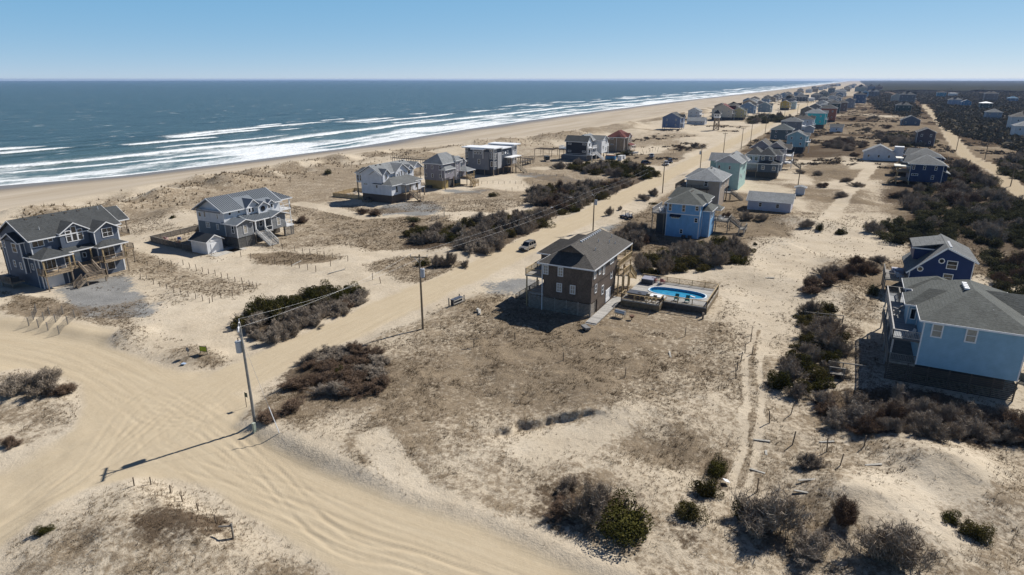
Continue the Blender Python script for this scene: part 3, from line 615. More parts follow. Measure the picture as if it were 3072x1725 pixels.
# ------------------------------------------------------------------ building kit (local: x along coast, y to ocean)
TRIM = WHITE
class House:
    def __init__(s, name, label, x, y, rz=0.0, cat='house', group=None):
        s.e = thing(name, label, cat, (x, y, 0), rz, group)
    def part(s, name, mb, mat, kind=None, parent=None, label=None):
        o = mb.build(name, mat, parent or s.e)
        if kind: o['kind'] = kind
        if label: o['label'] = label
        return o
    def box(s, name, x0, x1, y0, y1, z0, z1, mat, parent=None, label=None):
        return s.part(name, MB().box(x0, x1, y0, y1, z0, z1), mat, parent=parent, label=label)
    def wall(s, x0, x1, y0, y1, z0, z1, mat, trim=True):
        o = s.box('wall', x0, x1, y0, y1, z0, z1, mat)
        if trim:
            t = 0.14
            for (a, b) in ((x0, y0), (x0, y1), (x1, y0)):
                xa = a - 0.03 if a == x0 else a - t + 0.03; ya = b - 0.03 if b == y0 else b - t + 0.03
                s.box('corner_board', xa, xa + t, ya, ya + t, z0, z1 - 0.02, TRIM)
        return o
    def roof(s, x0, x1, y0, y1, z, rise, mat, axis='x', in0=0.0, in1=0.0, th=0.2, d0=0.0, wallmat=None, wx=0.45):
        """hip / gable / dutch-gable roof over the eave rectangle; in0, in1: hip run at each ridge end (0 = gable)"""
        if axis == 'x': A0, A1, B0, B1 = x0, x1, y0, y1; P = lambda a, b, c: (a, b, c)
        else: A0, A1, B0, B1 = y0, y1, x0, x1; P = lambda a, b, c: (b, a, c)
        bm_ = (B0 + B1) / 2; hb = (B1 - B0) / 2
        rt, fa = MB(), MB()
        e = [P(A0, B0, z), P(A1, B0, z), P(A1, B1, z), P(A0, B1, z)]
        r0, r1 = P(A0 + in0, bm_, z + rise), P(A1 - in1, bm_, z + rise)
        dn = lambda q, k=th: (q[0], q[1], q[2] - k)
        if d0:      # dutch gable at the near end: hip skirt, then a small gable set back by d0
            f = d0 / in0; h = rise * f
            k0, k1 = P(A0 + d0, B0 + hb * f, z + h), P(A0 + d0, B1 - hb * f, z + h)
            g0 = P(A0 + d0 - 0.5, bm_, z + rise)
            ga, gb = P(A0 + d0 - 0.5, B0 + hb * f - 0.0, z + h + 0.04), P(A0 + d0 - 0.5, B1 - hb * f, z + h + 0.04)
            rt.face([e[0], e[3], k1, k0])
            rt.face([e[0], k0, ga, g0, r1, e[1]]); rt.face([e[3], e[2], r1, g0, gb, k1])
            gw = MB().face([k0, k1, P(A0 + d0, bm_, z + rise - 0.06)])
            s.part('gable', gw, wallmat or mat)
            rt.prism([ga, g0, dn(g0), dn(ga)], Vector(P(-0.05, 0, 0))); rt.prism([g0, gb, dn(gb), dn(g0)], Vector(P(-0.05, 0, 0)))
        else:
            rt.face([e[0], e[1], r1, r0]); rt.face([e[3], r0, r1, e[2]])
            if in0: rt.face([e[0], r0, e[3]])
        if in1: rt.face([e[1], e[2], r1])
        # underside
        rt.face([dn(q) for q in (e[0], e[3], r0, r1)][0:4] if False else [dn(e[0]), dn(e[1]), dn(r1), dn(r0)]); rt.face([dn(e[3]), dn(r0), dn(r1), dn(e[2])])
        o = s.part('roof', rt, mat)
        def edge(a, b, nrm): fa.prism([a, b, dn(b), dn(a)], Vector(nrm) * 0.05)
        edge(e[0], e[1], P(0, -1, 0)); edge(e[3], e[2], P(0, 1, 0))
        if in0 or d0: edge(e[0], e[3], P(-1, 0, 0))
        else: edge(e[0], r0, P(-1, 0, 0)); edge(r0, e[3], P(-1, 0, 0))
        if in1: edge(e[1], e[2], P(1, 0, 0))
        else: edge(e[1], r1, P(1, 0, 0)); edge(r1, e[2], P(1, 0, 0))
        s.part('fascia', fa, TRIM)
        if wallmat:     # gable ends closed a little way in from the verge
            for flag, a, sg in ((in0 == 0 and not d0, A0 + wx, 1), (in1 == 0, A1 - wx, -1)):
                if flag:
                    k = 0.94
                    g = MB().prism([P(a, B0 + hb * (1 - k), z - 0.1), P(a, B1 - hb * (1 - k), z - 0.1), P(a, bm_, z + rise * k + 0.0 - 0.1)], Vector(P(0.06 * sg, 0, 0)))
                    s.part('gable', g, wallmat)
        return o
    def lean(s, x0, x1, y0, y1, z0, z1, mat, th=0.16):
        """lean-to: low edge at y0 (z0), high edge at y1 (z1)"""
        m = MB().prism([(x0, y0, z0), (x0, y1, z1), (x0, y1, z1 - th), (x0, y0, z0 - th)], (x1 - x0, 0, 0))
        o = s.part('roof', m, mat); s.part('fascia', MB().box(x0, x1, y0 - 0.05, y0 - 0.004, z0 - th - 0.03, z0 + 0.01), TRIM); return o
    def win(s, face, a, z, w, h, plane, nx=1, ny=2, pane=None, fr=0.11, name='window', frame=None):
        """window on the S face (x = plane) or W face (y = plane); a = centre along the wall, z = sill"""
        P = (lambda u, d, zz: (plane - d, u, zz)) if face == 'S' else (lambda u, d, zz: (u, plane - d, zz))
        a0, a1, z0, z1 = a - w / 2, a + w / 2, z, z + h
        def bx(m, u0, u1, d0, d1, c0, c1):
            p, q = P(u0, d0, c0), P(u1, d1, c1); m.box(p[0], q[0], p[1], q[1], c0, c1)
        m = MB(); out = [(a0, z0), (a1, z0), (a1, z1), (a0, z1)]; inn = [(a0 + fr, z0 + fr), (a1 - fr, z0 + fr), (a1 - fr, z1 - fr), (a0 + fr, z1 - fr)]
        for i in range(4):
            j = (i + 1) % 4
            o0, o1, i0, i1 = out[i], out[j], inn[i], inn[j]
            q = [P(o0[0], 0.07, o0[1]), P(o1[0], 0.07, o1[1]), P(i1[0], 0.07, i1[1]), P(i0[0], 0.07, i0[1])]
            m.face(q)
            m.face([P(o0[0], 0.0, o0[1]), P(o1[0], 0.0, o1[1]), q[1], q[0]]); m.face([q[3], q[2], P(i1[0], 0.0, i1[1]), P(i0[0], 0.0, i0[1])])
        bmf = s.part(name, m, frame or TRIM)
        pm = MB(); bx(pm, a0 + fr, a1 - fr, 0.0, 0.02, z0 + fr, z1 - fr); s.part('pane', pm, pane or GLASS, parent=bmf)
        b = 0.028 if w < 3 else 0.05
        for i in range(1, nx):
            u = a0 + w * i / nx; k = MB(); bx(k, u - b, u + b, 0.02, 0.06, z0 + fr, z1 - fr); s.part('muntin', k, frame or TRIM, parent=bmf)
        for i in range(1, ny):
            zz = z0 + h * i / ny; k = MB(); bx(k, a0 + fr, a1 - fr, 0.02, 0.05, zz - b, zz + b); s.part('muntin', k, frame or TRIM, parent=bmf)
        return bmf
    def door(s, face, a, z, w, h, plane, mat=None, name='door'):
        P = (lambda u, d: (plane - d, u)) if face == 'S' else (lambda u, d: (u, plane - d))
        p, q = P(a - w / 2, 0.0), P(a + w / 2, 0.06)
        o = s.box(name, p[0], q[0], p[1], q[1], z, z + h, mat or WHITE)
        if name == 'garage_door':
            for i in range(1, 4):
                p, q = P(a - w / 2 + 0.06, 0.06), P(a + w / 2 - 0.06, 0.085); s.box('door_panel', p[0], q[0], p[1], q[1], z + h * (i - 1) / 3 + 0.05, z + h * i / 3 - 0.05, mat or WHITE, parent=o)
        else:
            p, q = P(a + w / 2 - 0.16, 0.06), P(a + w / 2 - 0.08, 0.11); s.box('handle', p[0], q[0], p[1], q[1], z + h * 0.45, z + h * 0.5, STEEL, parent=o)
        return o
    def rail(s, p, q, z, mat, h=1.0, z2=None, posts=True, bal=True, balmat=None):
        """railing along p-q at deck height z (z2 at q for a stair)"""
        z2 = z if z2 is None else z2
        P0, P1 = Vector((p[0], p[1], z)), Vector((q[0], q[1], z2)); L = (P1 - P0).length
        up = Vector((0, 0, h))
        s.part('handrail', MB().beam(P0 + up, P1 + up, 0.15, 0.06), mat)
        s.part('bottom_rail', MB().beam(P0 + Vector((0, 0, 0.12)), P1 + Vector((0, 0, 0.12)), 0.05, 0.09), mat)
        if posts:
            k = max(1, int(round(L / 2.2)))
            for i in range(k + 1):
                c = P0.lerp(P1, i / k); s.part('railing_post', MB().beam(c - Vector((0, 0, 0.1)), c + up, 0.1), mat)
        if bal:
            m = MB(); k = max(2, int(L / 0.17))
            for i in range(1, k):
                c = P0.lerp(P1, i / k); m.beam(c + Vector((0, 0, 0.12)), c + up, 0.035)
            s.part('balusters', m, balmat or mat, kind='stuff')
    def deck(s, x0, x1, y0, y1, z, mat, rails='', rmat=None, posts=(), pz=0.0, pmat=None, h=1.0, th=0.26, bal=True, balmat=None):
        s.box('deck', x0, x1, y0, y1, z - th, z, mat)
        e = 0.07
        R_ = {'S': ((x0 + e, y0 + e), (x0 + e, y1 - e)), 'W': ((x0 + e, y0 + e), (x1 - e, y0 + e)), 'E': ((x0 + e, y1 - e), (x1 - e, y1 - e)), 'N': ((x1 - e, y0 + e), (x1 - e, y1 - e))}
        for c in rails: s.rail(*R_[c], z, rmat or mat, h, bal=bal, balmat=balmat)
        for (px, py) in posts: s.box('post', px - 0.09, px + 0.09, py - 0.09, py + 0.09, pz, z - th, pmat or rmat or mat)
    def stairs(s, x, y, dx, dy, z1, z0, w, mat, rails=True, tread_run=0.27, riser=0.19, bal=True):
        """flight going down from (x, y, z1) in direction (dx, dy); w = width across"""
        n_ = max(2, int(round((z1 - z0) / riser))); run = n_ * tread_run; ox, oy = -dy, dx
        a, b = Vector((x, y, z1)), Vector((x + dx * run, y + dy * run, z0))
        for sg in (-1, 1):
            off = Vector((ox, oy, 0)) * (sg * w / 2); s.part('stringer', MB().beam(a + off - Vector((0, 0, .12)), b + off + Vector((0, 0, .02)), 0.06, 0.28), mat)
            if rails:
                pa, pb = a + off, b + off; s.rail((pa.x, pa.y), (pb.x, pb.y), z1, mat, 0.95, z0, bal=bal)
        for i in range(n_):
            c = a.lerp(b, (i + 0.5) / n_); hx = abs(ox) * (w / 2 - 0.03) + abs(dx) * 0.14; hy = abs(oy) * (w / 2 - 0.03) + abs(dy) * 0.14
            s.box('tread', c.x - hx, c.x + hx, c.y - hy, c.y + hy, c.z - 0.05, c.z, mat)
        return (b.x, b.y)
    def lattice(s, face, a0, a1, z0, z1, plane, mat, pitch=0.2, slat=0.11):
        n_ = int((z1 - z0) / pitch)
        for i in range(n_):
            z = z0 + i * pitch + 0.04
            if face == 'S': s.box('slat', plane, plane + 0.03, a0, a1, z, z + slat, mat)
            else: s.box('slat', a0, a1, plane, plane + 0.03, z, z + slat, mat)
        k = max(1, int(abs(a1 - a0) / 1.9))
        for i in range(k + 1):
            a = a0 + (a1 - a0) * i / k
            if face == 'S': s.box('lattice_post', plane - 0.05, plane - 0.002, a - 0.08, a + 0.08, z0, z1, mat)
            else: s.box('lattice_post', a - 0.08, a + 0.08, plane - 0.05, plane - 0.002, z0, z1, mat)
    def piles(s, xs_, ys_, z, mat=None, z0=-0.2, w=0.26):
        for a in xs_:
            for b in ys_: s.box('piling', a - w / 2, a + w / 2, b - w / 2, b + w / 2, z0, z, mat or PTB)
    def vents(s, pts, mat=None, sz=0.4):
        for (a, b, c) in pts: s.part('roof_vent', MB().box(a - sz / 2, a + sz / 2, b - sz / 2, b + sz / 2, c - 0.1, c + 0.12), mat or VENT)
    def pipe(s, a, b, c): s.part('vent_pipe', MB().tube((a, b, c - 0.2), (a, b, c + 0.45), 0.06), VENT)
    def acunit(s, x, y, z): 
        s.box('air_conditioner', x - 0.4, x + 0.4, y - 0.4, y + 0.4, z, z + 0.8, mat_plain('dark_metal', (0.05, 0.055, 0.06), 0.5))

ROOF_DK = mat_roof('charcoal_shingles', (0.062, 0.066, 0.067)); ROOF_GR = mat_roof('grey_shingles', (0.125, 0.13, 0.13))
ROOF_GREEN = mat_roof('grey_green_shingles', (0.086, 0.092, 0.085)); ROOF_LT = mat_roof('light_grey_shingles', (0.21, 0.22, 0.225))
ROOF_BR = mat_roof('brown_grey_shingles', (0.085, 0.078, 0.07)); ROOF_RED = mat_roof('dark_red_shingles', (0.12, 0.03, 0.026)); ROOF_WT = mat_plain('white_membrane', (0.78, 0.79, 0.8), 0.5, 0.05)
METAL = mat_roof('grey_metal_roofing', (0.16, 0.18, 0.2), 'metal'); METAL_DK = mat_roof('dark_metal_roofing', (0.045, 0.05, 0.055), 'metal')

# ---- slate-blue house, left edge
S1 = mat_siding('slate_blue_lap', (0.093, 0.113, 0.15))
H = House('beach_house', 'slate-blue clapboard house at the left edge with brown wooden decks and a stepped stair', 54.5, 120.0)
H.wall(0, 15.2, 2.1, 11.8, 0, 8.62, S1); H.wall(0, 4.2, 0.9, 2.1, 0, 5.6, S1); H.wall(9.5, 13.9, 0.0, 2.1, 0, 8.4, S1); H.wall(4.5, 9.4, 1.5, 2.1, 5.9, 8.6, S1, False)
H.wall(-0.75, 0, 4.1, 9.0, 2.6, 8.25, S1)
H.roof(-0.55, 15.6, 1.45, 12.5, 8.65, 3.1, ROOF_DK, 'x', wallmat=S1, wx=0.6)
H.roof(14.2, 18.8, 4.0, 11.0, 8.75, 2.3, ROOF_DK, 'x', wallmat=S1)
H.roof(4.3, 9.55, 1.05, 6.9, 8.95, 1.65, ROOF_DK, 'y', wallmat=S1, wx=0.46); H.roof(9.3, 14.3, -0.45, 5.2, 8.45, 1.5, ROOF_DK, 'y', wallmat=S1)
H.roof(-1.2, 0.8, 3.7, 9.4, 8.2, 1.5, ROOF_DK, 'x', wallmat=S1)
H.roof(-0.7, 4.6, -1.6, 3.2, 5.75, 1.25, ROOF_DK, 'y', in0=2.5); H.roof(8.9, 14.5, -1.6, 2.4, 5.7, 1.25, ROOF_DK, 'y', in0=2.4); H.lean(4.2, 9.6, 0.0, 2.3, 5.75, 6.5, ROOF_DK)
H.roof(-0.8, 0.6, 1.9, 4.0, 5.75, 0.6, ROOF_DK, 'x', in0=0.6)
for a, b, z, w_, h_, nx, ny in [(1.15, 2.1, 7.25, 1.95, 1.3, 2, 1), (3.2, 2.1, 7.7, 0.85, 0.75, 1, 1), (11.9, 0.0, 7.0, 2.0, 1.7, 2, 2), (11.4, 0.0, 0.75, 1.5, 1.6, 1, 1)]: H.win('W', a, z, w_, h_, b, nx, ny)
for a, h_ in ((5.95, 2.1), (6.95, 2.75), (7.95, 2.1)): H.win('W', a, 7.1, 0.98, h_, 1.5, 1, 2)
H.win('W', 1.6, 2.92, 2.3, 2.2, 0.9, 3, 1); H.win('W', 11.5, 2.92, 2.2, 2.2, 0.0, 2, 1); H.door('W', 7.0, 2.92, 1.0, 2.2, 2.1); H.win('W', 5.2, 3.3, 1.1, 1.7, 2.1, 1, 2); H.win('W', 8.2, 3.6, 0.7, 1.0, 2.1, 1, 1)
H.door('W', 1.85, 0.02, 3.0, 2.35, 0.9, name='garage_door')
for a, z, w_, h_, pl in [(10.6, 6.3, 1.3, 1.6, 0.0), (6.0, 6.2, 1.5, 1.7, -0.75), (9.8, 3.6, 0.9, 1.3, 0.0), (7.2, 3.4, 0.75, 1.3, -0.75), (5.2, 3.2, 0.75, 1.3, -0.75), (3.1, 3.2, 0.7, 1.2, 0.0)]: H.win('S', a, z, w_, h_, pl)
H.deck(-0.5, 3.95, -1.5, 0.88, 2.9, DECKT, 'SW', PTB, [(-0.35, -1.35), (3.8, -1.35)]); H.deck(9.5, 13.9, -1.5, -0.02, 2.85, DECKT, 'WSN', PTB, [(9.65, -1.35), (13.75, -1.35)]); H.deck(4.0, 9.45, -0.5, 2.05, 2.9, DECKT, '', PTB, [(4.2, -0.35), (9.2, -0.35)])
H.rail((4.0, -0.43), (5.6, -0.43), 2.9, PTB); H.rail((7.9, -0.43), (9.4, -0.43), 2.9, PTB)
for x in (-0.35, 3.8, 9.65, 13.75): H.box('porch_column', x - 0.11, x + 0.11, -1.46, -1.24, 2.92, 5.55, PT)
for x in (5.2, 8.3): H.box('porch_column', x - 0.11, x + 0.11, -0.16, 0.06, 2.92, 5.6, PT)
H.stairs(6.75, -0.5, 0, -1, 2.9, 1.2, 2.2, PTB); H.deck(4.4, 8.0, -4.2, -2.95, 1.2, DECKT, 'WN', PTB, [(4.6, -4.0), (7.8, -4.0)])
H.stairs(4.4, -3.55, -1, 0, 1.2, 0.0, 1.2, PTB)
H.deck(15.2, 18.4, 3.5, 11.5, 2.9, DECKT, 'WNE', PTB, [(18.2, 3.7), (18.2, 7.5), (18.2, 11.3)]); H.deck(15.2, 18.4, 4.0, 11.0, 5.8, DECKT, 'WNE', PTB)
for y in (4.2, 7.5, 10.8): H.box('porch_column', 18.1, 18.3, y - 0.1, y + 0.1, 5.82, 8.6, PTB)
H.deck(0.5, 14, 11.8, 14.0, 5.7, DECKT, 'SE', PTB, [(0.7, 13.8), (7, 13.8), (13.8, 13.8)])
H.vents([(x, 6.5, 11.45) for x in (2.2, 4.4, 6.6, 8.8, 11.0, 13.2)], DARKW); H.pipe(2.6, 3.6, 9.9); H.pipe(14.4, 6.0, 11.3)
H.deck(-3.0, -0.9, 5.0, 8.6, 1.3, PTB, 'S', PTB, [(-2.8, 5.2), (-2.8, 8.4)])
for y in (5.7, 6.8, 7.9): H.acunit(-1.9, y, 1.3)

# ---- white and grey house with a standing-seam roof
S2w = mat_siding('white_batten', (0.62, 0.63, 0.65), 'batten', 0.42); S2g = mat_siding('silver_grey_shingle', (0.2, 0.205, 0.21), 'shingle', 0.2); S2t = mat_siding('steel_blue_lap', (0.12, 0.165, 0.2))
SLATG = mat_wood('grey_slats', (0.15, 0.145, 0.135))
def seams(h, x0, x1, pts, mat, step=0.5):
    """standing seams down a roof plane: pts(x) -> (top, bottom)"""
    x = x0 + step / 2
    while x < x1:
        a, b = pts(x)
        if a is not None: h.part('roof_seam', MB().beam(a, b, 0.05, 0.09), mat)
        x += step
H = House('beach_house', 'white and silver-grey beach house with a standing-seam metal roof and wide pale front stair', 89.4, 113.4)
H.wall(0, 15.6, 3.6, 12.3, 5.15, 7.75, S2w); H.wall(0, 15.6, 3.6, 12.3, 2.35, 5.13, S2t)
H.wall(0, 4.3, 0, 3.6, 2.35, 5.3, S2g); H.wall(9.5, 13.6, 0, 3.6, 2.35, 5.4, S2g); H.wall(4.3, 9.5, 1.8, 3.6, 2.4, 5.3, S2g, False)
H.roof(-0.6, 15.9, 2.95, 12.9, 7.75, 2.75, METAL, 'x', wallmat=S2w, wx=1.2); H.roof(15.2, 20.3, 4.2, 12.4, 7.7, 2.2, METAL, 'x', in1=4.0)
H.lean(-0.9, -0.5, 3.3, 12.8, 7.7, 7.72, METAL)
H.roof(-0.4, 4.9, -0.5, 4.5, 5.3, 0.95, METAL, 'y', wallmat=S2g); H.roof(9.1, 14.6, -0.5, 4.5, 5.35, 0.9, METAL, 'y', wallmat=S2g); H.lean(3.4, 11.0, -0.1, 3.62, 5.3, 6.35, METAL)
H.roof(5.2, 9.4, 2.5, 7.9, 7.8, 1.7, METAL, 'y', wallmat=S2w); H.roof(7.9, 11.3, 1.9, 6.5, 7.65, 1.05, METAL, 'y', wallmat=S2w); H.wall(8.3, 10.9, 2.4, 3.6, 5.9, 7.7, S2w); H.roof(11.2, 13.6, 2.6, 6, 7.7, 0.9, METAL, 'y', wallmat=S2w); H.wall(5.6, 8.3, 3.0, 3.6, 6.2, 7.75, S2w, False); H.wall(11.5, 13.4, 3.1, 3.6, 6.2, 7.7, S2w, False)
SEAM = mat_plain('roof_seam_metal', (0.085, 0.095, 0.11), 0.4, 0.05, metal=0.3)
seams(H, -0.5, 5.2, lambda x: ((x, 7.9, 10.53), (x, 3.0, 7.8)), SEAM); seams(H, 9.6, 15.8, lambda x: ((x, 7.9, 10.53), (x, 4.9 if x < 13.8 else 3.0, 8.87 if x < 13.8 else 7.8)), SEAM); seams(H, 5.2, 9.5, lambda x: ((x, 7.9, 10.53), (x, 6.6, 9.8)), SEAM)
seams(H, 15.9, 19.8, lambda x: ((x, 8.2 - max(0, x - 16.3), 9.95 - max(0, x - 16.3) * 0.55), (x, 4.25, 7.77)), SEAM); seams(H, 4.0, 10.9, lambda x: ((x, 3.55, 6.37), (x, 0.0, 5.36)), SEAM)
H.win('W', 2.2, 3.0, 1.05, 1.85, 0.0, 1, 2, BLIND); H.win('W', 11.5, 3.0, 1.05, 1.85, 0.0, 1, 2, BLIND); H.door('W', 6.2, 2.4, 1.0, 2.2, 1.8, mat_plain('dark_door', (0.06, 0.06, 0.065))); H.win('W', 8.0, 3.2, 1.0, 1.5, 1.8, 1, 2)
rw = MB().tube((9.6, 2.31, 7.0), (9.6, 2.4, 7.0), 0.6, n=16); ro = H.part('window', rw, mat_plain('dark_frame', (0.03, 0.03, 0.035))); H.part('pane', MB().tube((9.6, 2.29, 7.0), (9.6, 2.31, 7.0), 0.5, n=16), GLASS, parent=ro)
for x, w_ in ((1.6, 0.8), (4.0, 0.6)): H.win('W', x, 6.75, w_, 0.9, 3.6, 1, 1)
for x in (6.4, 7.3): H.win('W', x, 6.5, 0.75, 1.1, 3.0, 1, 1)
for x in (11.95, 12.8): H.win('W', x, 6.5, 0.7, 1.1, 3.1, 1, 1)
H.win('S', 9.1, 3.75, 1.3, 1.3, 0.0, 2, 2, BLIND); H.win('S', 6.0, 3.6, 0.75, 1.3, 0.0, 1, 2, BLIND); H.win('S', 1.2, 3.3, 0.85, 1.7, 0.0, 1, 2)
for a, w_, h_ in ((11.3, 0.9, 1.1), (9.7, 0.65, 1.7), (5.6, 0.5, 1.2)): H.win('S', a, 6.0, w_, h_, 0.0, 1, 1)
H.lattice('S', 0.1, 3.5, 0, 2.3, 0.02, SLATG); H.lattice('W', 0.1, 4.2, 0, 2.3, 0.02, SLATG); H.lattice('W', 13.2, 15.7, 0, 2.2, 0.02, SLATG); H.lattice('S', 3.6, 12.2, 0, 2.3, 0.2, SLATG)
H.box('wall', 0.6, 15.4, 4.2, 11.8, 0, 2.33, DARKW); H.piles((5, 9.4, 13.3, 15.4), (0.4,), 2.3)
H.deck(13.6, 15.9, -0.1, 3.6, 2.4, WHITE, 'WN', WHITE, bal=False); H.deck(4.35, 9.45, -0.3, 1.8, 2.4, DECKG, '', WHITE); H.rail((7.7, -0.2), (9.4, -0.2), 2.4, WHITE, bal=False)
for x in (4.9, 7.5): H.box('porch_column', x - 0.13, x + 0.13, -0.25, 0.01, 2.4, 5.2, WHITE)
H.deck(15.6, 19.8, 4.5, 12.0, 5.2, WHITE, 'WN', WHITE, bal=False, posts=[(19.6, 4.7), (19.6, 11.8)])
for y in (4.7, 11.8): H.box('porch_column', 19.5, 19.75, y - 0.12, y + 0.12, 5.22, 7.55, WHITE)
H.stairs(6.2, -0.3, 0, -1, 2.4, 0.02, 2.5, mat_wood('pale_painted_stair', (0.45, 0.45, 0.44)), riser=0.185)
H.box('parking_pad', -2.5, 1.2, -1.2, 3.4, -0.02, 0.06, CONC)

# ---- white storage shed and the fenced yard beside it
H = House('storage_shed', 'small white batten shed with a dark metal roof beside the grey and white house', 83.1, 115.3, cat='shed')
H.wall(0, 3.8, 0, 5.0, 0, 2.7, S2w, False); H.roof(-0.35, 4.15, -0.35, 5.35, 2.7, 1.3, METAL_DK, 'y', wallmat=S2w); H.door('W', 1.9, 0.02, 2.0, 2.1, 0.0)
seams(H, 0, 5.2, lambda y: ((1.9, y, 4.03), (-0.3, y, 2.78)), METAL_DK, 0.45); H.box('sign_board', 0.9, 2.9, -0.05, -0.005, 2.55, 2.95, WHITE)
H.box('slab', -0.4, 6.2, -3.0, -0.42, -0.05, 0.06, CONC)
# ---- fenced yard
def board_fence(label, pts, h, mat, cap, cat='fence', step=2.4):
    f = thing('yard_fence', label, cat, (pts[0][0], pts[0][1], 0)); ox, oy = pts[0]
    for i in range(len(pts) - 1):
        (a, b), (c, d) = pts[i], pts[i + 1]; a, c, b, d = a - ox, c - ox, b - oy, d - oy; L = math.hypot(c - a, d - b); k = max(1, int(L / step))
        MB().beam((a, b, h), (c, d, h), 0.14, 0.06).build('cap_rail', cap, f)
        for j in range(k):
            u0, u1 = j / k, (j + 1) / k; p, q = (a + (c - a) * u0, b + (d - b) * u0), (a + (c - a) * u1, b + (d - b) * u1)
            nb = 6
            for r in range(nb):
                MB().beam((*p, (r + 0.5) * h / nb), (*q, (r + 0.5) * h / nb), 0.04, h / nb - 0.025).build('fence_board', mat, f)
            MB().beam((*p, -0.2), (*p, h + 0.05), 0.13).build('fence_post', cap, f)
    return f
YF = mat_wood('yard_fence_boards', (0.12, 0.105, 0.09))
board_fence('brown board fence round the play yard between the slate house and the white shed', [(97.4, 125.8), (97.4, 136.8), (84.6, 136.4), (83.6, 126.5), (83.3, 121.0)], 1.3, YF, GREYW)
def chair(label, s, t, z, rz, mat, group=None):
    """slatted beach chair"""
    c = thing('beach_chair', label, 'chair', (s, t, z), rz, group)
    MB().box(-0.3, 0.3, -0.28, 0.3, 0.3, 0.36).build('seat', mat, c); MB().beam((0, 0.26, 0.32), (0, 0.6, 1.0), 0.6, 0.05).build('backrest', mat, c)
    for x in (-0.33, 0.33):
        MB().beam((x, -0.28, 0), (x, -0.25, 0.58), 0.07).build('leg', mat, c); MB().beam((x, 0.3, 0), (x, 0.26, 0.4), 0.07).build('leg', mat, c); MB().box(x - 0.06, x + 0.06, -0.34, 0.42, 0.57, 0.61).build('armrest', mat, c)
    return c
chair('blue beach chair in the fenced play yard', 88.2, 131.6, 0, 2.4, mat_plain('blue_plastic', (0.02, 0.09, 0.4), 0.4)); chair('orange beach chair in the fenced play yard', 86.2, 129.2, 0, 1.2, mat_plain('orange_plastic', (0.6, 0.14, 0.03), 0.4)); chair('pale pink beach chair in the corner of the fenced yard', 87.0, 134.6, 0, 2.0, mat_plain('pink_plastic', (0.62, 0.4, 0.42), 0.4))

# ---- white house on a brown base
S3 = mat_siding('white_batten_b', (0.64, 0.65, 0.68), 'batten', 0.4); BASEB = mat_siding('brown_plank_base', (0.1, 0.075, 0.06), 'batten', 0.3)
H = House('beach_house', 'white house with grey shingle gables standing on a dark brown plank base', 146.3, 116.2)
H.wall(0, 16, 3.6, 11.2, 2.4, 8.4, S3); H.wall(0, 14.6, 0, 3.6, 2.4, 5.5, S3); H.box('base_wall_or_shade', 0.1, 10.5, 0.1, 11.1, 0, 2.38, BASEB)
H.wall(0.4, 3.6, 11.2, 13.4, 5.4, 8.3, S3, False); H.piles((0.6, 3.4), (13.2,), 5.4); H.roof(0.1, 4.4, 10.4, 13.8, 8.3, 1.5, ROOF_GR, 'y', in1=1.6)
H.roof(-0.6, 16.3, 3.0, 11.8, 8.4, 2.45, ROOF_LT, 'x', wallmat=S3, wx=0.62); H.roof(-0.9, 0.8, 3.3, 7.6, 8.35, 1.25, ROOF_GR, 'x', wallmat=S3)
H.roof(5.6, 12.4, 2.4, 8.2, 8.5, 2.2, ROOF_LT, 'y', wallmat=S3); H.wall(6.0, 12.0, 2.9, 3.6, 5.6, 8.5, S3); H.roof(-0.2, 3.2, 2.5, 7.0, 8.4, 1.5, ROOF_LT, 'y', wallmat=S3); H.wall(0.1, 2.9, 3.0, 3.6, 6, 8.4, S3, False); H.roof(11.6, 15.2, 2.7, 7.2, 8.4, 1.45, ROOF_LT, 'y', wallmat=S3)
H.roof(15.5, 21.0, 3.4, 10.5, 8.3, 1.9, ROOF_LT, 'y', wallmat=S3)
H.roof(-0.5, 15.2, -0.6, 7.0, 5.45, 1.7, ROOF_GR, 'x', in0=3.5, in1=3.5)
H.win('S', 5.4, 4.2, 0.8, 1.2, 0.0, 1, 1); H.win('S', 9.6, 4.9, 1.6, 0.6, 0.0, 2, 1, BLIND)
for y in (11.7, 12.7): H.win('S', y, 5.8, 0.85, 2.0, 0.4, 1, 2)
for i, x in enumerate((6.9, 7.75, 9.0, 10.25, 11.1)): H.win('W', x, 6.3, 0.62 if i != 2 else 0.8, (1.6, 2.0, 2.5, 2.0, 1.6)[i], 2.9, 1, 1)
H.win('W', 1.5, 6.7, 0.8, 1.6, 3.0, 1, 1); H.win('W', 13.4, 6.8, 1.5, 1.4, 3.6, 2, 1); H.win('W', 2.4, 3.0, 1.0, 2.0, 0.0, 1, 1); H.win('W', 12.3, 3.0, 1.0, 2.0, 0.0, 1, 1)
H.box('porch_shade_panel', 4.6, 10.6, -0.02, -0.005, 2.5, 5.2, mat_plain('porch_shade_wall', (0.35, 0.35, 0.36)))  # thin grey sheet on the wall, painted as the porch's shade
H.deck(4.3, 10.8, -1.9, -0.03, 2.5, DECKT, '', PTB, [(4.5, -1.7), (10.6, -1.7)]); H.deck(14.6, 17, 0.2, 3.4, 2.9, WHITE, 'WN', PTB, [(16.8, 0.4), (16.8, 3.2)])
for x in (4.5, 7.0, 10.6): H.box('porch_column', x - 0.12, x + 0.12, -1.8, -1.56, 2.5, 5.3, PTB)
H.piles((11.0, 14.4, 16.8), (0.3, 3.0), 2.4); H.roof(4.0, 11.2, -2.2, 0.4, 5.3, 0.35, ROOF_GR, 'x', in0=1.2, in1=1.2)
H.stairs(6.9, -1.9, 0, -1, 2.5, 0.5, 1.6, PTB); H.deck(6.0, 7.9, -5.9, -4.75, 0.6, DECKT, 'W', PTB, [(6.2, -5.7)])
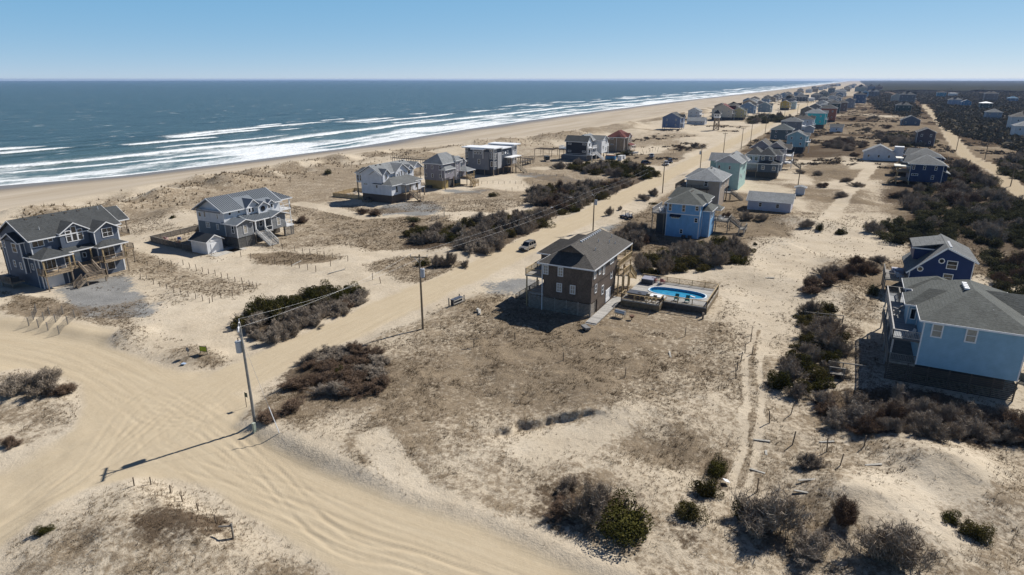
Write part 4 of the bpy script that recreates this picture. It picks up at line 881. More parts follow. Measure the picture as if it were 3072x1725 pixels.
H.deck(16, 20.5, 3.8, 10.2, 5.6, DECKT, 'WN', PTB, [(20.3, 4.0), (20.3, 10.0), (16.3, 4.0)])
for y in (4.0, 10.0): H.box('porch_column', 20.1, 20.4, y - 0.12, y + 0.12, 5.6, 8.2, PTB)
H.vents([(x, 6.9, 10.65) for x in (2.0, 4.0, 13.5, 15.0)] + [(17, 6.8, 10.1), (19, 6.8, 10.1)], DARKW); H.acunit(-1.2, 8.0, 0.6); H.acunit(-1.2, 9.2, 0.6); H.deck(-1.8, -0.02, 7.4, 10, 0.6, PTB, '', PTB, [(-1.6, 7.6), (-1.6, 9.8)])
board_fence('tan board fence round the terrace behind the white house', [(147.8, 128.0), (147.4, 140.2), (158, 140.6), (158.5, 129)], 1.2, PT, PT)
for i, (s, t) in enumerate(((150.5, 136.5), (152.5, 134), (154, 137))): chair('white beach chair on the fenced terrace behind the white house', s, t, 0, 1.0 + i, WHITE, 'white chairs on the terrace')

# ---- mauve-grey house on yellow pilings
S4 = mat_siding('mauve_grey_lap', (0.24, 0.225, 0.25)); YB = mat_siding('yellow_pine_base', (0.32, 0.24, 0.1), 'batten', 0.3); NAVYB = mat_plain('navy_paint', (0.012, 0.05, 0.085), 0.5)
H = House('beach_house', 'mauve-grey house with pale grey hip roof over a yellow pine ground floor', 174.8, 117.3)
H.wall(0, 10.4, 0, 7.3, 2.8, 8.35, S4); H.wall(7.5, 10.5, -0.5, 0, 2.2, 8.8, S4); H.wall(10.4, 15, 0.3, 6.8, 2.8, 7.8, S4); H.wall(-0.6, 5.0, -1.4, 0, 3.8, 6.6, S4)
H.box('base_wall_or_shade', 0.1, 3.6, 0.2, 7.2, 0, 2.78, YB); H.box('base_wall_or_shade', 3.7, 7.4, 0.2, 7.2, 0, 2.7, mat_plain('carport_shade', (0.05, 0.05, 0.05))); H.box('base_wall_or_shade', 7.5, 10.4, -0.45, 3, 0.9, 2.2, NAVYB); H.box('base_wall_or_shade', 7.5, 10.4, -0.45, 3, 0, 0.88, YB)  # the near-black box is painted carport shade
H.roof(-0.5, 10.9, -0.6, 7.9, 8.35, 3.0, ROOF_LT, 'x', in0=3.4, in1=2.5); H.roof(6.8, 11.0, -1.0, 4.5, 8.75, 1.5, ROOF_LT, 'y', in0=2.0); H.roof(10.2, 15.4, -0.2, 7.2, 7.8, 1.6, ROOF_LT, 'x', wallmat=S4)
H.roof(-0.9, 5.5, -1.8, 0.8, 6.6, 0.9, ROOF_LT, 'x', in0=1.3, in1=1.3); H.roof(9.8, 15.4, -3.6, 0.3, 5.1, 1.2, ROOF_LT, 'y', in0=2.2); H.roof(11.2, 14.2, -0.5, 3, 7.75, 1.4, ROOF_LT, 'y', wallmat=S4)
for z in (6.5, 3.7): 
    for y in (0.8, 4.0, 6.6): H.win('S', y, z, 0.85, 1.3, 0.0)
for i in range(5): H.win('W', 8.6, 2.7 + i * 1.2, 0.55, 0.6, -0.5, 1, 1)
for x in (11.9, 13.2): H.win('W', x, 6.4, 0.9, 1.3, 0.3, 2, 2)
H.win('W', 1.5, 5.2, 0.8, 1.2, -1.4); H.win('W', 3.4, 5.0, 0.8, 1.4, -1.4)
H.deck(10.0, 15.2, -3.4, 0.28, 2.7, DECKT, 'W', PT, [(10.2, -3.2), (15.0, -3.2), (12.6, -3.2)])
for x in (10.2, 15.0): H.box('porch_column', x - 0.12, x + 0.12, -3.3, -3.06, 2.7, 5.0, PT)
H.stairs(11.2, -3.4, 0, -1, 2.7, 1.2, 1.5, PT); H.deck(9.6, 12, -7.0, -5.55, 1.2, DECKT, 'WN', PT, [(9.8, -6.8), (11.8, -6.8)]); H.stairs(9.6, -6.3, -1, 0, 1.2, 0, 1.2, PT)
H.box('corner_post', -0.5, -0.3, -1.35, -1.15, 0, 3.8, PTB); H.box('corner_post', 4.7, 4.9, -1.35, -1.15, 0, 3.8, PTB); H.acunit(-0.9, 4.2, 0.3); H.acunit(-0.9, 5.3, 0.3)

# ---- modern grey house with white flat roofs
S5 = mat_siding('mid_grey_lap', (0.19, 0.19, 0.205)); S5d = mat_siding('dark_slate_lap', (0.05, 0.062, 0.085)); S5l = mat_siding('pale_grey_lap', (0.36, 0.36, 0.37))
H = House('beach_house', 'modern grey and slate house with overhanging white flat roofs', 208.8, 116.4)
H.wall(0, 6, 0.3, 12.8, 2.4, 10.1, S5d); H.wall(6, 15, 0.5, 11.5, 2.4, 9.5, S5d); H.wall(15, 18.5, 0.1, 10, 2.4, 10.2, S5l)
H.wall(-0.35, 0, 2.3, 11.4, 2.2, 8.9, S5, False); H.wall(-0.75, -0.36, 4.6, 8.9, 6.4, 9.6, S5); H.wall(2.6, 5.6, 0.0, 0.3, 2.6, 8.5, S5l, False)
for a in [(-0.9, 6.3, -0.4, 14.0, 10.1), (5.6, 16, -0.2, 12, 9.55), (14.5, 20.2, -0.8, 11, 10.25), (-1.6, 2.0, 3.8, 9.6, 9.65)]: H.box('flat_roof', *a[:4], a[4], a[4] + 0.38, ROOF_WT)
H.box('entry_canopy', 8.6, 17.4, -2.6, 0.3, 6.0, 6.3, ROOF_WT); H.piles((8.9, 13, 17.1), (-2.4,), 6.0, PTB, w=0.22)
for y in (0.9, 1.7, 11.9, 12.5): 
    H.win('S', y, 8.9, 0.65, 0.95, 0.0, 1, 1); H.win('S', y, 6.3, 0.65, 2.4, 0.0, 1, 2)
for y in (5.5, 6.8, 8.0): H.win('S', y, 8.0, 0.9, 1.0, -0.75, 1, 1)
H.win('S', 6.6, 4.2, 1.1, 1.9, -0.35, 1, 2); H.win('S', 1.2, 3.5, 1.1, 2.0, 0.0); H.win('S', 12.1, 3.8, 0.9, 1.8, 0.0)
for x in (0.9, 1.9): 
    H.win('W', x, 8.8, 0.75, 1.0, 0.3, 1, 1); H.win('W', x, 6.2, 0.75, 2.2, 0.3, 1, 2); H.win('W', x, 3.4, 0.75, 1.9, 0.3, 1, 2)
for x in (7.5, 11.5): H.win('W', x, 7.3, 1.0, 1.3, 0.5, 1, 1)
H.part('porthole', MB().tube((9.6, 0.44, 7.9), (9.6, 0.5, 7.9), 0.5, n=12), WHITE); H.win('W', 12, 3.2, 2.0, 2.4, 0.5, 2, 1); H.win('W', 17, 7.6, 1.1, 1.8, 0.1); H.win('W', 17, 4.0, 1.1, 2.0, 0.1)
H.deck(8.6, 17.2, -2.5, 0.45, 2.7, DECKT, 'W', PTB, [(8.8, -2.3), (13, -2.3), (17, -2.3)]); H.stairs(13.8, -2.5, 0, -1, 2.7, 0.05, 2.0, mat_wood('pale_stair', (0.42, 0.36, 0.27)))
H.box('base_wall_or_shade', 1.0, 15, 1.0, 11.5, 0, 2.38, mat_plain('pile_shade', (0.05, 0.05, 0.055))); H.piles((0.2, 4, 8, 12, 16), (0.6, 4.5, 8.5, 12.4), 2.4)  # dark block between the piles paints the shade under the floor
def walkway(label, pts, z, mat):
    f = House('dune_walkway', label, pts[0][0], pts[0][1], cat='boardwalk'); ox, oy = pts[0]
    for i in range(len(pts) - 1):
        (a, b), (c, d) = pts[i], pts[i + 1]; a, c, b, d = a - ox, c - ox, b - oy, d - oy
        f.part('walk_deck', MB().beam((a, b, z), (c, d, z), 1.5, 0.12), mat); L = math.hypot(c - a, d - b); nx, ny = -(d - b) / L * 0.75, (c - a) / L * 0.75
        for sg in (-1, 1):
            f.rail((a + nx * sg, b + ny * sg), (c + nx * sg, d + ny * sg), z, mat, 1.0, bal=False)
            for k in range(int(L / 2.5) + 1):
                u = k * 2.5 / L; f.box('post', a + (c - a) * u + nx * sg - 0.07, a + (c - a) * u + nx * sg + 0.07, b + (d - b) * u + ny * sg - 0.07, b + (d - b) * u + ny * sg + 0.07, -0.5, z, mat)
    return f
walkway('raised weathered boardwalk running seaward behind the modern grey house', [(222, 130), (223, 150), (223, 176)], 2.2, DARKW)
walkway('long dark boardwalk crossing the dunes right of the modern grey house', [(238, 121), (252, 121), (254, 134)], 1.6, DARKW)
# ---- black-walled house and white neighbour
S6 = mat_siding('near_black_lap', (0.02, 0.022, 0.03)); S6g = mat_siding('dove_grey_lap', (0.34, 0.36, 0.39)); S6w = mat_siding('bright_white_lap', (0.66, 0.67, 0.68))
H = House('beach_house', 'black-walled house with white trim, a white balcony and a grey base', 268.7, 102.4)
H.wall(0, 5.5, 0, 10.2, 2.2, 8.3, S6); H.box('base_wall_or_shade', 0.2, 7, 0.2, 12.5, 0, 2.18, mat_siding('grey_base_lap', (0.13, 0.13, 0.14)))
H.wall(5.5, 9, 1.5, 9.5, 2.2, 8.0, S6g); H.roof(-0.5, 6.2, -0.5, 10.8, 8.3, 2.5, ROOF_DK, 'y', wallmat=S6w, wx=0.5)
for y in (1.4, 8.4): 
    for z in (6.9, 3.7): H.win('S', y, z, 1.7, 0.75, 0.0, 3, 1)
H.box('band', -0.04, -0.005, 0, 10.2, 2.2, 2.4, WHITE); H.box('band', -0.04, -0.005, 0, 10.2, 2.9, 3.0, WHITE)
H.wall(0.5, 5.4, -0.05, 0, 2.3, 8.3, S6w, False); H.deck(1.2, 7, -2.2, -0.06, 5.6, WHITE, 'SW', WHITE, [(1.4, -2.0), (6.8, -2.0)], pmat=WHITE); H.deck(1.2, 7, -2.2, -0.06, 2.6, WHITE, 'SW', WHITE)
H.stairs(6.4, -2.2, 0, -1, 2.6, 0, 1.4, WHITE); H.win('W', 3, 6.0, 2, 1.7, -0.05, 2, 1); H.win('W', 3, 3.0, 2, 2, -0.05, 2, 1); H.deck(-0.5, 5, 10.2, 13.4, 5.2, WHITE, 'SE', WHITE, [(-0.3, 13.2), (4.8, 13.2)], pmat=PTB)
H = House('beach_house', 'dove-grey house with white gables squeezed behind the black-walled house', 280.0, 99.6)
H.wall(0, 8.2, 0, 9.5, 2.4, 8.3, S6w); H.wall(-2.6, 0, 3.6, 9, 2.4, 8.3, S6g, False); H.roof(-0.4, 8.6, -0.6, 10, 8.3, 1.9, ROOF_GR, 'y', wallmat=S6w); H.roof(-3.4, 6, 3, 13, 8.5, 2.3, ROOF_LT, 'x', wallmat=S6g)
H.win('W', 2.2, 4.2, 1.0, 1.6, 0.0); H.win('W', 6, 6.2, 1.0, 1.6, 0.0); H.win('W', 6, 3.2, 1.0, 1.6, 0.0); H.piles((0.3, 4, 7.8), (0.3, 4.5, 9.2), 2.4, PTB); H.deck(8.2, 11, 0.2, 6, 5.2, WHITE, 'WN', WHITE, [(10.8, 0.4)], pmat=WHITE); H.box('base_wall_or_shade', 1, 7.5, 2.5, 9, 0, 2.38, mat_plain('pile_shade', (0.05, 0.05, 0.055)))  # the last dark block is shade below the house, painted in
# ---- tan house with red roof
S7 = mat_siding('tan_shingle', (0.21, 0.16, 0.115), 'shingle', 0.2)
H = House('beach_house', 'tan shingled house with a dark red hip roof beside a parked white boat', 310.5, 98.6)
H.wall(0, 12, 0, 9, 0.3, 7.2, S7); H.wall(3, 8, -0.9, 0, 0.3, 7.2, S7); H.roof(-0.6, 12.6, -0.6, 9.7, 7.2, 3.2, ROOF_RED, 'x', in0=4.5, in1=4.5); H.roof(2.6, 8.4, -1.4, 4, 7.2, 1.9, ROOF_RED, 'y', wallmat=WHITE); H.roof(-0.7, 4.5, 1.2, 5.0, 7.25, 1.6, ROOF_RED, 'x', in0=1.8)
for z in (6.1, 3.3): H.win('S', 6.4, z, 1.5, 0.6, 0.0, 3, 1)
H.lean(3, 9, -3.2, -0.9, 3.2, 4.0, ROOF_RED); H.piles((3.2, 6, 8.8), (-3.0,), 3.1, WHITE, w=0.2); H.win('W', 5.5, 5.0, 2.0, 1.8, -0.9, 2, 2); H.box('downspout', -0.1, -0.01, 4.0, 4.15, 0.3, 7.0, WHITE); H.door('W', 5.5, 0.4, 1.2, 2.2, -0.9)
H.deck(2.6, 9, -3.4, -0.95, 0.6, DECKT, '', PTB)

# ---- sky-blue house
S9 = mat_siding('sky_blue_batten', (0.19, 0.385, 0.61), 'batten', 0.42)
H = House('beach_house', 'bright sky-blue batten house with grey hip roof and white-furnished deck', 144.3, 27.1)
H.wall(0, 10.5, 0, 7.6, 0, 7.9, S9); H.wall(2.6, 8.5, -1.85, 0, 0, 6.25, S9); H.box('band', -0.04, -0.005, 0, 7.6, 5.35, 5.55, TRIM)
H.roof(-0.5, 13.5, -0.55, 8.15, 7.9, 2.3, ROOF_GREEN, 'x', in0=4.6, in1=4.6); H.roof(6.0, 13.2, 1.5, 9.0, 7.95, 2.2, ROOF_GREEN, 'y', in1=1.2, in0=2.5); H.roof(2.2, 9.0, -2.3, 0.6, 6.25, 1.0, ROOF_GREEN, 'x', in0=1.4, in1=1.4); H.roof(3.4, 7.6, -1.0, 3.0, 7.9, 1.6, ROOF_GREEN, 'y', in0=1.9)
H.wall(3.6, 7.4, -0.6, 0, 6.9, 7.9, S9, False)
for y, z, w_, h_ in ((6.85, 6.0, 0.8, 1.7), (3.75, 6.0, 0.8, 1.7), (0.75, 6.5, 0.85, 1.1), (0.75, 3.8, 0.85, 1.1), (3.9, 0.9, 0.75, 1.1)): H.win('S', y, z, w_, h_, 0.0, 1, 2)
H.win('S', 5.5, 4.3, 1.9, 0.6, 0.0, 3, 1, BLIND); H.part('awning', MB().prism([(-0.02, 4.2, 5.3), (-1.0, 4.2, 4.95), (-1.0, 4.2, 4.85), (-0.02, 4.2, 5.0)], (0, 2.5, 0)), mat_plain('navy_canvas', (0.015, 0.025, 0.05), 0.8))
for x in (3.5, 5.4, 7.4): H.win('W', x, 4.3, 0.9, 1.5, -1.85)
H.deck(0, 9, 7.65, 11.1, 5.3, GREYW, 'SE', mat_wood('pale_grey_rail', (0.4, 0.39, 0.38)), [(0.2, 10.9), (4.5, 10.9), (8.8, 10.9), (0.2, 8.2)], pmat=PTB); H.box('base_wall_or_shade', 2.5, 9, 7.7, 10.4, 0, 5.0, mat_siding('grey_board_wall', (0.1, 0.095, 0.09), 'batten', 0.25))
H.deck(8.6, 12.4, -5.2, 0.0, 3.0, GREYW, 'WS', GREYW, [(8.8, -5.0), (12.2, -5.0), (8.8, -2.2)]); H.roof(8.4, 12.8, -3.2, 0.4, 5.6, 0.9, ROOF_GREEN, 'y', in0=1.2)
H.stairs(10.8, -5.2, 0, -1, 3.0, 1.3, 1.3, GREYW); H.deck(9.4, 12.2, -9.0, -7.6, 1.3, GREYW, 'WN', GREYW, [(9.6, -8.8), (12, -8.8)]); H.stairs(9.4, -8.3, -1, 0, 1.3, 0, 1.2, GREYW)
H.vents([(x, 3.8 - 0.35, 9.95) for x in (4.6, 5.3, 6.0, 6.7)], DARKW, 0.45); H.acunit(-0.9, 3.1, 0); H.acunit(-0.9, 1.7, 0); H.pipe(6.2, 1.8, 9.2)
for i, (x, y) in enumerate(((1.5, 9.2), (3.5, 9.6), (5.5, 9.2))): chair('white slatted chair on the upper deck of the sky-blue house', 144.3 + x, 27.1 + y, 5.3, 0.5 * i, WHITE, 'white chairs on the upper deck')
for i, (x, y) in enumerate(((10.0, -1.4), (10.8, -2.6), (9.6, -3.4))): chair('white slatted chair on the low deck by the stair of the sky-blue house', 144.3 + x, 27.1 + y, 3.0, 1.0 + i, WHITE, 'white chairs on the low deck')
# ---- beige house
S10 = mat_siding('beige_lap', (0.36, 0.3, 0.24))
H = House('beach_house', 'beige house with a pale grey hip roof behind the sky-blue house', 183.5, 29.7)
H.wall(0, 15, 0, 9.4, 4.4, 7.8, S10); H.wall(0, 8, 0, 2.9, 0, 4.4, S10); H.wall(2.0, 12, 2.9, 9, 0, 4.4, S10, False); H.roof(-0.6, 15.5, -0.6, 10, 7.8, 2.6, ROOF_LT, 'x', in0=5.0, in1=5.0); H.roof(5, 12, 4, 11.0, 7.8, 2.2, ROOF_LT, 'y', in1=3)
H.win('S', 3.9, 6.0, 1.1, 1.5, 0.0); H.win('W', 1.6, 5.6, 0.9, 1.5, 0.0); H.win('W', 6.5, 5.6, 1.2, 1.5, 0.0); H.win('W', 11, 5.6, 1.2, 1.5, 0.0)
H.deck(-1.6, 0, 2.9, 12.2, 5.4, DARKW, 'SE', DARKW, [(-1.4, 3.2), (-1.4, 12)]); H.deck(0, 10, 9.4, 12.2, 5.4, DARKW, 'E', DARKW, [(9.8, 12)]); H.piles((9, 14.6), (0.3,), 4.4); H.vents([(7.5, 4.2, 10.3), (8.3, 4.2, 10.3)], DARKW); H.pipe(6, 3, 9.8)
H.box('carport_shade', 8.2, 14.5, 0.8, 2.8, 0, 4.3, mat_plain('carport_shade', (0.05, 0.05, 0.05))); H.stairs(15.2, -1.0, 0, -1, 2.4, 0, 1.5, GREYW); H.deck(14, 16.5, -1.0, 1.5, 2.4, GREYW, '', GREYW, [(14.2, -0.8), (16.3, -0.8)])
# ---- mint house
S11 = mat_siding('mint_lap', (0.36, 0.52, 0.48)); S11p = mat_siding('pale_gable', (0.5, 0.49, 0.5))
H = House('beach_house', 'tall pale mint-green house with light grey gable roof by the road', 218.6, 29.7)
H.wall(0, 15.5, 0, 7.6, 2.4, 8.75, S11); H.wall(0, 15.5, -0.03, 3.0, 0, 2.38, S11, False); H.box('base_wall_or_shade', 0.05, 10, 3.0, 7.5, 0, 2.38, S11p); H.roof(-0.5, 16, -0.6, 8.2, 8.75, 2.5, ROOF_LT, 'x', wallmat=S11p, wx=0.53); H.roof(7, 14, 3, 11.5, 8.5, 2.3, ROOF_LT, 'y', wallmat=S11); H.roof(8.5, 14.5, -1.2, 4, 8.7, 1.7, ROOF_LT, 'y', in0=1.6)
H.wall(8, 13.2, 7.6, 11, 5.4, 8.5, S11, False)
for y in (6.6, 3.2): H.win('S', y, 6.6, 0.7, 1.3, 0.0, 1, 1)
for x, z in ((3, 3.8), (6, 3.2), (9, 7.0), (12, 7.0), (12, 3.8)): H.win('W', x, z, 0.9, 1.3, 0.0)
H.deck(2, 8, 7.6, 10.2, 5.4, WHITE, 'SE', WHITE, [(2.2, 10), (7.8, 10)], pmat=PTB); H.vents([(x, 3.6, 11.1) for x in (4, 5.2, 6.4, 7.6, 8.8)], DARKW); H.acunit(-0.9, 3, 0.6); H.acunit(-0.9, 4.5, 0.6)
# ---- slate house with white balcony
S12 = mat_siding('dark_slate_blue_lap', (0.085, 0.105, 0.135))
H = House('beach_house', 'dark slate house with hip roofs and a white corner balcony behind the mint house', 250.7, 20.7)
H.wall(0, 11, 0, 7.2, 2.3, 5.4, S12); H.wall(1.4, 11, 2.1, 7.2, 5.4, 8.3, S12); H.wall(2.2, 11, 7.2, 11.6, 2.6, 8.2, mat_siding('pale_blue_lap', (0.42, 0.47, 0.52)), False); H.box('base_wall_or_shade', 0.5, 10, 0.5, 11, 0, 2.28, mat_plain('pile_shade', (0.05, 0.05, 0.055)))  # dark box under the rooms carries painted shade
H.roof(-0.6, 8, -0.6, 7.8, 5.4, 1.3, ROOF_DK, 'x', in0=2.5, in1=2.5); H.roof(0.8, 12, 1.5, 7.8, 8.3, 2.6, ROOF_DK, 'x', in0=3.1, in1=3.1); H.roof(1.6, 11.5, 6, 12.2, 8.2, 2.5, ROOF_DK, 'x', in0=3.1, in1=3.1); H.roof(4, 11, -0.6, 4, 8.2, 1.8, ROOF_DK, 'y', in0=2)
for y, z, pl in ((1.5, 3.0, 0), (5.3, 3.2, 0), (3.1, 6.4, 1.4), (5.8, 6.4, 1.4)): H.win('S', y, z, 1.2, 1.4, pl, 2, 2)
for y in (8.3, 10.2): H.win('S', y, 5.8, 1.2, 1.8, 2.2, 2, 1)
H.deck(-0.2, 2.2, 7.2, 12, 5.3, WHITE, 'SE', WHITE, [(0, 7.5), (0, 11.8)], pmat=PTB); H.deck(-0.2, 2.2, 7.2, 12, 2.5, PTB, 'SE', PTB)
H.wall(4, 9, -0.5, 0, 2.3, 8.2, S12); H.win('W', 5.5, 3.2, 1, 1.6, -0.5); H.win('W', 7.5, 6.2, 1, 1.4, -0.5); H.lattice('S', 0.2, 7, 0, 2.2, 0.05, DARKW, 0.3, 0.16)
# ---- mauve house
S13 = mat_siding('mauve_lap', (0.22, 0.21, 0.24))
H = House('beach_house', 'mauve-grey gabled house with brown roof and rear stairs, inland side', 276.9, 21.5)
H.wall(0, 12, 0, 6.6, 2.2, 8.3, S13); H.wall(1.5, 13, 6.6, 12, 2.2, 7.8, S13); H.box('base_wall_or_shade', 0.5, 11, 0.5, 11, 0, 2.18, BASEB); H.roof(-0.6, 12.5, -0.6, 7.2, 8.3, 2.8, ROOF_BR, 'x', wallmat=S13, wx=0.62); H.roof(-0.7, 0.3, -0.6, 7.2, 8.3, 0.5, ROOF_BR, 'y', in0=0.3, in1=0.3); H.roof(1, 13.5, 4.5, 13.5, 8.2, 3.2, ROOF_BR, 'x', wallmat=S13); H.roof(5, 11, -2.2, 3, 8, 1.8, ROOF_BR, 'y', wallmat=S13)
H.deck(5, 11, -3, 0, 5.3, WHITE, 'WS', WHITE, [(5.2, -2.8), (10.8, -2.8)], pmat=WHITE); H.deck(5, 11, -3, 0, 2.4, WHITE, 'WS', WHITE); H.stairs(8, -3, 0, -1, 2.4, 0, 1.4, GREYW); H.win('W', 2.5, 6.0, 1.0, 1.5, 0.0); H.win('W', 8, 6.0, 1.5, 1.8, 0.0)
# ---- long low cottage
S15 = mat_siding('pale_lilac_lap', (0.45, 0.45, 0.52))
H = House('low_cottage', 'long low pale lilac outbuilding with grey gable roof on the inland sand lot', 186.2, 10.9, cat='outbuilding')
H.wall(0, 7.5, 0, 11.2, 0, 2.75, S15); H.roof(-0.5, 8, -0.5, 11.7, 2.75, 2.0, ROOF_LT, 'y', wallmat=S15)
for y in (7.9, 3.4): H.win('S', y, 1.0, 0.95, 1.25, 0.0)

# ---- brown shingled house with the pool (centre)
S0 = mat_siding('brown_cedar_shingle', (0.105, 0.08, 0.063), 'shingle', 0.22); OLDW = mat_wood('aged_lattice', (0.3, 0.265, 0.225))
H = House('beach_house', 'brown cedar-shingled house beside the sand road with decks and a pool terrace', 85.7, 31.1)
H.wall(0, 11.5, 0, 8.0, 2.25, 5.05, S0, False); H.wall(-0.12, 11.6, -0.12, 8.3, 5.05, 7.9, S0, False); H.wall(11.5, 18.0, 2.4, 8.2, 2.4, 7.8, S0, False); H.wall(2.9, 11.5, 0.02, 4.0, 0, 2.25, S0, False)
H.roof(-0.6, 18.2, -0.6, 8.9, 7.9, 2.85, ROOF_BR, 'x', in0=4.6, in1=3.8, d0=2.5, wallmat=S0); H.roof(4.6, 10.4, 3.6, 11.4, 7.9, 2.1, ROOF_BR, 'y', in1=2.9); H.roof(9.6, 15.6, 3.8, 10.2, 7.9, 1.9, ROOF_BR, 'y', in1=2.8); H.wall(5.0, 10, 8.3, 10.8, 5.3, 7.85, S0, False)
for y, z, pn in ((7.6, 6.0, BLIND), (5.1, 6.0, BLIND)): H.win('S', y, z, 0.9, 1.5, -0.12, 2, 3, pn)
for y, z, pn, k in ((5.3, 3.4, BLIND, 3), (3.05, 3.4, BLIND, 2)): H.win('S', y, z, 0.9, 1.45, 0.0, 2, k, pn)
for x, z, w_, h_ in ((0.9, 6.1, 0.9, 1.5), (3.1, 6.2, 0.9, 1.4), (4.9, 5.7, 0.9, 2.1), (8.8, 6.5, 1.8, 1.1)): H.win('W', x, z, w_, h_, -0.12, 2 if w_ > 1 else 1, 2, BLIND)
for x, z in ((1.9, 3.5), (9.2, 3.8)): H.win('W', x, z, 0.9, 1.45, 0.0)
H.win('W', 5.1, 2.3, 0.9, 1.5, 0.0); H.door('W', 8.0, 0.32, 2.5, 2.1, 0.02, name='garage_door'); H.door('W', 10.2, 0.32, 0.95, 2.05, 0.02, DARKW)
H.lattice('S', 0.1, 8.0, 0, 2.25, 0.03, OLDW, 0.21, 0.12); H.lattice('S', 8.1, 10.5, 0, 2.25, 0.03, OLDW, 0.21, 0.12); H.lattice('W', 0.1, 1.9, 0, 2.2, 0.03, OLDW, 0.21, 0.12)
H.box('downspout', -0.2, -0.13, 8.12, 8.24, 0.0, 5.0, WHITE); H.box('downspout', -0.24, -0.13, 8.12, 8.26, 5.05, 7.7, WHITE)
H.deck(-0.1, 15, 8.32, 11.2, 5.5, DECKG, 'SE', PT, [(0.1, 11), (4, 11), (8, 11), (12, 11), (14.8, 11)]); H.deck(0.2, 12, 8.0, 10.6, 2.55, DECKG, 'S', PTB, [(0.4, 10.4), (4, 10.4), (8, 10.4)])
H.stairs(3.0, 10.6, 0, 1, 2.55, 0, 1.4, PTB)
H.deck(11.6, 18.6, -0.6, 2.4, 5.3, DECKT, 'WN', PT, [(11.8, -0.4), (15, -0.4), (18.4, -0.4)]); H.deck(11.5, 15.2, -1.4, 2.4, 3.9, DECKT, 'WS', PT, [(11.7, -1.2), (15, -1.2)]); H.box('porch_column', 18.3, 18.5, -0.5, -0.3, 5.3, 7.7, PT); H.box('porch_column', 14.9, 15.1, -0.5, -0.3, 5.3, 7.7, PT)
H.stairs(15.2, -0.8, 1, 0, 3.9, 1.25, 1.3, PT); H.rail((11.6, -0.55), (11.6, 2.3), 5.3, PT)
H.box('walkway_deck', -2.6, 10.6, -1.95, -0.25, 0.16, 0.32, DECKG); H.box('step', -3.0, -2.62, -1.95, -0.25, 0.08, 0.2, DECKG); H.box('step', -3.35, -3.02, -2.0, -0.2, -0.05, 0.09, DECKG)
H.vents([(x, 4.15 - 0.35, 10.6) for x in np.arange(4.9, 13.6, 0.85)], VENT, 0.34)
for a in ((5.5, 1.6, 9.3), (11.5, 1.4, 9.2), (14.2, 1.9, 9.5), (12.8, 0.8, 8.7), (9.0, 2.4, 9.8)): H.pipe(*a)
# ---- pool terrace
POOL = House('pool_terrace', 'raised wooden pool deck with railings and an oval blue pool', 85.7, 31.1, cat='pool deck')
def ring(m, cx, cy, rx, ry, x0, x1, y0, y1, z, n_=48, pw=2.6):
    pts = []
    for i in range(n_):
        a = 2 * math.pi * i / n_; c, s_ = math.cos(a), math.sin(a)
        ov = (cx + rx * math.copysign(abs(c) ** (2 / pw), c), cy + ry * math.copysign(abs(s_) ** (2 / pw), s_))
        dx, dy = ov[0] - cx, ov[1] - cy
        k = min([t_ for t_ in (((x1 - cx) / dx if dx > 1e-6 else 9e9), ((x0 - cx) / dx if dx < -1e-6 else 9e9), ((y1 - cy) / dy if dy > 1e-6 else 9e9), ((y0 - cy) / dy if dy < -1e-6 else 9e9))])
        pts.append((ov, (cx + dx * k, cy + dy * k)))
    return pts
cx, cy, rx, ry = 14.5, -9.8, 2.15, 4.7
pts = ring(None, cx, cy, rx, ry, 11.6, 17.6, -15.3, -4.5, 1.2)
m = MB()
for i in range(len(pts)):
    (o0, e0), (o1, e1) = pts[i], pts[(i + 1) % len(pts)]; m.face([(*o0, 1.2), (*o1, 1.2), (*e1, 1.2), (*e0, 1.2)])
m.box(9.6, 11.6, -15.6, -2.4, 0.98, 1.2); m.box(17.6, 19.5, -15.6, -2.4, 0.98, 1.2); m.box(11.6, 17.6, -4.5, -2.4, 0.98, 1.2); m.box(11.6, 17.6, -15.6, -15.3, 0.98, 1.2); m.box(7.4, 9.6, -8.7, -2.4, 0.98, 1.2)
POOL.part('deck', m, DECKG)
m = MB(); k = len(pts)
for i in range(k):
    a, b = pts[i][0], pts[(i + 1) % k][0]; f = lambda p, r_: (cx + (p[0] - cx) * r_, cy + (p[1] - cy) * r_)
    A, B, C, D = f(a, 0.975), f(b, 0.975), f(b, 1.025), f(a, 1.025)
    m.face([(*A, 1.29), (*B, 1.29), (*C, 1.29), (*D, 1.29)]); m.face([(*C, 1.29), (*D, 1.29), (*D, 1.2), (*C, 1.2)]); m.face([(*A, 1.29), (*B, 1.29), (*B, 0.0), (*A, 0.0)])
lin = mat_plain('pool_liner', (0.05, 0.3, 0.52), 0.5, 0.1)
POOL.part('coping', m, mat_plain('pool_coping', (0.6, 0.68, 0.74), 0.5))
m = MB()
for i in range(k):
    a, b = pts[i][0], pts[(i + 1) % k][0]; m.face([(*f(a, 0.965), 1.28), (*f(b, 0.965), 1.28), (*f(b, 0.965), 0.3), (*f(a, 0.965), 0.3)])
m.face([(*f(p_[0], 0.966), 0.3) for p_ in pts]); POOL.part('basin', m, lin)
wm, n, l, p = nt('pool_water'); p.inputs['Base Color'].default_value = (0.03, 0.33, 0.55, 1); p.inputs['Roughness'].default_value = 0.08; p.inputs['Specular IOR Level'].default_value = 0.5
tc = n.new('ShaderNodeTexCoord'); no = tex_noise(n, 1.6, 3); l.new(tc.outputs['Object'], no.inputs['Vector']); r_ = ramp(n, [(0.35, (0.02, 0.19, 0.36)), (0.65, (0.04, 0.29, 0.46))]); l.new(no.outputs[0], r_.inputs[0]); l.new(r_.outputs[0], p.inputs['Base Color']); bump(n, l, p, no.outputs[0], 0.08, 0.5)
POOL.part('water', MB().face([(*f(p_[0], 0.963), 0.88) for p_ in pts]), wm)
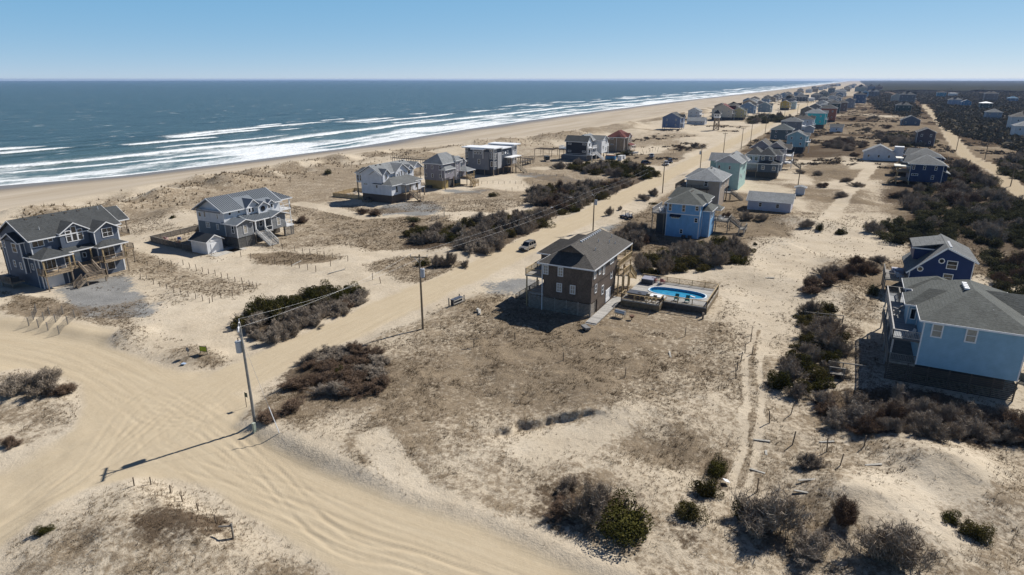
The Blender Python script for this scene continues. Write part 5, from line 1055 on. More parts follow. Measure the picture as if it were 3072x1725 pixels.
for a, b in (((9.6, -15.6), (9.6, -8.75)), ((9.6, -8.7), (7.45, -8.7)), ((7.45, -8.7), (7.45, -2.5)), ((7.45, -2.5), (9.4, -2.45)), ((9.6, -15.55), (19.45, -15.55)), ((19.45, -15.5), (19.45, -2.5))):
    POOL.rail(a, b, 1.2, PT, 1.0, balmat=mat_plain('dark_bronze', (0.06, 0.05, 0.045), 0.5))
SK = mat_wood('deck_skirt_boards', (0.2, 0.155, 0.1))
for i in range(4):
    z = 0.18 + i * 0.21
    POOL.box('skirt_board', 9.58, 9.62, -15.6, -8.75, z, z + 0.19, DARKW); POOL.box('skirt_board', 7.41, 7.45, -8.7, -2.4, z, z + 0.19, SK); POOL.box('skirt_board', 9.6, 19.5, -15.64, -15.6, z, z + 0.19, SK); POOL.box('skirt_board', 7.45, 9.58, -8.74, -8.7, z, z + 0.19, SK)
POOL.piles((7.6, 9.75, 14.5, 19.3), (-15.5,), 0.98); POOL.piles((7.6,), (-8.5, -5.5, -2.6), 0.98)
POOL.part('ladder', MB().tube((15.9, -6.2, 0.9), (15.9, -6.2, 2.0), 0.035).tube((15.9, -6.2, 2.0), (16.6, -6.0, 2.0), 0.035).tube((16.6, -6.0, 2.0), (16.6, -6.0, 1.2), 0.035), STEEL)
ht = House('hot_tub', 'dark covered hot tub at the back corner of the pool deck', 85.7 + 17.8, 31.1 - 4.0, cat='hot tub'); ht.box('shell', -1.0, 1.0, -1.0, 1.0, 1.2, 2.0, mat_plain('tub_shell', (0.055, 0.06, 0.075), 0.5)); ht.box('cover', -1.03, 1.03, -1.03, 1.03, 2.0, 2.12, mat_plain('tub_cover', (0.25, 0.25, 0.3), 0.6))
ht = House('grill_shelter', 'low slate-topped bar counter on the pool deck', 85.7 + 9.4, 31.1 - 4.4, cat='bar counter'); ht.box('counter_top', -0.9, 0.9, -1.7, 1.4, 2.0, 2.1, mat_plain('slate_top', (0.06, 0.065, 0.08), 0.5)); ht.box('cabinet', -0.8, 0.8, -1.6, 1.3, 1.2, 2.0, DARKW)
ht = House('day_bed', 'white cushioned day bed beside the pool', 85.7 + 10.4, 31.1 - 7.4, cat='day bed'); ht.box('frame', -0.75, 0.75, -1.5, 1.0, 1.2, 1.5, PT); ht.box('mattress', -0.72, 0.72, -1.45, 0.95, 1.5, 1.68, WHITE)
for i, (x, y) in enumerate(((8.4, -5.0), (8.4, -6.4), (8.3, -7.6))): chair('wooden slatted chair on the small corner of the pool deck', 85.7 + x, 31.1 + y, 1.2, -1.6, PT, 'wooden chairs on the pool deck corner')
for i, y in enumerate((-10.6, -12.3)): chair('teal chair by the near pool railing, %s one' % ('left', 'right')[i], 85.7 + 10.7, 31.1 + y, 1.2, -1.5, mat_plain('teal_plastic', (0.04, 0.2, 0.2), 0.4), 'teal chairs along the pool railing')
for i, y in enumerate((-4.9, -6.3)): chair('red-slatted chair by the far pool railing', 85.7 + 18.5, 31.1 + y, 1.2, 1.5, mat_plain('faded_red', (0.35, 0.12, 0.11), 0.5), 'red chairs by the far pool railing')
fl = House('pool_float', 'small white float lying on the pool water', 85.7 + 14.6, 31.1 - 12.4, cat='float'); fl.part('float', MB().beam((-0.2, -0.4, 0.93), (0.25, 0.45, 0.93), 0.35, 0.1), WHITE)

# ---- navy house and light-blue house at the right edge
S16 = mat_siding('royal_navy_lap', (0.011, 0.03, 0.105)); 
H = House('beach_house', 'royal-navy house with octagon windows and a grey roof behind the light-blue house', 119.4, -21.5)
H.part('wall', MB().prism([(0, 0.5, 0), (0, 0.5, 7.35), (0, 4.5, 9.1), (0, 9.0, 4.75), (0, 9.0, 0)], (10, 0, 0)), S16)
m = MB()
m.prism([(-0.45, 0.0, 7.3), (-0.45, 4.5, 9.3), (-0.45, 4.5, 9.08), (-0.45, 0.0, 7.08)], (10.9, 0, 0)); m.prism([(-0.45, 4.5, 9.3), (-0.45, 9.5, 4.5), (-0.45, 9.5, 4.26), (-0.45, 4.5, 9.06)], (10.9, 0, 0)); H.part('roof', m, ROOF_GR)
H.part('fascia', MB().beam((-0.48, -0.02, 7.17), (-0.48, 4.5, 9.17), 0.06, 0.24).beam((-0.48, 4.5, 9.17), (-0.48, 9.5, 4.36), 0.06, 0.24), WHITE)
H.wall(3.2, 9.2, 5.2, 8.6, 6.0, 8.1, S16, False); H.part('roof', MB().prism([(2.8, 4.4, 9.25), (2.8, 9.0, 8.2), (2.8, 9.0, 8.0), (2.8, 4.4, 9.05)], (6.8, 0, 0)), ROOF_GR); H.box('fascia', 2.74, 2.8, 4.8, 9.05, 7.9, 8.1, WHITE)
H.win('S', 3.4, 5.7, 1.5, 1.4, 0.0, 1, 2); H.win('S', 3.6, 3.6, 1.4, 1.3, 0.0, 1, 2)
for y, z in ((4.9, 6.9), (7.6, 5.2)):
    o = H.part('window', MB().tube((0, y, z), (-0.07, y, z), 0.48, n=8), WHITE); H.part('pane', MB().tube((-0.07, y, z), (-0.08, y, z), 0.33, n=8), GLASS, parent=o)
H.box('corner_board', -0.03, 0.12, 0.47, 0.6, 0, 7.2, WHITE); H.box('corner_board', -0.03, 0.12, 8.9, 9.03, 0, 4.6, WHITE)
H.deck(-0.2, 6, 9.0, 12.4, 2.9, GREYW, 'SE', GREYW, [(0, 12.2), (3, 12.2), (5.8, 12.2)])
for i in range(6): H.part('roof_vent', MB().tube((1.2 + i * 0.75, 3.9, 8.95), (1.2 + i * 0.75, 3.9, 9.2), 0.2, 0.2, 10), WHITE)
H.box('hot_tub_cover', 3.6, 5.6, 9.4, 11.2, 2.9, 3.6, mat_plain('tub_cover', (0.25, 0.25, 0.3), 0.6))
for i, (x, y) in enumerate(((1.0, 10.0), (2.0, 10.4))): chair('pale blue chair on the deck of the royal-navy house', 119.4 + x, -21.5 + y, 2.9, 0.4, mat_plain('pale_blue_plastic', (0.4, 0.48, 0.6), 0.4), 'pale blue chairs on the navy deck')
S17 = mat_siding('light_blue_lap', (0.245, 0.405, 0.52), 'lap', 0.19)
H = House('beach_house', 'large light-blue house at the right edge with grey-green hip roof and grey deck', 83.0, -11.7)
H.wall(0, 16, -9.4, 0.5, 2.55, 8.3, S17); H.wall(5.8, 9.2, 0.5, 1.7, 5.5, 8.2, S17)
H.roof(-0.5, 16.6, -10.0, 1.0, 8.3, 2.75, ROOF_GREEN, 'x', in0=6.3, in1=6.3); H.roof(5.3, 10.4, -6, 2.2, 8.25, 1.7, ROOF_GREEN, 'y', in1=2.5); H.roof(12.5, 17.5, -5.5, 1.9, 8.3, 1.5, ROOF_GREEN, 'x', in0=2.4, in1=2.4); H.roof(6.6, 12, -12.5, -4, 8.2, 2.0, ROOF_GREEN, 'y', in0=2.5)
for y in (-0.9, -4.2): H.win('S', y, 6.3, 1.15, 1.7, 0.0, 1, 2, BLIND, 0.14)
H.win('S', 1.1, 6.2, 0.7, 1.5, 5.8, 1, 1); H.box('wall', 7, 11.6, -11.9, -9.4, 2.5, 8.2, S17)
H.lattice('S', -9.4, 3.3, 0, 2.5, 0.02, DARKW, 0.23, 0.13); H.box('frieze', -0.05, -0.005, -9.4, 0.5, 8.0, 8.22, WHITE)
H.deck(0, 18.8, 0.5, 3.4, 5.55, mat_deck('blue_grey_deck', (0.24, 0.25, 0.26)), 'SE', mat_wood('silver_grey_rail', (0.36, 0.345, 0.33)), [(0.2, 3.2), (4.7, 3.2), (9.4, 3.2), (14, 3.2), (18.6, 3.2)]); H.rail((18.7, 0.6), (18.7, 3.3), 5.55, GREYW); H.rail((14.5, 1.9), (18.6, 1.9), 5.55, GREYW); H.deck(0, 18.8, 0.5, 3.4, 2.5, GREYW, 'SE', GREYW)
H.lattice('S', 0.6, 3.3, 0, 2.3, 0.1, DARKW, 0.23, 0.13); H.vents([(x, -3.9, 10.85) for x in (6.5, 7.3, 8.1, 8.9)], WHITE, 0.5); H.pipe(2.8, -6.2, 9.3); H.box('base_wall_or_shade', 3, 15, -9, 0.3, 0, 2.53, mat_plain('pile_shade', (0.05, 0.05, 0.055)))  # dark box behind the lattice is coloured as under-floor shade
H.stairs(9.5, -13.2, -1, 0, 2.3, 0, 1.4, GREYW); H.deck(9.5, 12, -13.9, -12, 2.3, GREYW, 'W', GREYW)
for i, (x, y) in enumerate(((8.6, 2.6), (10.2, 2.5), (1.0, 1.6))): chair('grey wooden chair on the upper deck of the light-blue house', 83 + x, -11.7 + y, 5.55, 1.5 + i, mat_wood('silver_grey_rail', (0.36, 0.345, 0.33)), 'grey chairs on the light-blue deck')
# ---- twin navy houses further inland
S18 = mat_siding('deep_navy_lap', (0.01, 0.032, 0.095))
for (bx, by, lab) in ((257.7, -30.8, 'navy house on yellow pilings, nearer of the navy pair by the dark thicket'), (284.0, -32.5, 'navy house with grey hip roof, farther of the navy pair')):
    H = House('beach_house', lab, bx, by)
    H.wall(0, 12, 0.2, 9.8, 1.3, 7.3, S18); H.wall(2, 10, -1.6, 0.2, 1.3, 4.4, S18, False); H.wall(4, 11, -1.2, 0.2, 4.4, 6.6, S18, False)
    H.roof(-0.6, 12.6, -0.5, 10.6, 7.3, 2.7, ROOF_GR, 'x', in0=5.5, in1=5.5); H.roof(4.5, 12, 4, 12, 7.3, 2.3, ROOF_GR, 'y', in1=1); H.lean(1.4, 10.6, -2.2, 0.25, 4.3, 5.2, ROOF_LT); H.lean(3.5, 11.5, -1.7, 0.25, 6.3, 7.1, ROOF_LT)
    for y in (8.9, 5.7, 2.4): H.win('S', y, 5.4, 0.8, 1.5, 0.0, 1, 2)
    H.win('S', 8.2, 3.3, 2.0, 0.75, 0.0, 3, 1); H.win('S', 2.9, 2.3, 0.9, 1.4, 0.0, 1, 2)
    H.deck(0, 8, 9.8, 13.5, 1.6, DECKT, '', PT, [(0.2, 13.3), (4, 13.3), (7.8, 13.3)]); H.box('canopy', -0.2, 6, 9.9, 14.6, 6.1, 6.35, mat_plain('cream_canopy', (0.6, 0.58, 0.5))); H.deck(0, 7, 9.8, 13.5, 4.4, DECKT, '', PT)
    H.piles((0.3, 4, 8, 11.7), (0.5, 3.5, 6.5, 9.5), 1.3, PT); H.piles((0.2, 5.8), (13.3,), 6.1, PT); H.stairs(3, 13.5, 0, 1, 1.6, 0, 1.3, PT)
# ------------------------------------------------------------------ houses further along the coast
FAR_RECTS = []
def farhouse(px, py, wt, d, he, wall, roof, label, pile=2.0, style='hip', axis='x', name='beach_house', rise=None, wing=True, s_win=2, w_win=2, base=None, trim=True, cat='house', floors=2):
    """px, py: photo pixel of the near inland ground corner; wt: width towards the ocean; d: depth along the coast; he: eave height"""
    k_ = 0.72 if py < 345 else (0.88 if px > 2120 and cat == 'house' and py < 440 else 1.0); wt, d, he, pile = wt * k_, d * k_, he * k_, pile * k_
    s, t, z = PZ(px, py)
    H = House(name, label, s, t, 0, cat); H.e.location.z = z; FAR_RECTS.append((s - 1, s + d + 1, t - 3, t + wt + 1))
    H.wall(0, d, 0, wt, pile, he, wall, trim)
    if pile > 0.3:
        H.piles((0.3, d / 2, d - 0.3), (0.3, wt / 2, wt - 0.3), pile, PTB)
        if base is not None: H.box('base_wall_or_shade', 0.3, d - 0.3, 0.3, wt - 0.3, -0.5, pile - 0.01, base)
    rise = rise or (wt if axis == 'x' else d) * 0.27
    k = (wt if axis == 'x' else d) / 2 if style == 'hip' else 0
    H.roof(-0.5, d + 0.5, -0.5, wt + 0.5, he, rise, roof, axis, in0=k * 0.98, in1=k * 0.98, wallmat=wall)
    if wing:
        H.roof(d * 0.35, d * 0.35 + 5, -1.6, wt * 0.5, he - 0.05, rise * 0.62, roof, 'y', wallmat=wall); H.wall(d * 0.35 + 0.4, d * 0.35 + 4.6, -1.1, 0, pile, he - 0.1, wall, trim)
        H.deck(0.3, d * 0.35, -2.2, -0.02, pile + (he - pile) / 2, WHITE, 'WS', WHITE, [(0.5, -2.0)], pmat=WHITE, bal=False)
    fh = (he - pile) / floors
    for f in range(floors):
        for i in range(s_win): H.win('S', wt * (i + 0.5) / s_win, pile + fh * f + fh * 0.35, 0.95, min(1.4, fh * 0.5), 0.0, 1, 1, None, 0.14)
        for i in range(w_win):
            if not wing or d * (i + 0.5) / w_win > d * 0.35 + 5.5: H.win('W', d * (i + 0.5) / w_win, pile + fh * f + fh * 0.35, 1.0, min(1.4, fh * 0.5), 0.0, 1, 1, None, 0.14)
    return H
def fm_(name, col): return mat_siding('far_' + name, col, 'lap', 0.25)
DKB = mat_plain('pile_shade', (0.05, 0.05, 0.055))  # dark colour of the boxes that paint shade beneath the far houses
FH = [
 (2039, 389, 13, 13, 8.3, fm_('slate_blue', (0.13, 0.175, 0.28)), ROOF_DK, 'slate-blue house with dark roof standing alone on the dunes, left of the lookout tower', dict(style='gable', pile=1.0)),
 (2113, 375, 14, 9, 3.2, fm_('pale_grey', (0.42, 0.43, 0.46)), ROOF_LT, 'long low pale grey cottage between the slate-blue house and the lookout tower', dict(style='gable', axis='y', pile=0, wing=False, s_win=3, floors=1, name='low_cottage', cat='cottage')),
 (2194, 361, 20, 16, 10.5, fm_('cream', (0.5, 0.45, 0.37)), ROOF_RED, 'large cream house with a dark red roof behind the lookout tower', dict(style='gable', pile=2.8, s_win=3, base=DKB)),
 (2231, 360, 11, 12, 9.2, fm_('pale_yellow', (0.5, 0.43, 0.24)), mat_roof('dark_green_shingles', (0.07, 0.085, 0.08)), 'pale yellow house with dark green roof right of the cream house', dict(style='gable', pile=2.4, base=DKB)),
 (2216, 338, 20, 14, 11, fm_('plum', (0.09, 0.08, 0.12)), ROOF_BR, 'plum-dark house with broad roof behind the cream house', dict()),
 (2259, 349, 14, 14, 11.5, fm_('steel_blue', (0.17, 0.25, 0.35)), ROOF_GR, 'steel-blue house behind the dark shrubs on the ocean row', dict(style='gable', pile=3)),
 (2309, 342, 17, 18, 12.2, fm_('blue_grey', (0.2, 0.26, 0.3)), ROOF_GR, 'blue-grey house with white balconies left of the golden yellow house', dict(pile=2.4, style='gable')),
 (2366, 331, 14, 13, 12, fm_('golden', (0.42, 0.3, 0.07)), ROOF_GR, 'golden yellow house on a dark base on the ocean row', dict(style='gable', pile=3.5, base=DKB)),
 (2386, 329, 8, 16, 12.5, fm_('ice_blue', (0.34, 0.46, 0.52)), ROOF_LT, 'ice-blue annex touching the golden yellow house', dict(wing=False, pile=1)),
 (2385, 314, 26, 14, 11, fm_('navy_grey', (0.08, 0.1, 0.14)), ROOF_DK, 'wide dark roofed house close behind the golden yellow house', dict(wing=False)),
 (2420, 308, 26, 22, 12, fm_('dark_grey_a', (0.09, 0.1, 0.11)), ROOF_GR, 'dark grey many-windowed house by the white box cottage', dict(s_win=4)),
 (2441, 308, 11, 10, 9.5, fm_('white_a', (0.6, 0.61, 0.63)), ROOF_WT, 'small white flat-topped cottage on the ocean row', dict(rise=0.5, pile=3, wing=False)),
 (2462, 304, 22, 18, 14, fm_('grey_b', (0.2, 0.21, 0.22)), ROOF_GR, 'grey house with pale stair towers on the ocean row', dict(s_win=3)),
 (2482, 294, 22, 18, 15, fm_('grey_green_b', (0.16, 0.18, 0.17)), ROOF_DK, 'grey-green house among shrubs on the ocean row', dict(s_win=3, wing=False)),
 (2500, 292, 16, 20, 24, fm_('blue_grey_tower', (0.14, 0.18, 0.21)), ROOF_DK, 'tallest blue-grey house far up the ocean row', dict(pile=4, s_win=2)),
 (2411, 458, 8.5, 12, 8.0, fm_('powder_blue', (0.26, 0.42, 0.47)), ROOF_GR, 'powder-blue gabled house on dark pilings beyond the mauve house', dict(style='gable', pile=2.6, base=DKB, s_win=2)),
 (2372, 430, 13, 13, 8.6, fm_('green_grey', (0.1, 0.13, 0.14)), mat_roof('slate_green_shingles', (0.075, 0.09, 0.092)), 'slate-green roofed house behind the powder-blue house', dict(wing=False)),
 (2433, 392, 14, 11, 9.2, fm_('white_c', (0.62, 0.63, 0.66)), ROOF_BR, 'white house with a turret-like porch left of the turquoise house', dict(pile=0.4, base=None)),
 (2470, 386, 13.5, 14, 12.5, fm_('turquoise', (0.05, 0.42, 0.46)), ROOF_LT, 'bright turquoise house by the sand road', dict(pile=3.2, base=DKB)),
 (2505, 366, 14, 15, 13, fm_('brick_red', (0.3, 0.11, 0.07)), ROOF_DK, 'brick-red house right behind the turquoise house', dict(pile=1.6, base=DKB, wing=False)),
 (2517, 343, 17, 14, 15, fm_('bottle_green', (0.03, 0.06, 0.065)), ROOF_DK, 'bottle-green house with white corner trim behind the brick-red house', dict(wing=False)),
 (2539, 339, 15, 14, 15, fm_('mauve_brown', (0.19, 0.145, 0.135)), ROOF_BR, 'mauve-brown house right of the bottle-green house', dict(wing=False)),
 (2559, 330, 14, 14, 15, fm_('dove_grey', (0.24, 0.25, 0.28)), ROOF_DK, 'dove-grey gabled house at the end of the road row', dict(style='gable')),
 (2593, 313, 22, 16, 19, fm_('denim', (0.09, 0.14, 0.22)), ROOF_DK, 'denim-blue house standing alone beyond the road row', dict(s_win=3)),
 (2604, 292, 16, 14, 14, fm_('baby_blue', (0.26, 0.42, 0.56)), ROOF_LT, 'baby-blue house far up the road row', dict(style='gable', wing=False)),
 (2598, 277, 40, 24, 19, fm_('sage', (0.26, 0.3, 0.28)), ROOF_GR, 'pale sage house on the horizon ridge of the road row', dict(s_win=3, wing=False)),
 (2624, 272, 30, 20, 19, fm_('slate_far', (0.13, 0.16, 0.2)), ROOF_DK, 'slate house left of the russet house far up the road', dict(wing=False)),
 (2647, 271, 30, 20, 17, fm_('russet', (0.27, 0.16, 0.11)), ROOF_BR, 'russet house farthest up the road row', dict(wing=False)),
 (2636, 291, 32, 20, 15, fm_('grey_c', (0.14, 0.15, 0.16)), ROOF_GR, 'grey long house below the russet house', dict(s_win=4, wing=False)),
 (2703, 307, 20, 15, 13, fm_('cream_b', (0.46, 0.45, 0.4)), ROOF_GR, 'cream house on the sandy clearing before the woods', dict(wing=False, style='gable')),
 (2742, 311, 28, 20, 18, fm_('grey_d', (0.15, 0.16, 0.17)), ROOF_DK, 'dark grey house right of the cream house before the woods', dict(s_win=3)),
 (2731, 341, 20, 14, 12, fm_('forest_green', (0.045, 0.075, 0.065)), ROOF_DK, 'forest-green house with white windows among brown shrubs', dict(s_win=3, wing=False, pile=0.5)),
 (2759, 377, 13, 12, 4.0, fm_('dusk_blue', (0.09, 0.12, 0.17)), ROOF_GR, 'low dusk-blue gabled cottage with two white windows on the sand', dict(style='gable', pile=0, wing=False, floors=1, name='low_cottage', cat='cottage')),
 (2837, 292, 22, 18, 13, fm_('cyan_blue', (0.07, 0.25, 0.36)), ROOF_BR, 'cyan house rising out of the woods', dict(wing=False)),
 (2872, 290, 22, 14, 9, fm_('white_d', (0.6, 0.61, 0.62)), ROOF_WT, 'white flat-roofed house in the woods right of the cyan house', dict(wing=False, rise=0.6)),
 (2884, 317, 22, 14, 11, fm_('periwinkle', (0.25, 0.31, 0.42)), ROOF_GR, 'periwinkle house at the edge of the woods', dict(wing=False)),
 (2912, 321, 15, 12, 9, fm_('azure', (0.08, 0.2, 0.34)), ROOF_LT, 'azure hut right of the periwinkle house', dict(wing=False, style='gable', pile=0.5)),
 (2974, 328, 17, 14, 10, fm_('pine_green', (0.03, 0.06, 0.055)), ROOF_WT, 'dark green house under a white roof in the woods', dict(wing=False, rise=1.6)),
 (2990, 305, 24, 18, 17, fm_('tan_far', (0.24, 0.2, 0.18)), ROOF_BR, 'tall tan house alone in the woods', dict(wing=False)),
 (3053, 306, 18, 14, 8, fm_('blue_far', (0.11, 0.2, 0.3)), mat_roof('blue_roof', (0.1, 0.2, 0.3)), 'blue-roofed house near the right edge deep in the woods', dict(wing=False)),
 (3002, 364, 13, 11, 8.5, fm_('grey_blue_e', (0.24, 0.28, 0.34)), ROOF_GR, 'grey-blue house with a white deck and a small white peak right of the sand track', dict(pile=0.4, wing=False)),
 (3100, 422, 11.6, 12, 9.4, fm_('white_e', (0.6, 0.61, 0.63)), ROOF_LT, 'white house cut by the right edge beside the sand track', dict(pile=0.2, wing=False)),
 (3110, 395, 18, 14, 11, fm_('white_f', (0.56, 0.57, 0.58)), ROOF_BR, 'pale house with a brown roof behind the white house at the right edge', dict(pile=0.2, wing=False)),
 (2800, 440, 8.5, 11, 7.4, fm_('umber', (0.085, 0.07, 0.085)), ROOF_BR, 'umber gabled house with white window frames behind the navy pair', dict(style='gable', pile=0.3, wing=False, w_win=3)),
 (2680, 484, 12, 7, 3.6, fm_('white_g', (0.6, 0.61, 0.64)), ROOF_LT, 'low white cottage half buried in sand left of the navy pair', dict(style='gable', pile=0, wing=False, floors=1, name='low_cottage', cat='cottage', s_win=3)),
 (2527, 397, 8, 7, 3.4, fm_('white_h', (0.6, 0.62, 0.68)), ROOF_DK, 'small white shed with a steep dark roof on the sand lot', dict(style='gable', pile=0, wing=False, floors=1, name='storage_shed', cat='shed', s_win=1, w_win=0, axis='y')),
 (2440, 399, 6, 5, 3.4, fm_('white_i', (0.6, 0.61, 0.63)), ROOF_LT, 'small white shed beside the white house near the turquoise one', dict(style='gable', pile=0, wing=False, floors=1, name='storage_shed', cat='shed', s_win=0, w_win=0)),
 (2412, 585, 2.6, 2.4, 2.3, fm_('white_j', (0.55, 0.57, 0.6)), ROOF_LT, 'tiny white shed on the sand lot right of the mint house', dict(style='gable', pile=0, wing=False, floors=1, name='storage_shed', cat='shed', s_win=0, w_win=0, rise=0.5)),
]
for (px, py, wt, d, he, wm_, rf, lab, kw) in FH: farhouse(px, py, wt, d, he, wm_, rf, lab, **kw)
# more rooftops strung along the coast towards the vanishing point
rng = random.Random(5)
kinds = [('grey', (0.22, 0.22, 0.23), ROOF_GR), ('white', (0.55, 0.56, 0.57), ROOF_LT), ('tan', (0.3, 0.25, 0.19), ROOF_BR), ('blue', (0.16, 0.23, 0.32), ROOF_DK)]
for i in range(34):
    s = 1500 + i * 75 + rng.uniform(-20, 20); side = i % 2; t = (rng.uniform(95, 118) if side else rng.uniform(18, 34)) - (s - 1500) * 0.012
    nm_, col, rf = kinds[rng.randrange(4)]; H = House('beach_house', 'distant %s house strung along the far coast' % nm_, s, t, 0, 'house', 'distant houses along the far coast'); H.e.location.z = zat(s, t)
    w_, d_, h_ = rng.uniform(12, 18), rng.uniform(11, 16), rng.uniform(8, 11.5); H.box('wall', 0, d_, 0, w_, 1, h_, fm_('far_' + nm_, col)); H.roof(-0.6, d_ + 0.6, -0.6, w_ + 0.6, h_, 3, rf, 'x', in0=w_ / 2, in1=w_ / 2); H.win('S', w_ / 2, h_ - 2.5, 1.6, 1.4, 0, 1, 1)
for i, s in enumerate(list(np.arange(590, 1480, 34)) + list(np.arange(480, 1480, 52))):
    side = i < 27; s = s + rng.uniform(-9, 9); t = (rng.uniform(92, 122) if side else rng.uniform(14, 36)) - max(0, s - 900) * 0.012
    if any(a - 6 < s < b + 4 and c - 12 < t < d + 4 for a, b, c, d in FAR_RECTS): continue
    nm_, col, rf = kinds[rng.randrange(4)]; w_, d_, h_ = rng.uniform(10, 14), rng.uniform(10, 14), rng.uniform(7, 10)
    H = House('beach_house', 'distant %s house in the %s row of the mid coast' % (nm_, 'oceanfront' if side else 'inland'), s, t, 0, 'house', 'houses of the mid coast rows'); H.e.location.z = zat(s, t)
    H.wall(0, d_, 0, w_, 2, h_, fm_('far_' + nm_, col), True); H.piles((0.3, d_ - 0.3), (0.3, w_ - 0.3), 2); H.roof(-0.6, d_ + 0.6, -0.6, w_ + 0.6, h_, 3, rf, 'x', in0=w_ / 2 if i % 2 else 0, in1=w_ / 2, wallmat=fm_('far_' + nm_, col)); FAR_RECTS.append((s - 1, s + d_ + 1, t - 3, t + w_ + 1))
    for y in (w_ * 0.28, w_ * 0.72):
        for z in (h_ - 2.3, h_ - 5): H.win('S', y, z, 1.0, 1.3, 0, 1, 1)
    H.win('W', d_ * 0.5, h_ - 2.4, 1.8, 1.4, 0, 1, 1); H.deck(1, d_ - 1, -2, -0.02, h_ - 3, WHITE, 'W', WHITE, [(1.2, -1.8), (d_ - 1.2, -1.8)], pmat=WHITE, bal=False)
# lookout tower
s, t, z = PZ(2153, 391); T = House('lookout_tower', 'timber lookout tower with a white cabin on lattice legs', s, t, 0, 'tower'); T.e.location.z = z
for a in (0, 3.0):
    for b in (0, 3.0): T.part('leg', MB().beam((a * 1.15 - 0.2, b * 1.15 - 0.2, -0.5), (a, b, 8.6), 0.38), PTB)
for i in range(3):
    z0, z1 = i * 2.9, i * 2.9 + 2.8
    for (p, q) in (((0, 0), (0, 3)), ((0, 0), (3, 0)), ((3, 0), (3, 3)), ((0, 3), (3, 3))):
        T.part('brace', MB().beam((*p, z0), (*q, z1), 0.24), PTB); T.part('brace', MB().beam((*q, z0), (*p, z1), 0.24), PTB)
T.wall(-0.5, 3.5, -0.5, 3.5, 8.6, 11.6, WHITE, False); T.roof(-1.1, 4.1, -1.1, 4.1, 11.6, 2.6, ROOF_DK, 'x', in0=2.6, in1=2.6)
for y in (0.6, 2.4): T.win('S', y, 9.7, 1.1, 1.3, -0.5, 1, 1)
T.win('W', 1.5, 9.7, 1.6, 1.3, -0.5, 2, 1)
# white parapet cottage end beside the navy pair, and its stair tower
s, t, z = PZ(2706, 484); H = House('parapet_tower', 'square white stair tower at the end of the half-buried white cottage', s, t, 0, 'tower'); H.wall(0, 4, 0, 3.6, -0.5, 6.2, fm_('white_g', (0.6, 0.61, 0.64)), False); H.box('parapet', -0.05, 4.05, -0.05, 3.65, 6.2, 6.5, WHITE)

# ------------------------------------------------------------------ power poles and lines
POLEW = mat_wood('pole_timber', (0.2, 0.155, 0.105)); POLEG = mat_wood('grey_pole_timber', (0.235, 0.225, 0.205)); WIRE = mat_plain('wire_metal', (0.36, 0.37, 0.38), 0.4, 0.05)
POLES = []
def pole(label, px, py, h, mat=POLEW, arm=0.0, trans=False, group=None, lean=(0, 0), xang=R(90), tside=1):
    s, t, z = PZ(px, py); P_ = thing('utility_pole', label, 'power pole', (s, t, z), 0, group)
    top = Vector((lean[0], lean[1], h)); MB().tube((0, 0, -0.6), top, 0.17, 0.12, 10).build('pole', mat, P_)
    ends = [top.copy()]
    if arm:
        d = Vector((math.cos(xang), math.sin(xang), 0)) * arm; zc = top * ((h - 0.35) / h)
        MB().beam(zc - d + Vector((-0.14, 0, 0)), zc + d + Vector((-0.14, 0, 0)), 0.12, 0.16).build('crossarm', mat if mat is POLEW else WHITE, P_); ends = []
        for sg in (-0.95, 0.95):
            e = zc + d * sg + Vector((-0.14, 0, 0.08)); MB().tube(e, e + Vector((0, 0, 0.32)), 0.05, 0.04, 6).build('insulator', mat_plain('insulator_grey', (0.4, 0.4, 0.42), 0.3), P_); ends.append(e + Vector((0, 0, 0.34)))
        MB().beam(zc + d * 0.6 + Vector((-0.1, 0, 0)), zc - Vector((0.05, 0, 0.9)), 0.05).build('brace', STEEL, P_); MB().beam(zc - d * 0.6 + Vector((-0.1, 0, 0)), zc - Vector((0.05, 0, 0.9)), 0.05).build('brace', STEEL, P_)
    if trans:
        c = top * ((h - 3.2) / h) + Vector((-0.12, 0.48 * tside, 0)); g = mat_plain('transformer_grey', (0.4, 0.42, 0.45), 0.4, 0.06)
        b = MB().tube(c, c + Vector((0, 0, 1.15)), 0.32, 0.32, 14).build('transformer', g, P_); MB().tube(c + Vector((0, 0, 1.15)), c + Vector((0, 0, 1.24)), 0.36, 0.3, 14).build('lid', g, b); MB().tube(c + Vector((0, 0, 1.2)), c + Vector((0, 0, 1.6)), 0.06, 0.04, 8).build('bushing', mat_plain('bushing_brown', (0.1, 0.06, 0.05), 0.3), b)
        MB().beam(c + Vector((0, -0.4 * tside, 0.3)), c + Vector((0, -0.1 * tside, 0.3)), 0.06, 0.5).build('bracket', STEEL, b)
    base = Vector((s, t, z)); r = [base + e for e in ends]; POLES.append(r); return r
def wire(label, a, b, sag, r=0.008, group='overhead power wires'):
    m = MB(); n_ = 14; pr = None
    for i in range(n_ + 1):
        u = i / n_; c = a.lerp(b, u) - Vector((0, 0, sag * 4 * u * (1 - u)))
        if pr is not None: m.tube(pr, c, r, r, 4)
        pr = c
    bm = bmesh.new(); me = m.mesh('power_wire', WIRE); bm.from_mesh(me); bmesh.ops.remove_doubles(bm, verts=bm.verts, dist=0.002); bm.to_mesh(me); bm.free()
    return tag(link('power_wire', me), label, 'wire', group)
p1 = pole('grey utility pole with white crossarm and transformer at the sand crossing', 765, 1268, 11.2, POLEG, 1.35, True, None, (0.15, 0.35), R(228), 1)
p2 = pole('brown utility pole with transformer beside the road, left of the brown house', 1269, 987, 11.2, POLEW, 1.25, True, None, (0.1, 0.1), R(112), -1)
p3 = pole('utility pole rising behind the roof of the brown house', 1779, 692, 9.6, POLEW, 1.25, True, None, (0, 0), R(90), -1)
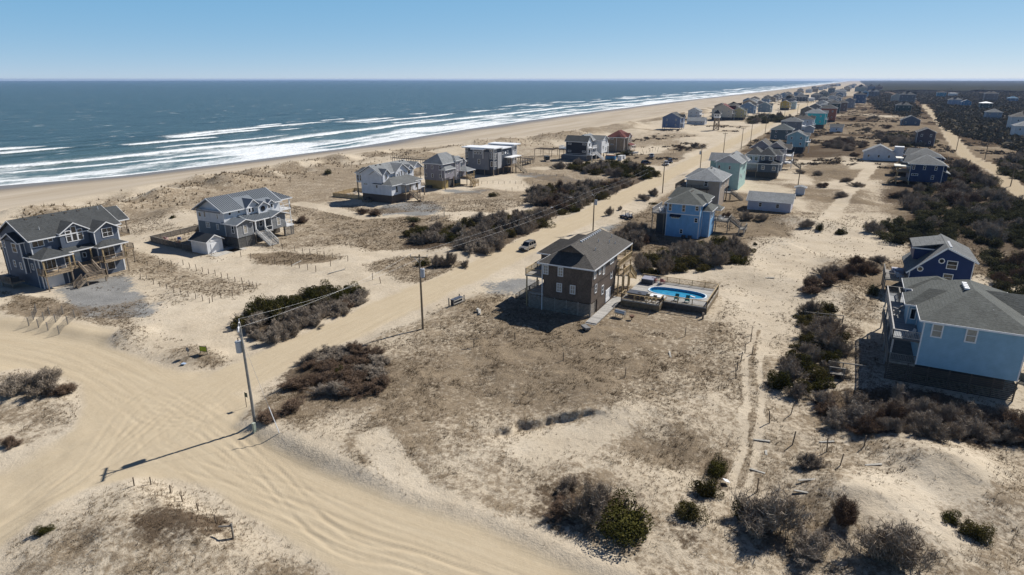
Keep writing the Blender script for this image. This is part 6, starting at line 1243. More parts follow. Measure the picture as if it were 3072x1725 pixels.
p4 = pole('utility pole by the road in front of the parked white pickup', 1987, 580, 10.0, POLEW, 1.0, False)
p5 = pole('utility pole with wide crossarm left of the mint house roof', 2099, 520, 10.5, POLEW, 1.4, True)
rest = [(2169, 470, 11), (2223, 448, 11), (2250, 437, 12.0), (2295, 401, 12), (2350, 373, 15), (2389, 362, 14), (2418, 345, 14), (2452, 332, 14)]
rp = [pole('slim utility pole of the far sand-road row, %s' % nth(i, len(rest)), x, y, h, POLEW, 1.1, False, 'poles along the far sand road') for i, (x, y, h) in enumerate(rest)]
for x, y, h in ((3031, 559, 10.5), (2954, 479, 9.5), (2868, 453, 12), (2828, 384, 14), (2902, 389, 12), (2950, 414, 12), (3034, 446, 8), (2707, 378, 12), (2392, 640 - 70, 9)):
    pole('slim utility pole beside the inland sand track, one of several', x, y, h, POLEW, 0, False, 'poles beside the inland track')
seq = [p1, p2, p3, p4, p5] + rp
for i in range(len(seq) - 1):
    for k in range(2): wire(('%s overhead wire from %s' % (('ocean-side', 'inland-side')[1 - k], ('the grey pole to the brown transformer pole', 'the transformer pole to the pole behind the brown roof', 'the brown-roof pole to the pole by the white pickup', 'the white-pickup pole to the mint-roof pole')[i])) if i < 4 else 'faint overhead wire slung between the far poles of the sand road', seq[i][k], seq[i + 1][k], 0.8 if i < 4 else 0.5)
a = p1[0] - Vector((0, 0, 5.5)); 
s, t, z = PZ(838, 1300); gy = thing('guy_wire', 'white-sleeved guy wire running from the grass to the grey utility pole', 'guy wire', (s, t, z)); q = Vector((-27, 59, 0))
top = p1[0].lerp(p1[1], 0.5) - Vector((0, 0, 1.2)); rel = top - Vector((s, t, z)); MB().tube((0, 0, -0.1), rel, 0.012, 0.012, 4).build('cable', STEEL, gy); MB().tube((0, 0, 0.05), rel * 0.27, 0.05, 0.05, 6).build('guard', WHITE, gy)
# ------------------------------------------------------------------ vehicles
TYRE = mat_plain('tyre_rubber', (0.018, 0.018, 0.018), 0.8, 0.2); RIM = mat_plain('alloy_rim', (0.4, 0.41, 0.42), 0.35, 0.05, metal=0.5); CGL = mat_glass('vehicle_glass', (0.01, 0.013, 0.016))
LAMP = mat_plain('lamp_lens', (0.7, 0.7, 0.68), 0.15, 0.02); TAIL = mat_plain('tail_lens', (0.3, 0.01, 0.01), 0.2, 0.02)
def car(name, label, s, t, z, rz, col, kind='suv', L=4.7, Wd=1.85, Hh=1.75, metal=0.4):
    c = thing(name, label, 'pickup truck' if kind == 'pickup' else 'car', (s, t, z), rz)
    pm = mat_plain('paint_%02d_%02d_%02d' % tuple(int(99 * v) for v in col), col, 0.3, 0.03, metal=metal, spec=0.5); hw = Wd / 2; x0, x1 = -L / 2, L / 2
    bh = Hh * 0.56
    body = [(x0, 0.38), (x0 + 0.02, bh * 0.8), (x0 + 0.12, bh), (x1 - 1.25, bh), (x1 - 0.25, bh * 0.88), (x1, bh * 0.7), (x1 + 0.02, 0.4)]
    m = MB().prism([(x, -hw, zz) for x, zz in body], (0, Wd, 0)); b = m.build('body', pm, c); bv = b.modifiers.new('bevel', 'BEVEL'); bv.width = 0.07; bv.segments = 2
    rear = x0 + 0.1 if kind == 'suv' else x0 + L * 0.36
    cab = [(rear, bh - 0.02), (rear + 0.22, Hh), (x1 - 2.0, Hh), (x1 - 1.2, bh - 0.02)]
    V_ = []
    for sg in (-1, 1): V_.append([(x, sg * (hw - (0.05 if zz < Hh - 0.1 else 0.2)), zz) for x, zz in cab])
    m = MB(); m.face(V_[0]); m.face(V_[1])
    for i in range(4):
        j = (i + 1) % 4; m.face([V_[0][i], V_[0][j], V_[1][j], V_[1][i]])
    k = m.build('cabin', pm, c); k.modifiers.new('bevel', 'BEVEL').width = 0.05
    def panel(nm, pts, mat): MB().face(pts).build(nm, mat, c)
    for sg in (-1, 1):
        P_ = V_[0] if sg < 0 else V_[1]; A, B, C, D = [Vector(p_) for p_ in P_]; o = Vector((0, sg * 0.015, 0))
        nw = 3 if kind == 'suv' else 2
        for i in range(nw):
            u0, u1 = 0.04 + i / nw * 0.94, (i + 1) / nw * 0.94 - 0.01
            lo = lambda u: A.lerp(D, u); hi = lambda u: B.lerp(C, u)
            q = [lo(u0).lerp(hi(u0), 0.12), lo(u1).lerp(hi(u1), 0.12), lo(u1).lerp(hi(u1), 0.86), lo(u0).lerp(hi(u0), 0.86)]; panel('side_window', [tuple(p_ + o) for p_ in q], CGL)
        for xx in (x0 + 0.85, x1 - 0.9):
            w_ = MB().tube((xx, sg * (hw - 0.22), 0.36), (xx, sg * (hw + 0.02), 0.36), 0.37, 0.37, 16).build('wheel', TYRE, c); MB().tube((xx, sg * (hw + 0.01), 0.36), (xx, sg * (hw + 0.035), 0.36), 0.22, 0.2, 12).build('rim', RIM, w_)
        MB().box(x1 - 0.06, x1 + 0.03, sg * (hw - 0.4), sg * (hw - 0.08), bh * 0.66, bh * 0.82).build('headlight', LAMP, c); MB().box(x0 - 0.03, x0 + 0.05, sg * (hw - 0.25), sg * (hw - 0.05), bh * 0.6, bh * 0.9).build('tail_light', TAIL, c); MB().box(x1 - 1.5, x1 - 1.3, sg * hw, sg * (hw + 0.16), bh + 0.05, bh + 0.2).build('mirror', pm, c)
    f = lambda a, b, u: Vector(a).lerp(Vector(b), u)
    def glasspane(nm, i, j, off):
        q = [f(f(V_[0][i], V_[1][i], 0.07), f(V_[0][j], V_[1][j], 0.07), 0.12), f(f(V_[0][i], V_[1][i], 0.93), f(V_[0][j], V_[1][j], 0.93), 0.12), f(f(V_[0][i], V_[1][i], 0.93), f(V_[0][j], V_[1][j], 0.93), 0.88), f(f(V_[0][i], V_[1][i], 0.07), f(V_[0][j], V_[1][j], 0.07), 0.88)]
        panel(nm, [tuple(p_ + Vector(off)) for p_ in q], CGL)
    glasspane('windscreen', 3, 2, (0.02, 0, 0.015)); glasspane('rear_window', 0, 1, (-0.02, 0, 0.01))
    MB().box(x1 - 0.02, x1 + 0.1, -hw + 0.05, hw - 0.05, 0.36, 0.56).build('bumper', mat_plain('dark_plastic', (0.03, 0.03, 0.033), 0.6), c); MB().box(x0 - 0.1, x0 + 0.02, -hw + 0.05, hw - 0.05, 0.36, 0.56).build('bumper', mat_plain('dark_plastic', (0.03, 0.03, 0.033), 0.6), c)
    MB().box(x1 - 0.01, x1 + 0.035, -hw + 0.45, hw - 0.45, bh * 0.6, bh * 0.8).build('grille', BLACK, c)
    if kind == 'suv':
        for y in (-0.6, 0.6): MB().box(rear + 0.5, x1 - 2.1, y - 0.025, y + 0.025, Hh + 0.02, Hh + 0.09).build('roof_rail', BLACK, c)
        for xx in (rear + 0.8, rear + 1.6): MB().box(xx - 0.03, xx + 0.03, -0.62, 0.62, Hh + 0.09, Hh + 0.13).build('roof_bar', BLACK, c)
    else:
        MB().box(x0 + 0.12, rear - 0.05, -hw + 0.12, hw - 0.12, bh - 0.03, bh + 0.006).build('bed_floor', BLACK, c)
        for sg in (-1, 1): MB().box(x0 + 0.05, rear, sg * (hw - 0.1), sg * hw, bh, bh + 0.1).build('bed_rail', pm, c)
    return c
s, t, z = PZ(1583, 748); car('parked_car', 'silver-beige SUV with a roof rack driving along the sand road', s, t, z + 0.02, R(180 - 4), (0.33, 0.3, 0.26), 'suv')
for px, py, rz, col, kd, lab in ((1955, 472, 10, (0.28, 0.33, 0.4), 'pickup', 'silver-blue pickup parked by the post fence on the far lot'), (1938, 493, -30, (0.012, 0.02, 0.05), 'suv', 'dark navy SUV parked at the end of the shrubs'), (1998, 495, 200, (0.62, 0.63, 0.64), 'pickup', 'white pickup parked at the roadside'), (2010, 488, 200, (0.03, 0.045, 0.09), 'suv', 'dark blue SUV parked just behind the white pickup'), (2985, 418, 100, (0.015, 0.02, 0.025), 'suv', 'black car parked in the shade of the white house at the right edge')):
    s, t, z = PZ(px, py); car('parked_car' if kd == 'suv' else 'pickup_truck', lab, s, t, z + 0.02, R(rz), col, kd, 4.8 if kd == 'suv' else 5.4)
# boat on its trailer
s, t, z = PZ(1893, 465); B = thing('motor_boat', 'white motor boat on a trailer in front of the red-roofed house', 'boat', (s, t, z), R(-72))
m = MB(); secs = [(-3.4, 0.95, 0.55), (-1, 1.1, 0.5), (1.2, 1.0, 0.55), (2.6, 0.55, 0.75), (3.5, 0.04, 1.1)]
for i in range(len(secs) - 1):
    (xa, wa, ka), (xb, wb, kb) = secs[i], secs[i + 1]; ta, tb = 1.45 + max(0, xa) * 0.06, 1.45 + max(0, xb) * 0.06
    for sg in (-1, 1): m.face([(xa, 0, ka), (xb, 0, kb), (xb, sg * wb * .8, kb + .35), (xa, sg * wa * .8, ka + .35)]); m.face([(xa, sg * wa * .8, ka + .35), (xb, sg * wb * .8, kb + .35), (xb, sg * wb, tb), (xa, sg * wa, ta)])
    m.face([(xa, -wa, ta - .05), (xb, -wb, tb - .05), (xb, wb, tb - .05), (xa, wa, ta - .05)])
m.face([(-3.4, -0.95, 1.45), (-3.4, 0.95, 1.45), (-3.4, 0.76, 0.9), (-3.4, 0, 0.55), (-3.4, -0.76, 0.9)]); m.build('hull', WHITE, B)
MB().prism([(-1.0, -0.7, 1.42), (0.8, -0.7, 1.42), (0.3, -0.7, 1.95), (0.1, -0.7, 1.95)], (0, 1.4, 0)).build('windscreen', CGL, B); MB().beam((-0.9, -0.9, 1.4), (-1.5, -0.8, 2.7), 0.07).build('tower_leg', STEEL, B); MB().beam((-0.9, 0.9, 1.4), (-1.5, 0.8, 2.7), 0.07).build('tower_leg', STEEL, B); MB().beam((-1.5, -0.8, 2.7), (-1.5, 0.8, 2.7), 0.07).build('tower_bar', STEEL, B); MB().box(-3.9, -3.4, -0.2, 0.2, 0.7, 1.7).build('outboard_motor', BLACK, B); MB().box(-2.8, -1.6, -0.8, 0.8, 1.42, 1.62).build('seat', mat_plain('dark_cushion', (0.03, 0.03, 0.04), 0.6), B)
T_ = thing('boat_trailer', 'dark boat trailer under the white motor boat', 'trailer', (s, t, z), R(-72)); MB().beam((-3, -0.7, 0.45), (3.2, -0.1, 0.45), 0.1).build('frame_rail', STEEL, T_); MB().beam((-3, 0.7, 0.45), (3.2, 0.1, 0.45), 0.1).build('frame_rail', STEEL, T_)
for sg in (-1, 1): MB().tube((-1.2, sg * 0.85, 0.33), (-1.2, sg * 1.05, 0.33), 0.33, 0.33, 14).build('wheel', TYRE, T_)
# open beach cart by the road
s, t, z = PZ(1878, 655); C = thing('beach_cart', 'open dark-blue four-seat beach cart with white seats parked by the sand road', 'golf cart', (s, t, z), R(62))
CB = mat_plain('cart_navy', (0.015, 0.022, 0.05), 0.35); m = MB().prism([(-1.8, -0.7, 0.35), (-1.8, -0.7, 0.8), (0.9, -0.7, 0.75), (1.8, -0.7, 0.62), (1.85, -0.7, 0.35)], (0, 1.4, 0)); m.build('body', CB, C)
for x in (-1.2, 0.1):
    for y in (-0.36, 0.36): MB().box(x - 0.25, x + 0.25, y - 0.28, y + 0.28, 0.8, 0.95).build('seat', WHITE, C); MB().beam((x - 0.25, y, 0.9), (x - 0.38, y, 1.5), 0.5, 0.1).build('seat_back', WHITE, C)
for x in (-1.75, -0.4, 0.95):
    for y in (-0.66, 0.66): MB().beam((x, y, 0.7), (x, y, 1.9), 0.06).build('roll_bar', BLACK, C)
MB().beam((-1.75, -0.66, 1.9), (0.95, -0.66, 1.9), 0.06).build('roof_bar', BLACK, C); MB().beam((-1.75, 0.66, 1.9), (0.95, 0.66, 1.9), 0.06).build('roof_bar', BLACK, C); MB().beam((0.95, -0.66, 1.9), (0.95, 0.66, 1.9), 0.06).build('roof_bar', BLACK, C)
for x in (-1.2, 1.2):
    for sg in (-1, 1): MB().tube((x, sg * 0.6, 0.3), (x, sg * 0.82, 0.3), 0.31, 0.31, 14).build('wheel', TYRE, C)
# trash cart rack by the road
s, t, z = PZ(1370, 912); K = thing('bin_rack', 'wooden roadside rack holding dark lidded bins beside the sand road', 'bin rack', (s, t, z), R(-8))
for x in (-1.3, 1.3):
    for y in (-0.5, 0.5): MB().box(x - 0.07, x + 0.07, y - 0.07, y + 0.07, -0.2, 1.25).build('post', GREYW, K)
for zz in (0.35, 0.85): MB().box(-1.3, 1.3, -0.6, -0.53, zz, zz + 0.14).build('rail', mat_wood('pale_board', (0.42, 0.4, 0.36)), K)
for i, x in enumerate((-0.8, 0.0, 0.8)):
    bn = thing('wheeled_bin', 'dark wheeled bin in the roadside rack', 'bin', (s + x * math.cos(R(-8)), t + x * math.sin(R(-8)), z), R(-8), 'bins in the roadside rack')
    MB().prism([(-0.25, -0.28, 0.05), (0.25, -0.28, 0.05), (0.32, -0.34, 0.95), (-0.32, -0.34, 0.95)], (0, 0.62, 0)).build('bin_body', mat_plain('bin_plastic', (0.035, 0.04, 0.05), 0.5), bn); MB().box(-0.35, 0.35, -0.38, 0.34, 0.95, 1.03).build('lid', mat_plain('bin_lid', (0.09, 0.1, 0.13), 0.35), bn)
# ------------------------------------------------------------------ signs and small things
s, t, z = PZ(566, 1070); Q = thing('round_sign', 'small round dark sign on a thin stake on the sandy island', 'sign', (s, t, z), 0)
MB().tube((0, 0, -0.2), (0, 0, 0.75), 0.03, 0.03, 6).build('stake', GREYW, Q); MB().tube((0.02, 0, 1.0), (-0.03, 0, 1.0), 0.32, 0.32, 20).build('disc', mat_plain('sign_charcoal', (0.035, 0.04, 0.05), 0.5), Q)
rg = MB()
for i in range(20):
    a, b = 2 * math.pi * i / 20, 2 * math.pi * (i + 1) / 20; rg.face([(-0.035, 0.27 * math.cos(a), 1 + 0.27 * math.sin(a)), (-0.035, 0.27 * math.cos(b), 1 + 0.27 * math.sin(b)), (-0.035, 0.23 * math.cos(b), 1 + 0.23 * math.sin(b)), (-0.035, 0.23 * math.cos(a), 1 + 0.23 * math.sin(a))])
rg.build('rim_line', mat_plain('sign_pale', (0.35, 0.37, 0.4), 0.5), Q); MB().tube((-0.03, 0, 1.0), (-0.04, 0, 1.0), 0.12, 0.12, 12).build('emblem', mat_plain('sign_pale', (0.35, 0.37, 0.4), 0.5), Q)
s, t, z = PZ(612, 1062); Q = thing('board_sign', 'lime-yellow board sign in a dark frame on the sandy island', 'sign', (s, t, z), R(14))
for y in (-0.52, 0.52): MB().box(-0.03, 0.03, y - 0.035, y + 0.035, -0.2, 1.15).build('leg', DARKW, Q)
MB().box(-0.05, -0.03, -0.5, 0.5, 0.42, 1.08).build('panel', mat_plain('lime_paint', (0.36, 0.42, 0.03), 0.5), Q)
for a in ((-0.55, 0.55, 1.08, 1.13), (-0.55, 0.55, 0.37, 0.42)): MB().box(-0.06, 0.0, a[0], a[1], a[2], a[3]).build('frame_bar', DARKW, Q)
s, t, z = PZ(764, 1295); Q = House('utility_pedestal', 'pale green utility pedestal at the foot of the grey pole', s, t, 0, 'utility box'); Q.e.location.z = z; Q.box('case', -0.14, 0.14, -0.14, 0.14, -0.1, 0.95, mat_plain('pale_green_case', (0.3, 0.34, 0.28), 0.5)); Q.box('cap', -0.16, 0.16, -0.16, 0.16, 0.95, 1.02, mat_plain('pale_green_cap', (0.4, 0.43, 0.36), 0.5))
s, t, z = PZ(740, 1222); Q = House('marker_sign', 'thin dark marker sign on a stake at the corner of the scrub lot', s, t, 0, 'sign'); Q.e.location.z = z; Q.box('stake', -0.025, 0.025, -0.025, 0.025, -0.2, 1.9, DARKW); Q.box('plate', -0.03, -0.026, -0.45, 0.03, 1.35, 1.9, mat_plain('marker_green', (0.03, 0.06, 0.05), 0.5))
for px, py, lab in ((1712, 605, 'tall white and terracotta meter pillar by the road beside the shrubs'), (1655, 625, 'dark red kiosk box at the edge of the road shrubs')):
    s, t, z = PZ(px, py + 10); Q = House('meter_pillar', lab, s, t, R(20), 'pillar'); Q.e.location.z = z; Q.box('column', -0.3, 0.3, -0.3, 0.3, 0, 2.2 if px > 1700 else 1.2, mat_plain('terracotta' if px > 1700 else 'dark_red_box', (0.33, 0.17, 0.11) if px > 1700 else (0.12, 0.05, 0.05), 0.7)); Q.box('cap', -0.34, 0.34, -0.34, 0.9 if px > 1700 else 0.34, 2.2 if px > 1700 else 1.2, 2.34 if px > 1700 else 1.3, WHITE)
# grey steel drum grill, fire pit, lawn cart by the brown house
s, t, z = PZ(1860, 952); Q = thing('drum_grill', 'grey drum grill on legs in the scrub by the pool deck', 'grill', (s, t, z), R(80)); MB().tube((-0.85, 0, 0.85), (0.85, 0, 0.85), 0.36, 0.36, 14).build('drum', STEEL, Q)
for x in (-0.6, 0.6):
    for y in (-0.25, 0.25): MB().beam((x, y, 0.6), (x * 1.1, y * 1.5, -0.05), 0.06).build('leg', DARKW, Q)
s, t, z = PZ(1895, 960); Q = thing('fire_bowl', 'rusty fire bowl on a stand right of the drum grill', 'fire pit', (s, t, z)); MB().tube((0, 0, 0.35), (0, 0, 0.75), 0.2, 0.42, 12).build('bowl', mat_plain('rusty_iron', (0.12, 0.06, 0.035), 0.8), Q); MB().tube((0, 0, -0.05), (0, 0, 0.35), 0.06, 0.06, 6).build('stand', BLACK, Q)
s, t, z = PZ(1757, 990); Q = thing('dump_cart', 'grey tipped garden cart lying on the dead grass in front of the steps', 'cart', (s, t, z), R(50)); MB().prism([(-0.7, -0.4, 0.25), (0.6, -0.4, 0.25), (0.8, -0.4, 0.6), (-0.75, -0.4, 0.6)], (0, 0.8, 0)).build('tub', mat_plain('grey_tub', (0.2, 0.2, 0.2), 0.5), Q)
for sg in (-1, 1): MB().tube((-0.3, sg * 0.42, 0.2), (-0.3, sg * 0.52, 0.2), 0.2, 0.2, 12).build('wheel', TYRE, Q)
s, t, z = PZ(1438, 938); Q = House('cinder_block', 'small heap of grey cinder blocks near the shaded corner of the lot', s, t, R(15), 'block heap'); Q.e.location.z = z
for (x, y, zz) in ((0, 0, 0), (0.5, 0.1, 0), (0.2, 0.3, 0.3), (-0.6, -0.2, 0)): Q.box('block', x - 0.3, x + 0.3, y - 0.15, y + 0.15, zz, zz + 0.28, CONC)
s, t, z = PZ(1698, 940); Q = House('outdoor_table', 'dark wooden bench table in the shade of the brown house', s, t, 0, 'table'); Q.e.location.z = z; Q.box('table_top', -0.7, 0.7, -0.5, 0.5, 0.75, 0.82, GREYW)
for x in (-0.6, 0.6):
    for y in (-0.42, 0.42): Q.box('leg', x - 0.05, x + 0.05, y - 0.05, y + 0.05, 0, 0.75, GREYW)
# blue skip and white tanks by the far houses
for px, py, lab, col, sz in ((1832, 478, 'blue skip piled with rubble among shrubs by the black-walled house', (0.02, 0.12, 0.26), (4.5, 2.2, 1.5)), (1860, 481, 'white upright water tank beside the blue skip', (0.62, 0.63, 0.64), (1.8, 1.8, 2.0)), (1868, 476, 'white boxed tank right of the upright tank', (0.6, 0.61, 0.62), (2.2, 1.6, 1.5))):
    s, t, z = PZ(px, py); Q = House('skip' if col[0] < 0.1 else 'water_tank', lab, s, t, 0, 'skip' if col[0] < 0.1 else 'tank'); Q.e.location.z = z; Q.box('body', -sz[1] / 2, sz[1] / 2, -sz[0] / 2, sz[0] / 2, 0, sz[2], mat_plain('c_%d' % px, col, 0.5)); Q.box('rim' if col[0] < 0.1 else 'lid', -sz[1] / 2 - .06, sz[1] / 2 + .06, -sz[0] / 2 - .06, sz[0] / 2 + .06, sz[2], sz[2] + 0.12, mat_plain('c_%d' % px, col, 0.5))
    if col[0] < 0.1: Q.box('rubble', -0.9, 0.9, -2, 2, sz[2], sz[2] + 0.4, mat_plain('rubble_brown', (0.2, 0.09, 0.06), 0.9, 0.4))
# ------------------------------------------------------------------ fence posts
POST = mat_wood('fence_post_timber', (0.17, 0.135, 0.1))
pmesh = MB().box(-0.045, 0.045, -0.045, 0.045, -0.4, 1.15).mesh('fence_post', POST)
def posts(pts, label, group, hs=1.0, jit=0.06):
    for i, (px, py) in enumerate(sorted(pts)):
        s, t, z = PZ(px, py); o = link('fence_post', pmesh); o.location = (s, t, z); o.scale = (1, 1, hs * random.uniform(0.85, 1.1)); o.rotation_euler = (random.uniform(-jit, jit), random.uniform(-jit, jit), random.uniform(0, 3)); tag(o, '%s, %s' % (label, nth(i, len(pts))), 'fence post', group)
q = lambda L_: [(340 + x * .295, 700 + y * .295) for x, y in L_]
posts(q([(1620, 150), (1722, 165), (1850, 190), (1930, 207), (2002, 222), (2078, 236), (2150, 245), (2228, 260), (2306, 270), (2385, 285), (1300, 242), (1400, 262), (1566, 292), (1643, 313), (1742, 326), (1815, 340), (1893, 353), (1978, 372), (2060, 393), (2212, 335)]), 'thin dark post round the brown patch by the metal-roofed house', 'posts round the brown patch', 1.15)
posts(q([(348, 330), (473, 327), (596, 324), (712, 322), (780, 350), (845, 372), (910, 395), (972, 415), (1038, 434), (1103, 452), (1170, 473), (1240, 493), (1314, 515), (1385, 533), (1425, 555), (1462, 557), (1330, 592), (1213, 632), (1096, 664), (980, 712), (912, 688), (838, 667), (765, 642), (690, 622), (614, 595), (547, 570), (476, 545), (410, 520), (280, 470), (340, 465), (1010, 697)]), 'thin weathered post round the sandy plot by the slate-blue house', 'posts round the sandy plot')
posts([(403, 1458), (453, 1455), (512, 1479), (548, 1505), (595, 1533), (648, 1568), (700, 1618)], 'short weathered stake on the near scrub corner', 'stakes on the near scrub corner', 0.75)
posts([(1720 + i * 23, 455 + (i % 2)) for i in range(12)] + [(1975 - i * 9, 448 + i * 3) for i in range(9)] + [(2012, 466), (2020, 460), (2030, 455)], 'dark fence post of the far parking lot by the pickups', 'posts round the far parking lot', 1.2)
posts([(1445 + i * 17, 552 - (i % 3)) for i in range(10)] + [(1590 - i * 18, 556 + i * 5) for i in range(5)], 'short stake on the bare sand lot', 'stakes on the bare sand lot', 0.9)
posts([(1510 + i * 20, 518 + i * 1.4) for i in range(10)] + [(1330 + i * 16, 595 + i * 3.5) for i in range(9)], 'short stake along the gravel drive of the modern grey house', 'stakes along the gravel drive', 0.9)
posts([(1690, 1082), (1875, 1132), (2055, 1010), (2255, 1005), (2252, 1025), (2257, 1062), (2235, 1058), (2222, 1085), (2212, 1110), (2208, 1132), (1545, 1020)], 'dark leaning stake on the big scrub lot', 'stakes on the big scrub lot', 1.15, 0.12)
posts([(2377, 1335), (2480, 1355), (2520, 1398), (2415, 1397), (2592, 1340), (2271, 1476), (2388, 1675), (2308, 1270), (2372, 1245)], 'dark stake among the boards at lower right', 'stakes at the lower right', 1.3, 0.1)
posts([(1330, 665), (1310, 660), (1290, 665), (1350, 655), (1118, 840), (1142, 850), (970, 665), (1015, 690)], 'thin stake in the scrub beyond the brown pole', 'stakes in the middle scrub', 1.1, 0.1)
s, t, z = PZ(1422, 1042); Q = thing('mail_post', 'weathered T-shaped post standing alone on the scrub lot', 'post', (s, t, z), R(30)); MB().box(-0.06, 0.06, -0.06, 0.06, -0.3, 1.2).build('post', POST, Q); MB().box(-0.07, 0.07, -0.75, 0.55, 1.2, 1.3).build('crossbar', POST, Q)
s, t, z = PZ(700, 1615); Q = thing('leaning_frame', 'broken bleached post with a slanting crosspiece and dead twigs', 'broken fence', (s, t, z), 0.4); MB().beam((0, 0, -0.3), (0.05, 0, 1.4), 0.12).build('post', GREYW, Q); MB().beam((-0.1, 1.0, 1.15), (0.0, -0.1, 1.2), 0.1).build('rail', GREYW, Q)
# dune-mending sand fences near the slate house
def sand_fence(pts, label):
    P_ = [PZ(0 + x * .3457, 900 + y * .3457) for x, y in pts]; o = P_[0]; f_ = thing('sand_fence', label, 'fence', o, 0, 'short wire sand fences'); wirem = mat_plain('fence_mesh', (0.09, 0.082, 0.075), 0.6)
    for i, p_ in enumerate(P_):
        b = Vector(p_) - Vector(o); MB().beam(b - Vector((0, 0, 0.3)), b + Vector((0, 0, 1.35)), 0.1).build('post', GREYW, f_)
        if i:
            m = MB(); a = Vector(P_[i - 1]) - Vector(o); n_ = max(4, int((b - a).length / 0.22))
            for k in range(n_): c = a.lerp(b, k / n_); m.beam(c, c + Vector((0, 0, 1.15)), 0.016)
            for zz in (0.1, 0.4, 0.75, 1.1): m.beam(a + Vector((0, 0, zz)), b + Vector((0, 0, zz)), 0.014)
            o2 = m.build('wire_mesh', wirem, f_); o2['kind'] = 'stuff'
sand_fence([(318, 105), (292, 172), (252, 225)], 'first zigzag sand fence from the left below the slate-blue house'); sand_fence([(432, 130), (382, 178), (336, 240)], 'second zigzag sand fence from the left below the slate-blue house'); sand_fence([(548, 120), (485, 195), (418, 265)], 'third zigzag sand fence from the left below the slate-blue house'); sand_fence([(650, 155), (590, 212), (514, 296)], 'rightmost zigzag sand fence below the slate-blue house')
# driftwood boards
BW = mat_wood('bleached_board', (0.36, 0.34, 0.3)); bmesh_ = MB().box(-0.8, 0.8, -0.11, 0.11, 0.0, 0.07).mesh('board', BW)
def board(px, py, ang, L_, label, group=None):
    s, t, z = PZ(px, py); o = link('driftwood_board', bmesh_); o.location = (s, t, z + 0.05); o.scale = (L_ / 1.6, 1, 1); o.rotation_euler = (0.04, -0.05, R(ang)); return tag(o, label, 'board', group)
board(2428, 1441, -60, 2.0, 'bleached board lying on the sand at lower right, the brightest one'); board(2298, 1360, 10, 0.8, 'short pale block beside the sand path at lower right')
for px, py, a, L_ in ((2285, 1323, -80, 1.6), (2272, 1415, -100, 1.4), (2410, 1478, -85, 1.5), (2480, 1327, -62, 1.5), (2620, 1396, -60, 1.6), (2310, 835, -70, 1.6), (1010, 815, -20, 3.5), (2010, 1065, 20, 1.8), (890, 790, 10, 3)): board(px, py, a, L_, 'dark weathered board lying on the sand', 'weathered boards on the sand')
s, t, z = PZ(2175, 1453); o = MB().box(-0.35, 0.35, -0.25, 0.25, 0.35, 0.4).build('notice_board', WHITE); o.location = (s, t, z); o.rotation_euler = (0.3, 0.2, 0.5); tag(o, 'small white board caught in the green shrub beside the sand path', 'board')
s, t, z = PZ(552, 1092); o = MB().box(-0.4, 0.4, -0.25, 0.25, 0.05, 0.1).build('plastic_sheet', mat_plain('pale_blue_sheet', (0.3, 0.38, 0.5), 0.5)); o.location = (s, t, z); o.rotation_euler = (0.1, 0.15, 0.5); tag(o, 'pale blue plastic sheet lying on the sandy island', 'sheet')
# low timber frame by the light-blue house
s, t, z = PZ(2505, 1130); Q = thing('viewing_platform', 'old grey timber platform standing in the shade left of the light-blue house', 'platform', (s, t, z), 0.1)
for x in (-0.9, 0.9):
    for y in (-0.8, 0.8): MB().beam((x, y, -0.3), (x, y, 1.6), 0.13).build('post', GREYW, Q)
MB().box(-1, 1, -0.95, 0.95, 0.7, 0.8).build('shelf', GREYW, Q); MB().beam((0.9, -3.6, 1.65), (0.9, 0.9, 1.6), 0.12).build('rail', GREYW, Q); MB().beam((-0.9, -0.9, 1.6), (-0.9, 0.9, 1.6), 0.12).build('rail', GREYW, Q)
s, t, z = PZ(2450, 960); Q = thing('timber_rail', 'grey two-bar timber rail running through the shrubs left of the light-blue house', 'fence', (s, t, z), 0)
for y in (-3.5, -1.7, 0, 1.7): MB().beam((0, y, -0.3), (0, y, 1.4), 0.12).build('post', GREYW, Q)
for zz in (0.8, 1.35): MB().beam((-0.08, -3.6, zz), (-0.08, 1.9, zz - 0.3), 0.1).build('rail', GREYW, Q)

# broken yard gate, pergola and trailer by the black-walled house
a, b = PZ(1296, 664), PZ(1333, 652); Q = thing('yard_gate', 'grey tumbledown rail gate standing alone in the brown scrub behind the transformer pole', 'gate', a); d = Vector(b) - Vector(a)
for u in (0.0, 0.5, 1.0): MB().beam(d * u - Vector((0, 0, 0.3)), d * u + Vector((0, 0, 2.2 if u == 1 else 1.3)), 0.12).build('post', GREYW, Q)
for zz in (0.4, 0.8, 1.15): MB().beam(Vector((0, 0, zz)), d + Vector((0, 0, zz)), 0.07).build('rail', GREYW, Q)
s, t, z = PZ(1655, 470); Q = thing('pergola', 'open slatted pergola on thin posts left of the black-walled house', 'pergola', (s, t, z))
for x in (0, 7):
    for y in (0, 4.5, 9): MB().box(x - 0.1, x + 0.1, y - 0.1, y + 0.1, -0.3, 3.0).build('post', PTB, Q)
for y in (0, 4.5, 9): MB().beam((0, y, 3.05), (7, y, 3.05), 0.14, 0.2).build('beam', PTB, Q)
for i in range(8): MB().beam((i, -0.6, 3.22), (i, 9.6, 3.22), 0.1, 0.12).build('slat', PTB, Q)
s, t, z = PZ(1640, 482); Q = thing('cargo_trailer', 'dark cargo trailer with its ramp down on the sand left of the black-walled house', 'trailer', (s, t, z), R(35)); MB().box(-2.2, 2.2, -1.0, 1.0, 0.6, 2.1).build('box', mat_plain('trailer_dark', (0.03, 0.035, 0.035), 0.5), Q); MB().beam((-2.25, 0, 0.65), (-4.6, 0, 0.02), 1.9, 0.08).build('ramp', PTB, Q); MB().beam((2.2, 0, 0.6), (3.6, 0, 0.55), 0.14).build('drawbar', STEEL, Q)
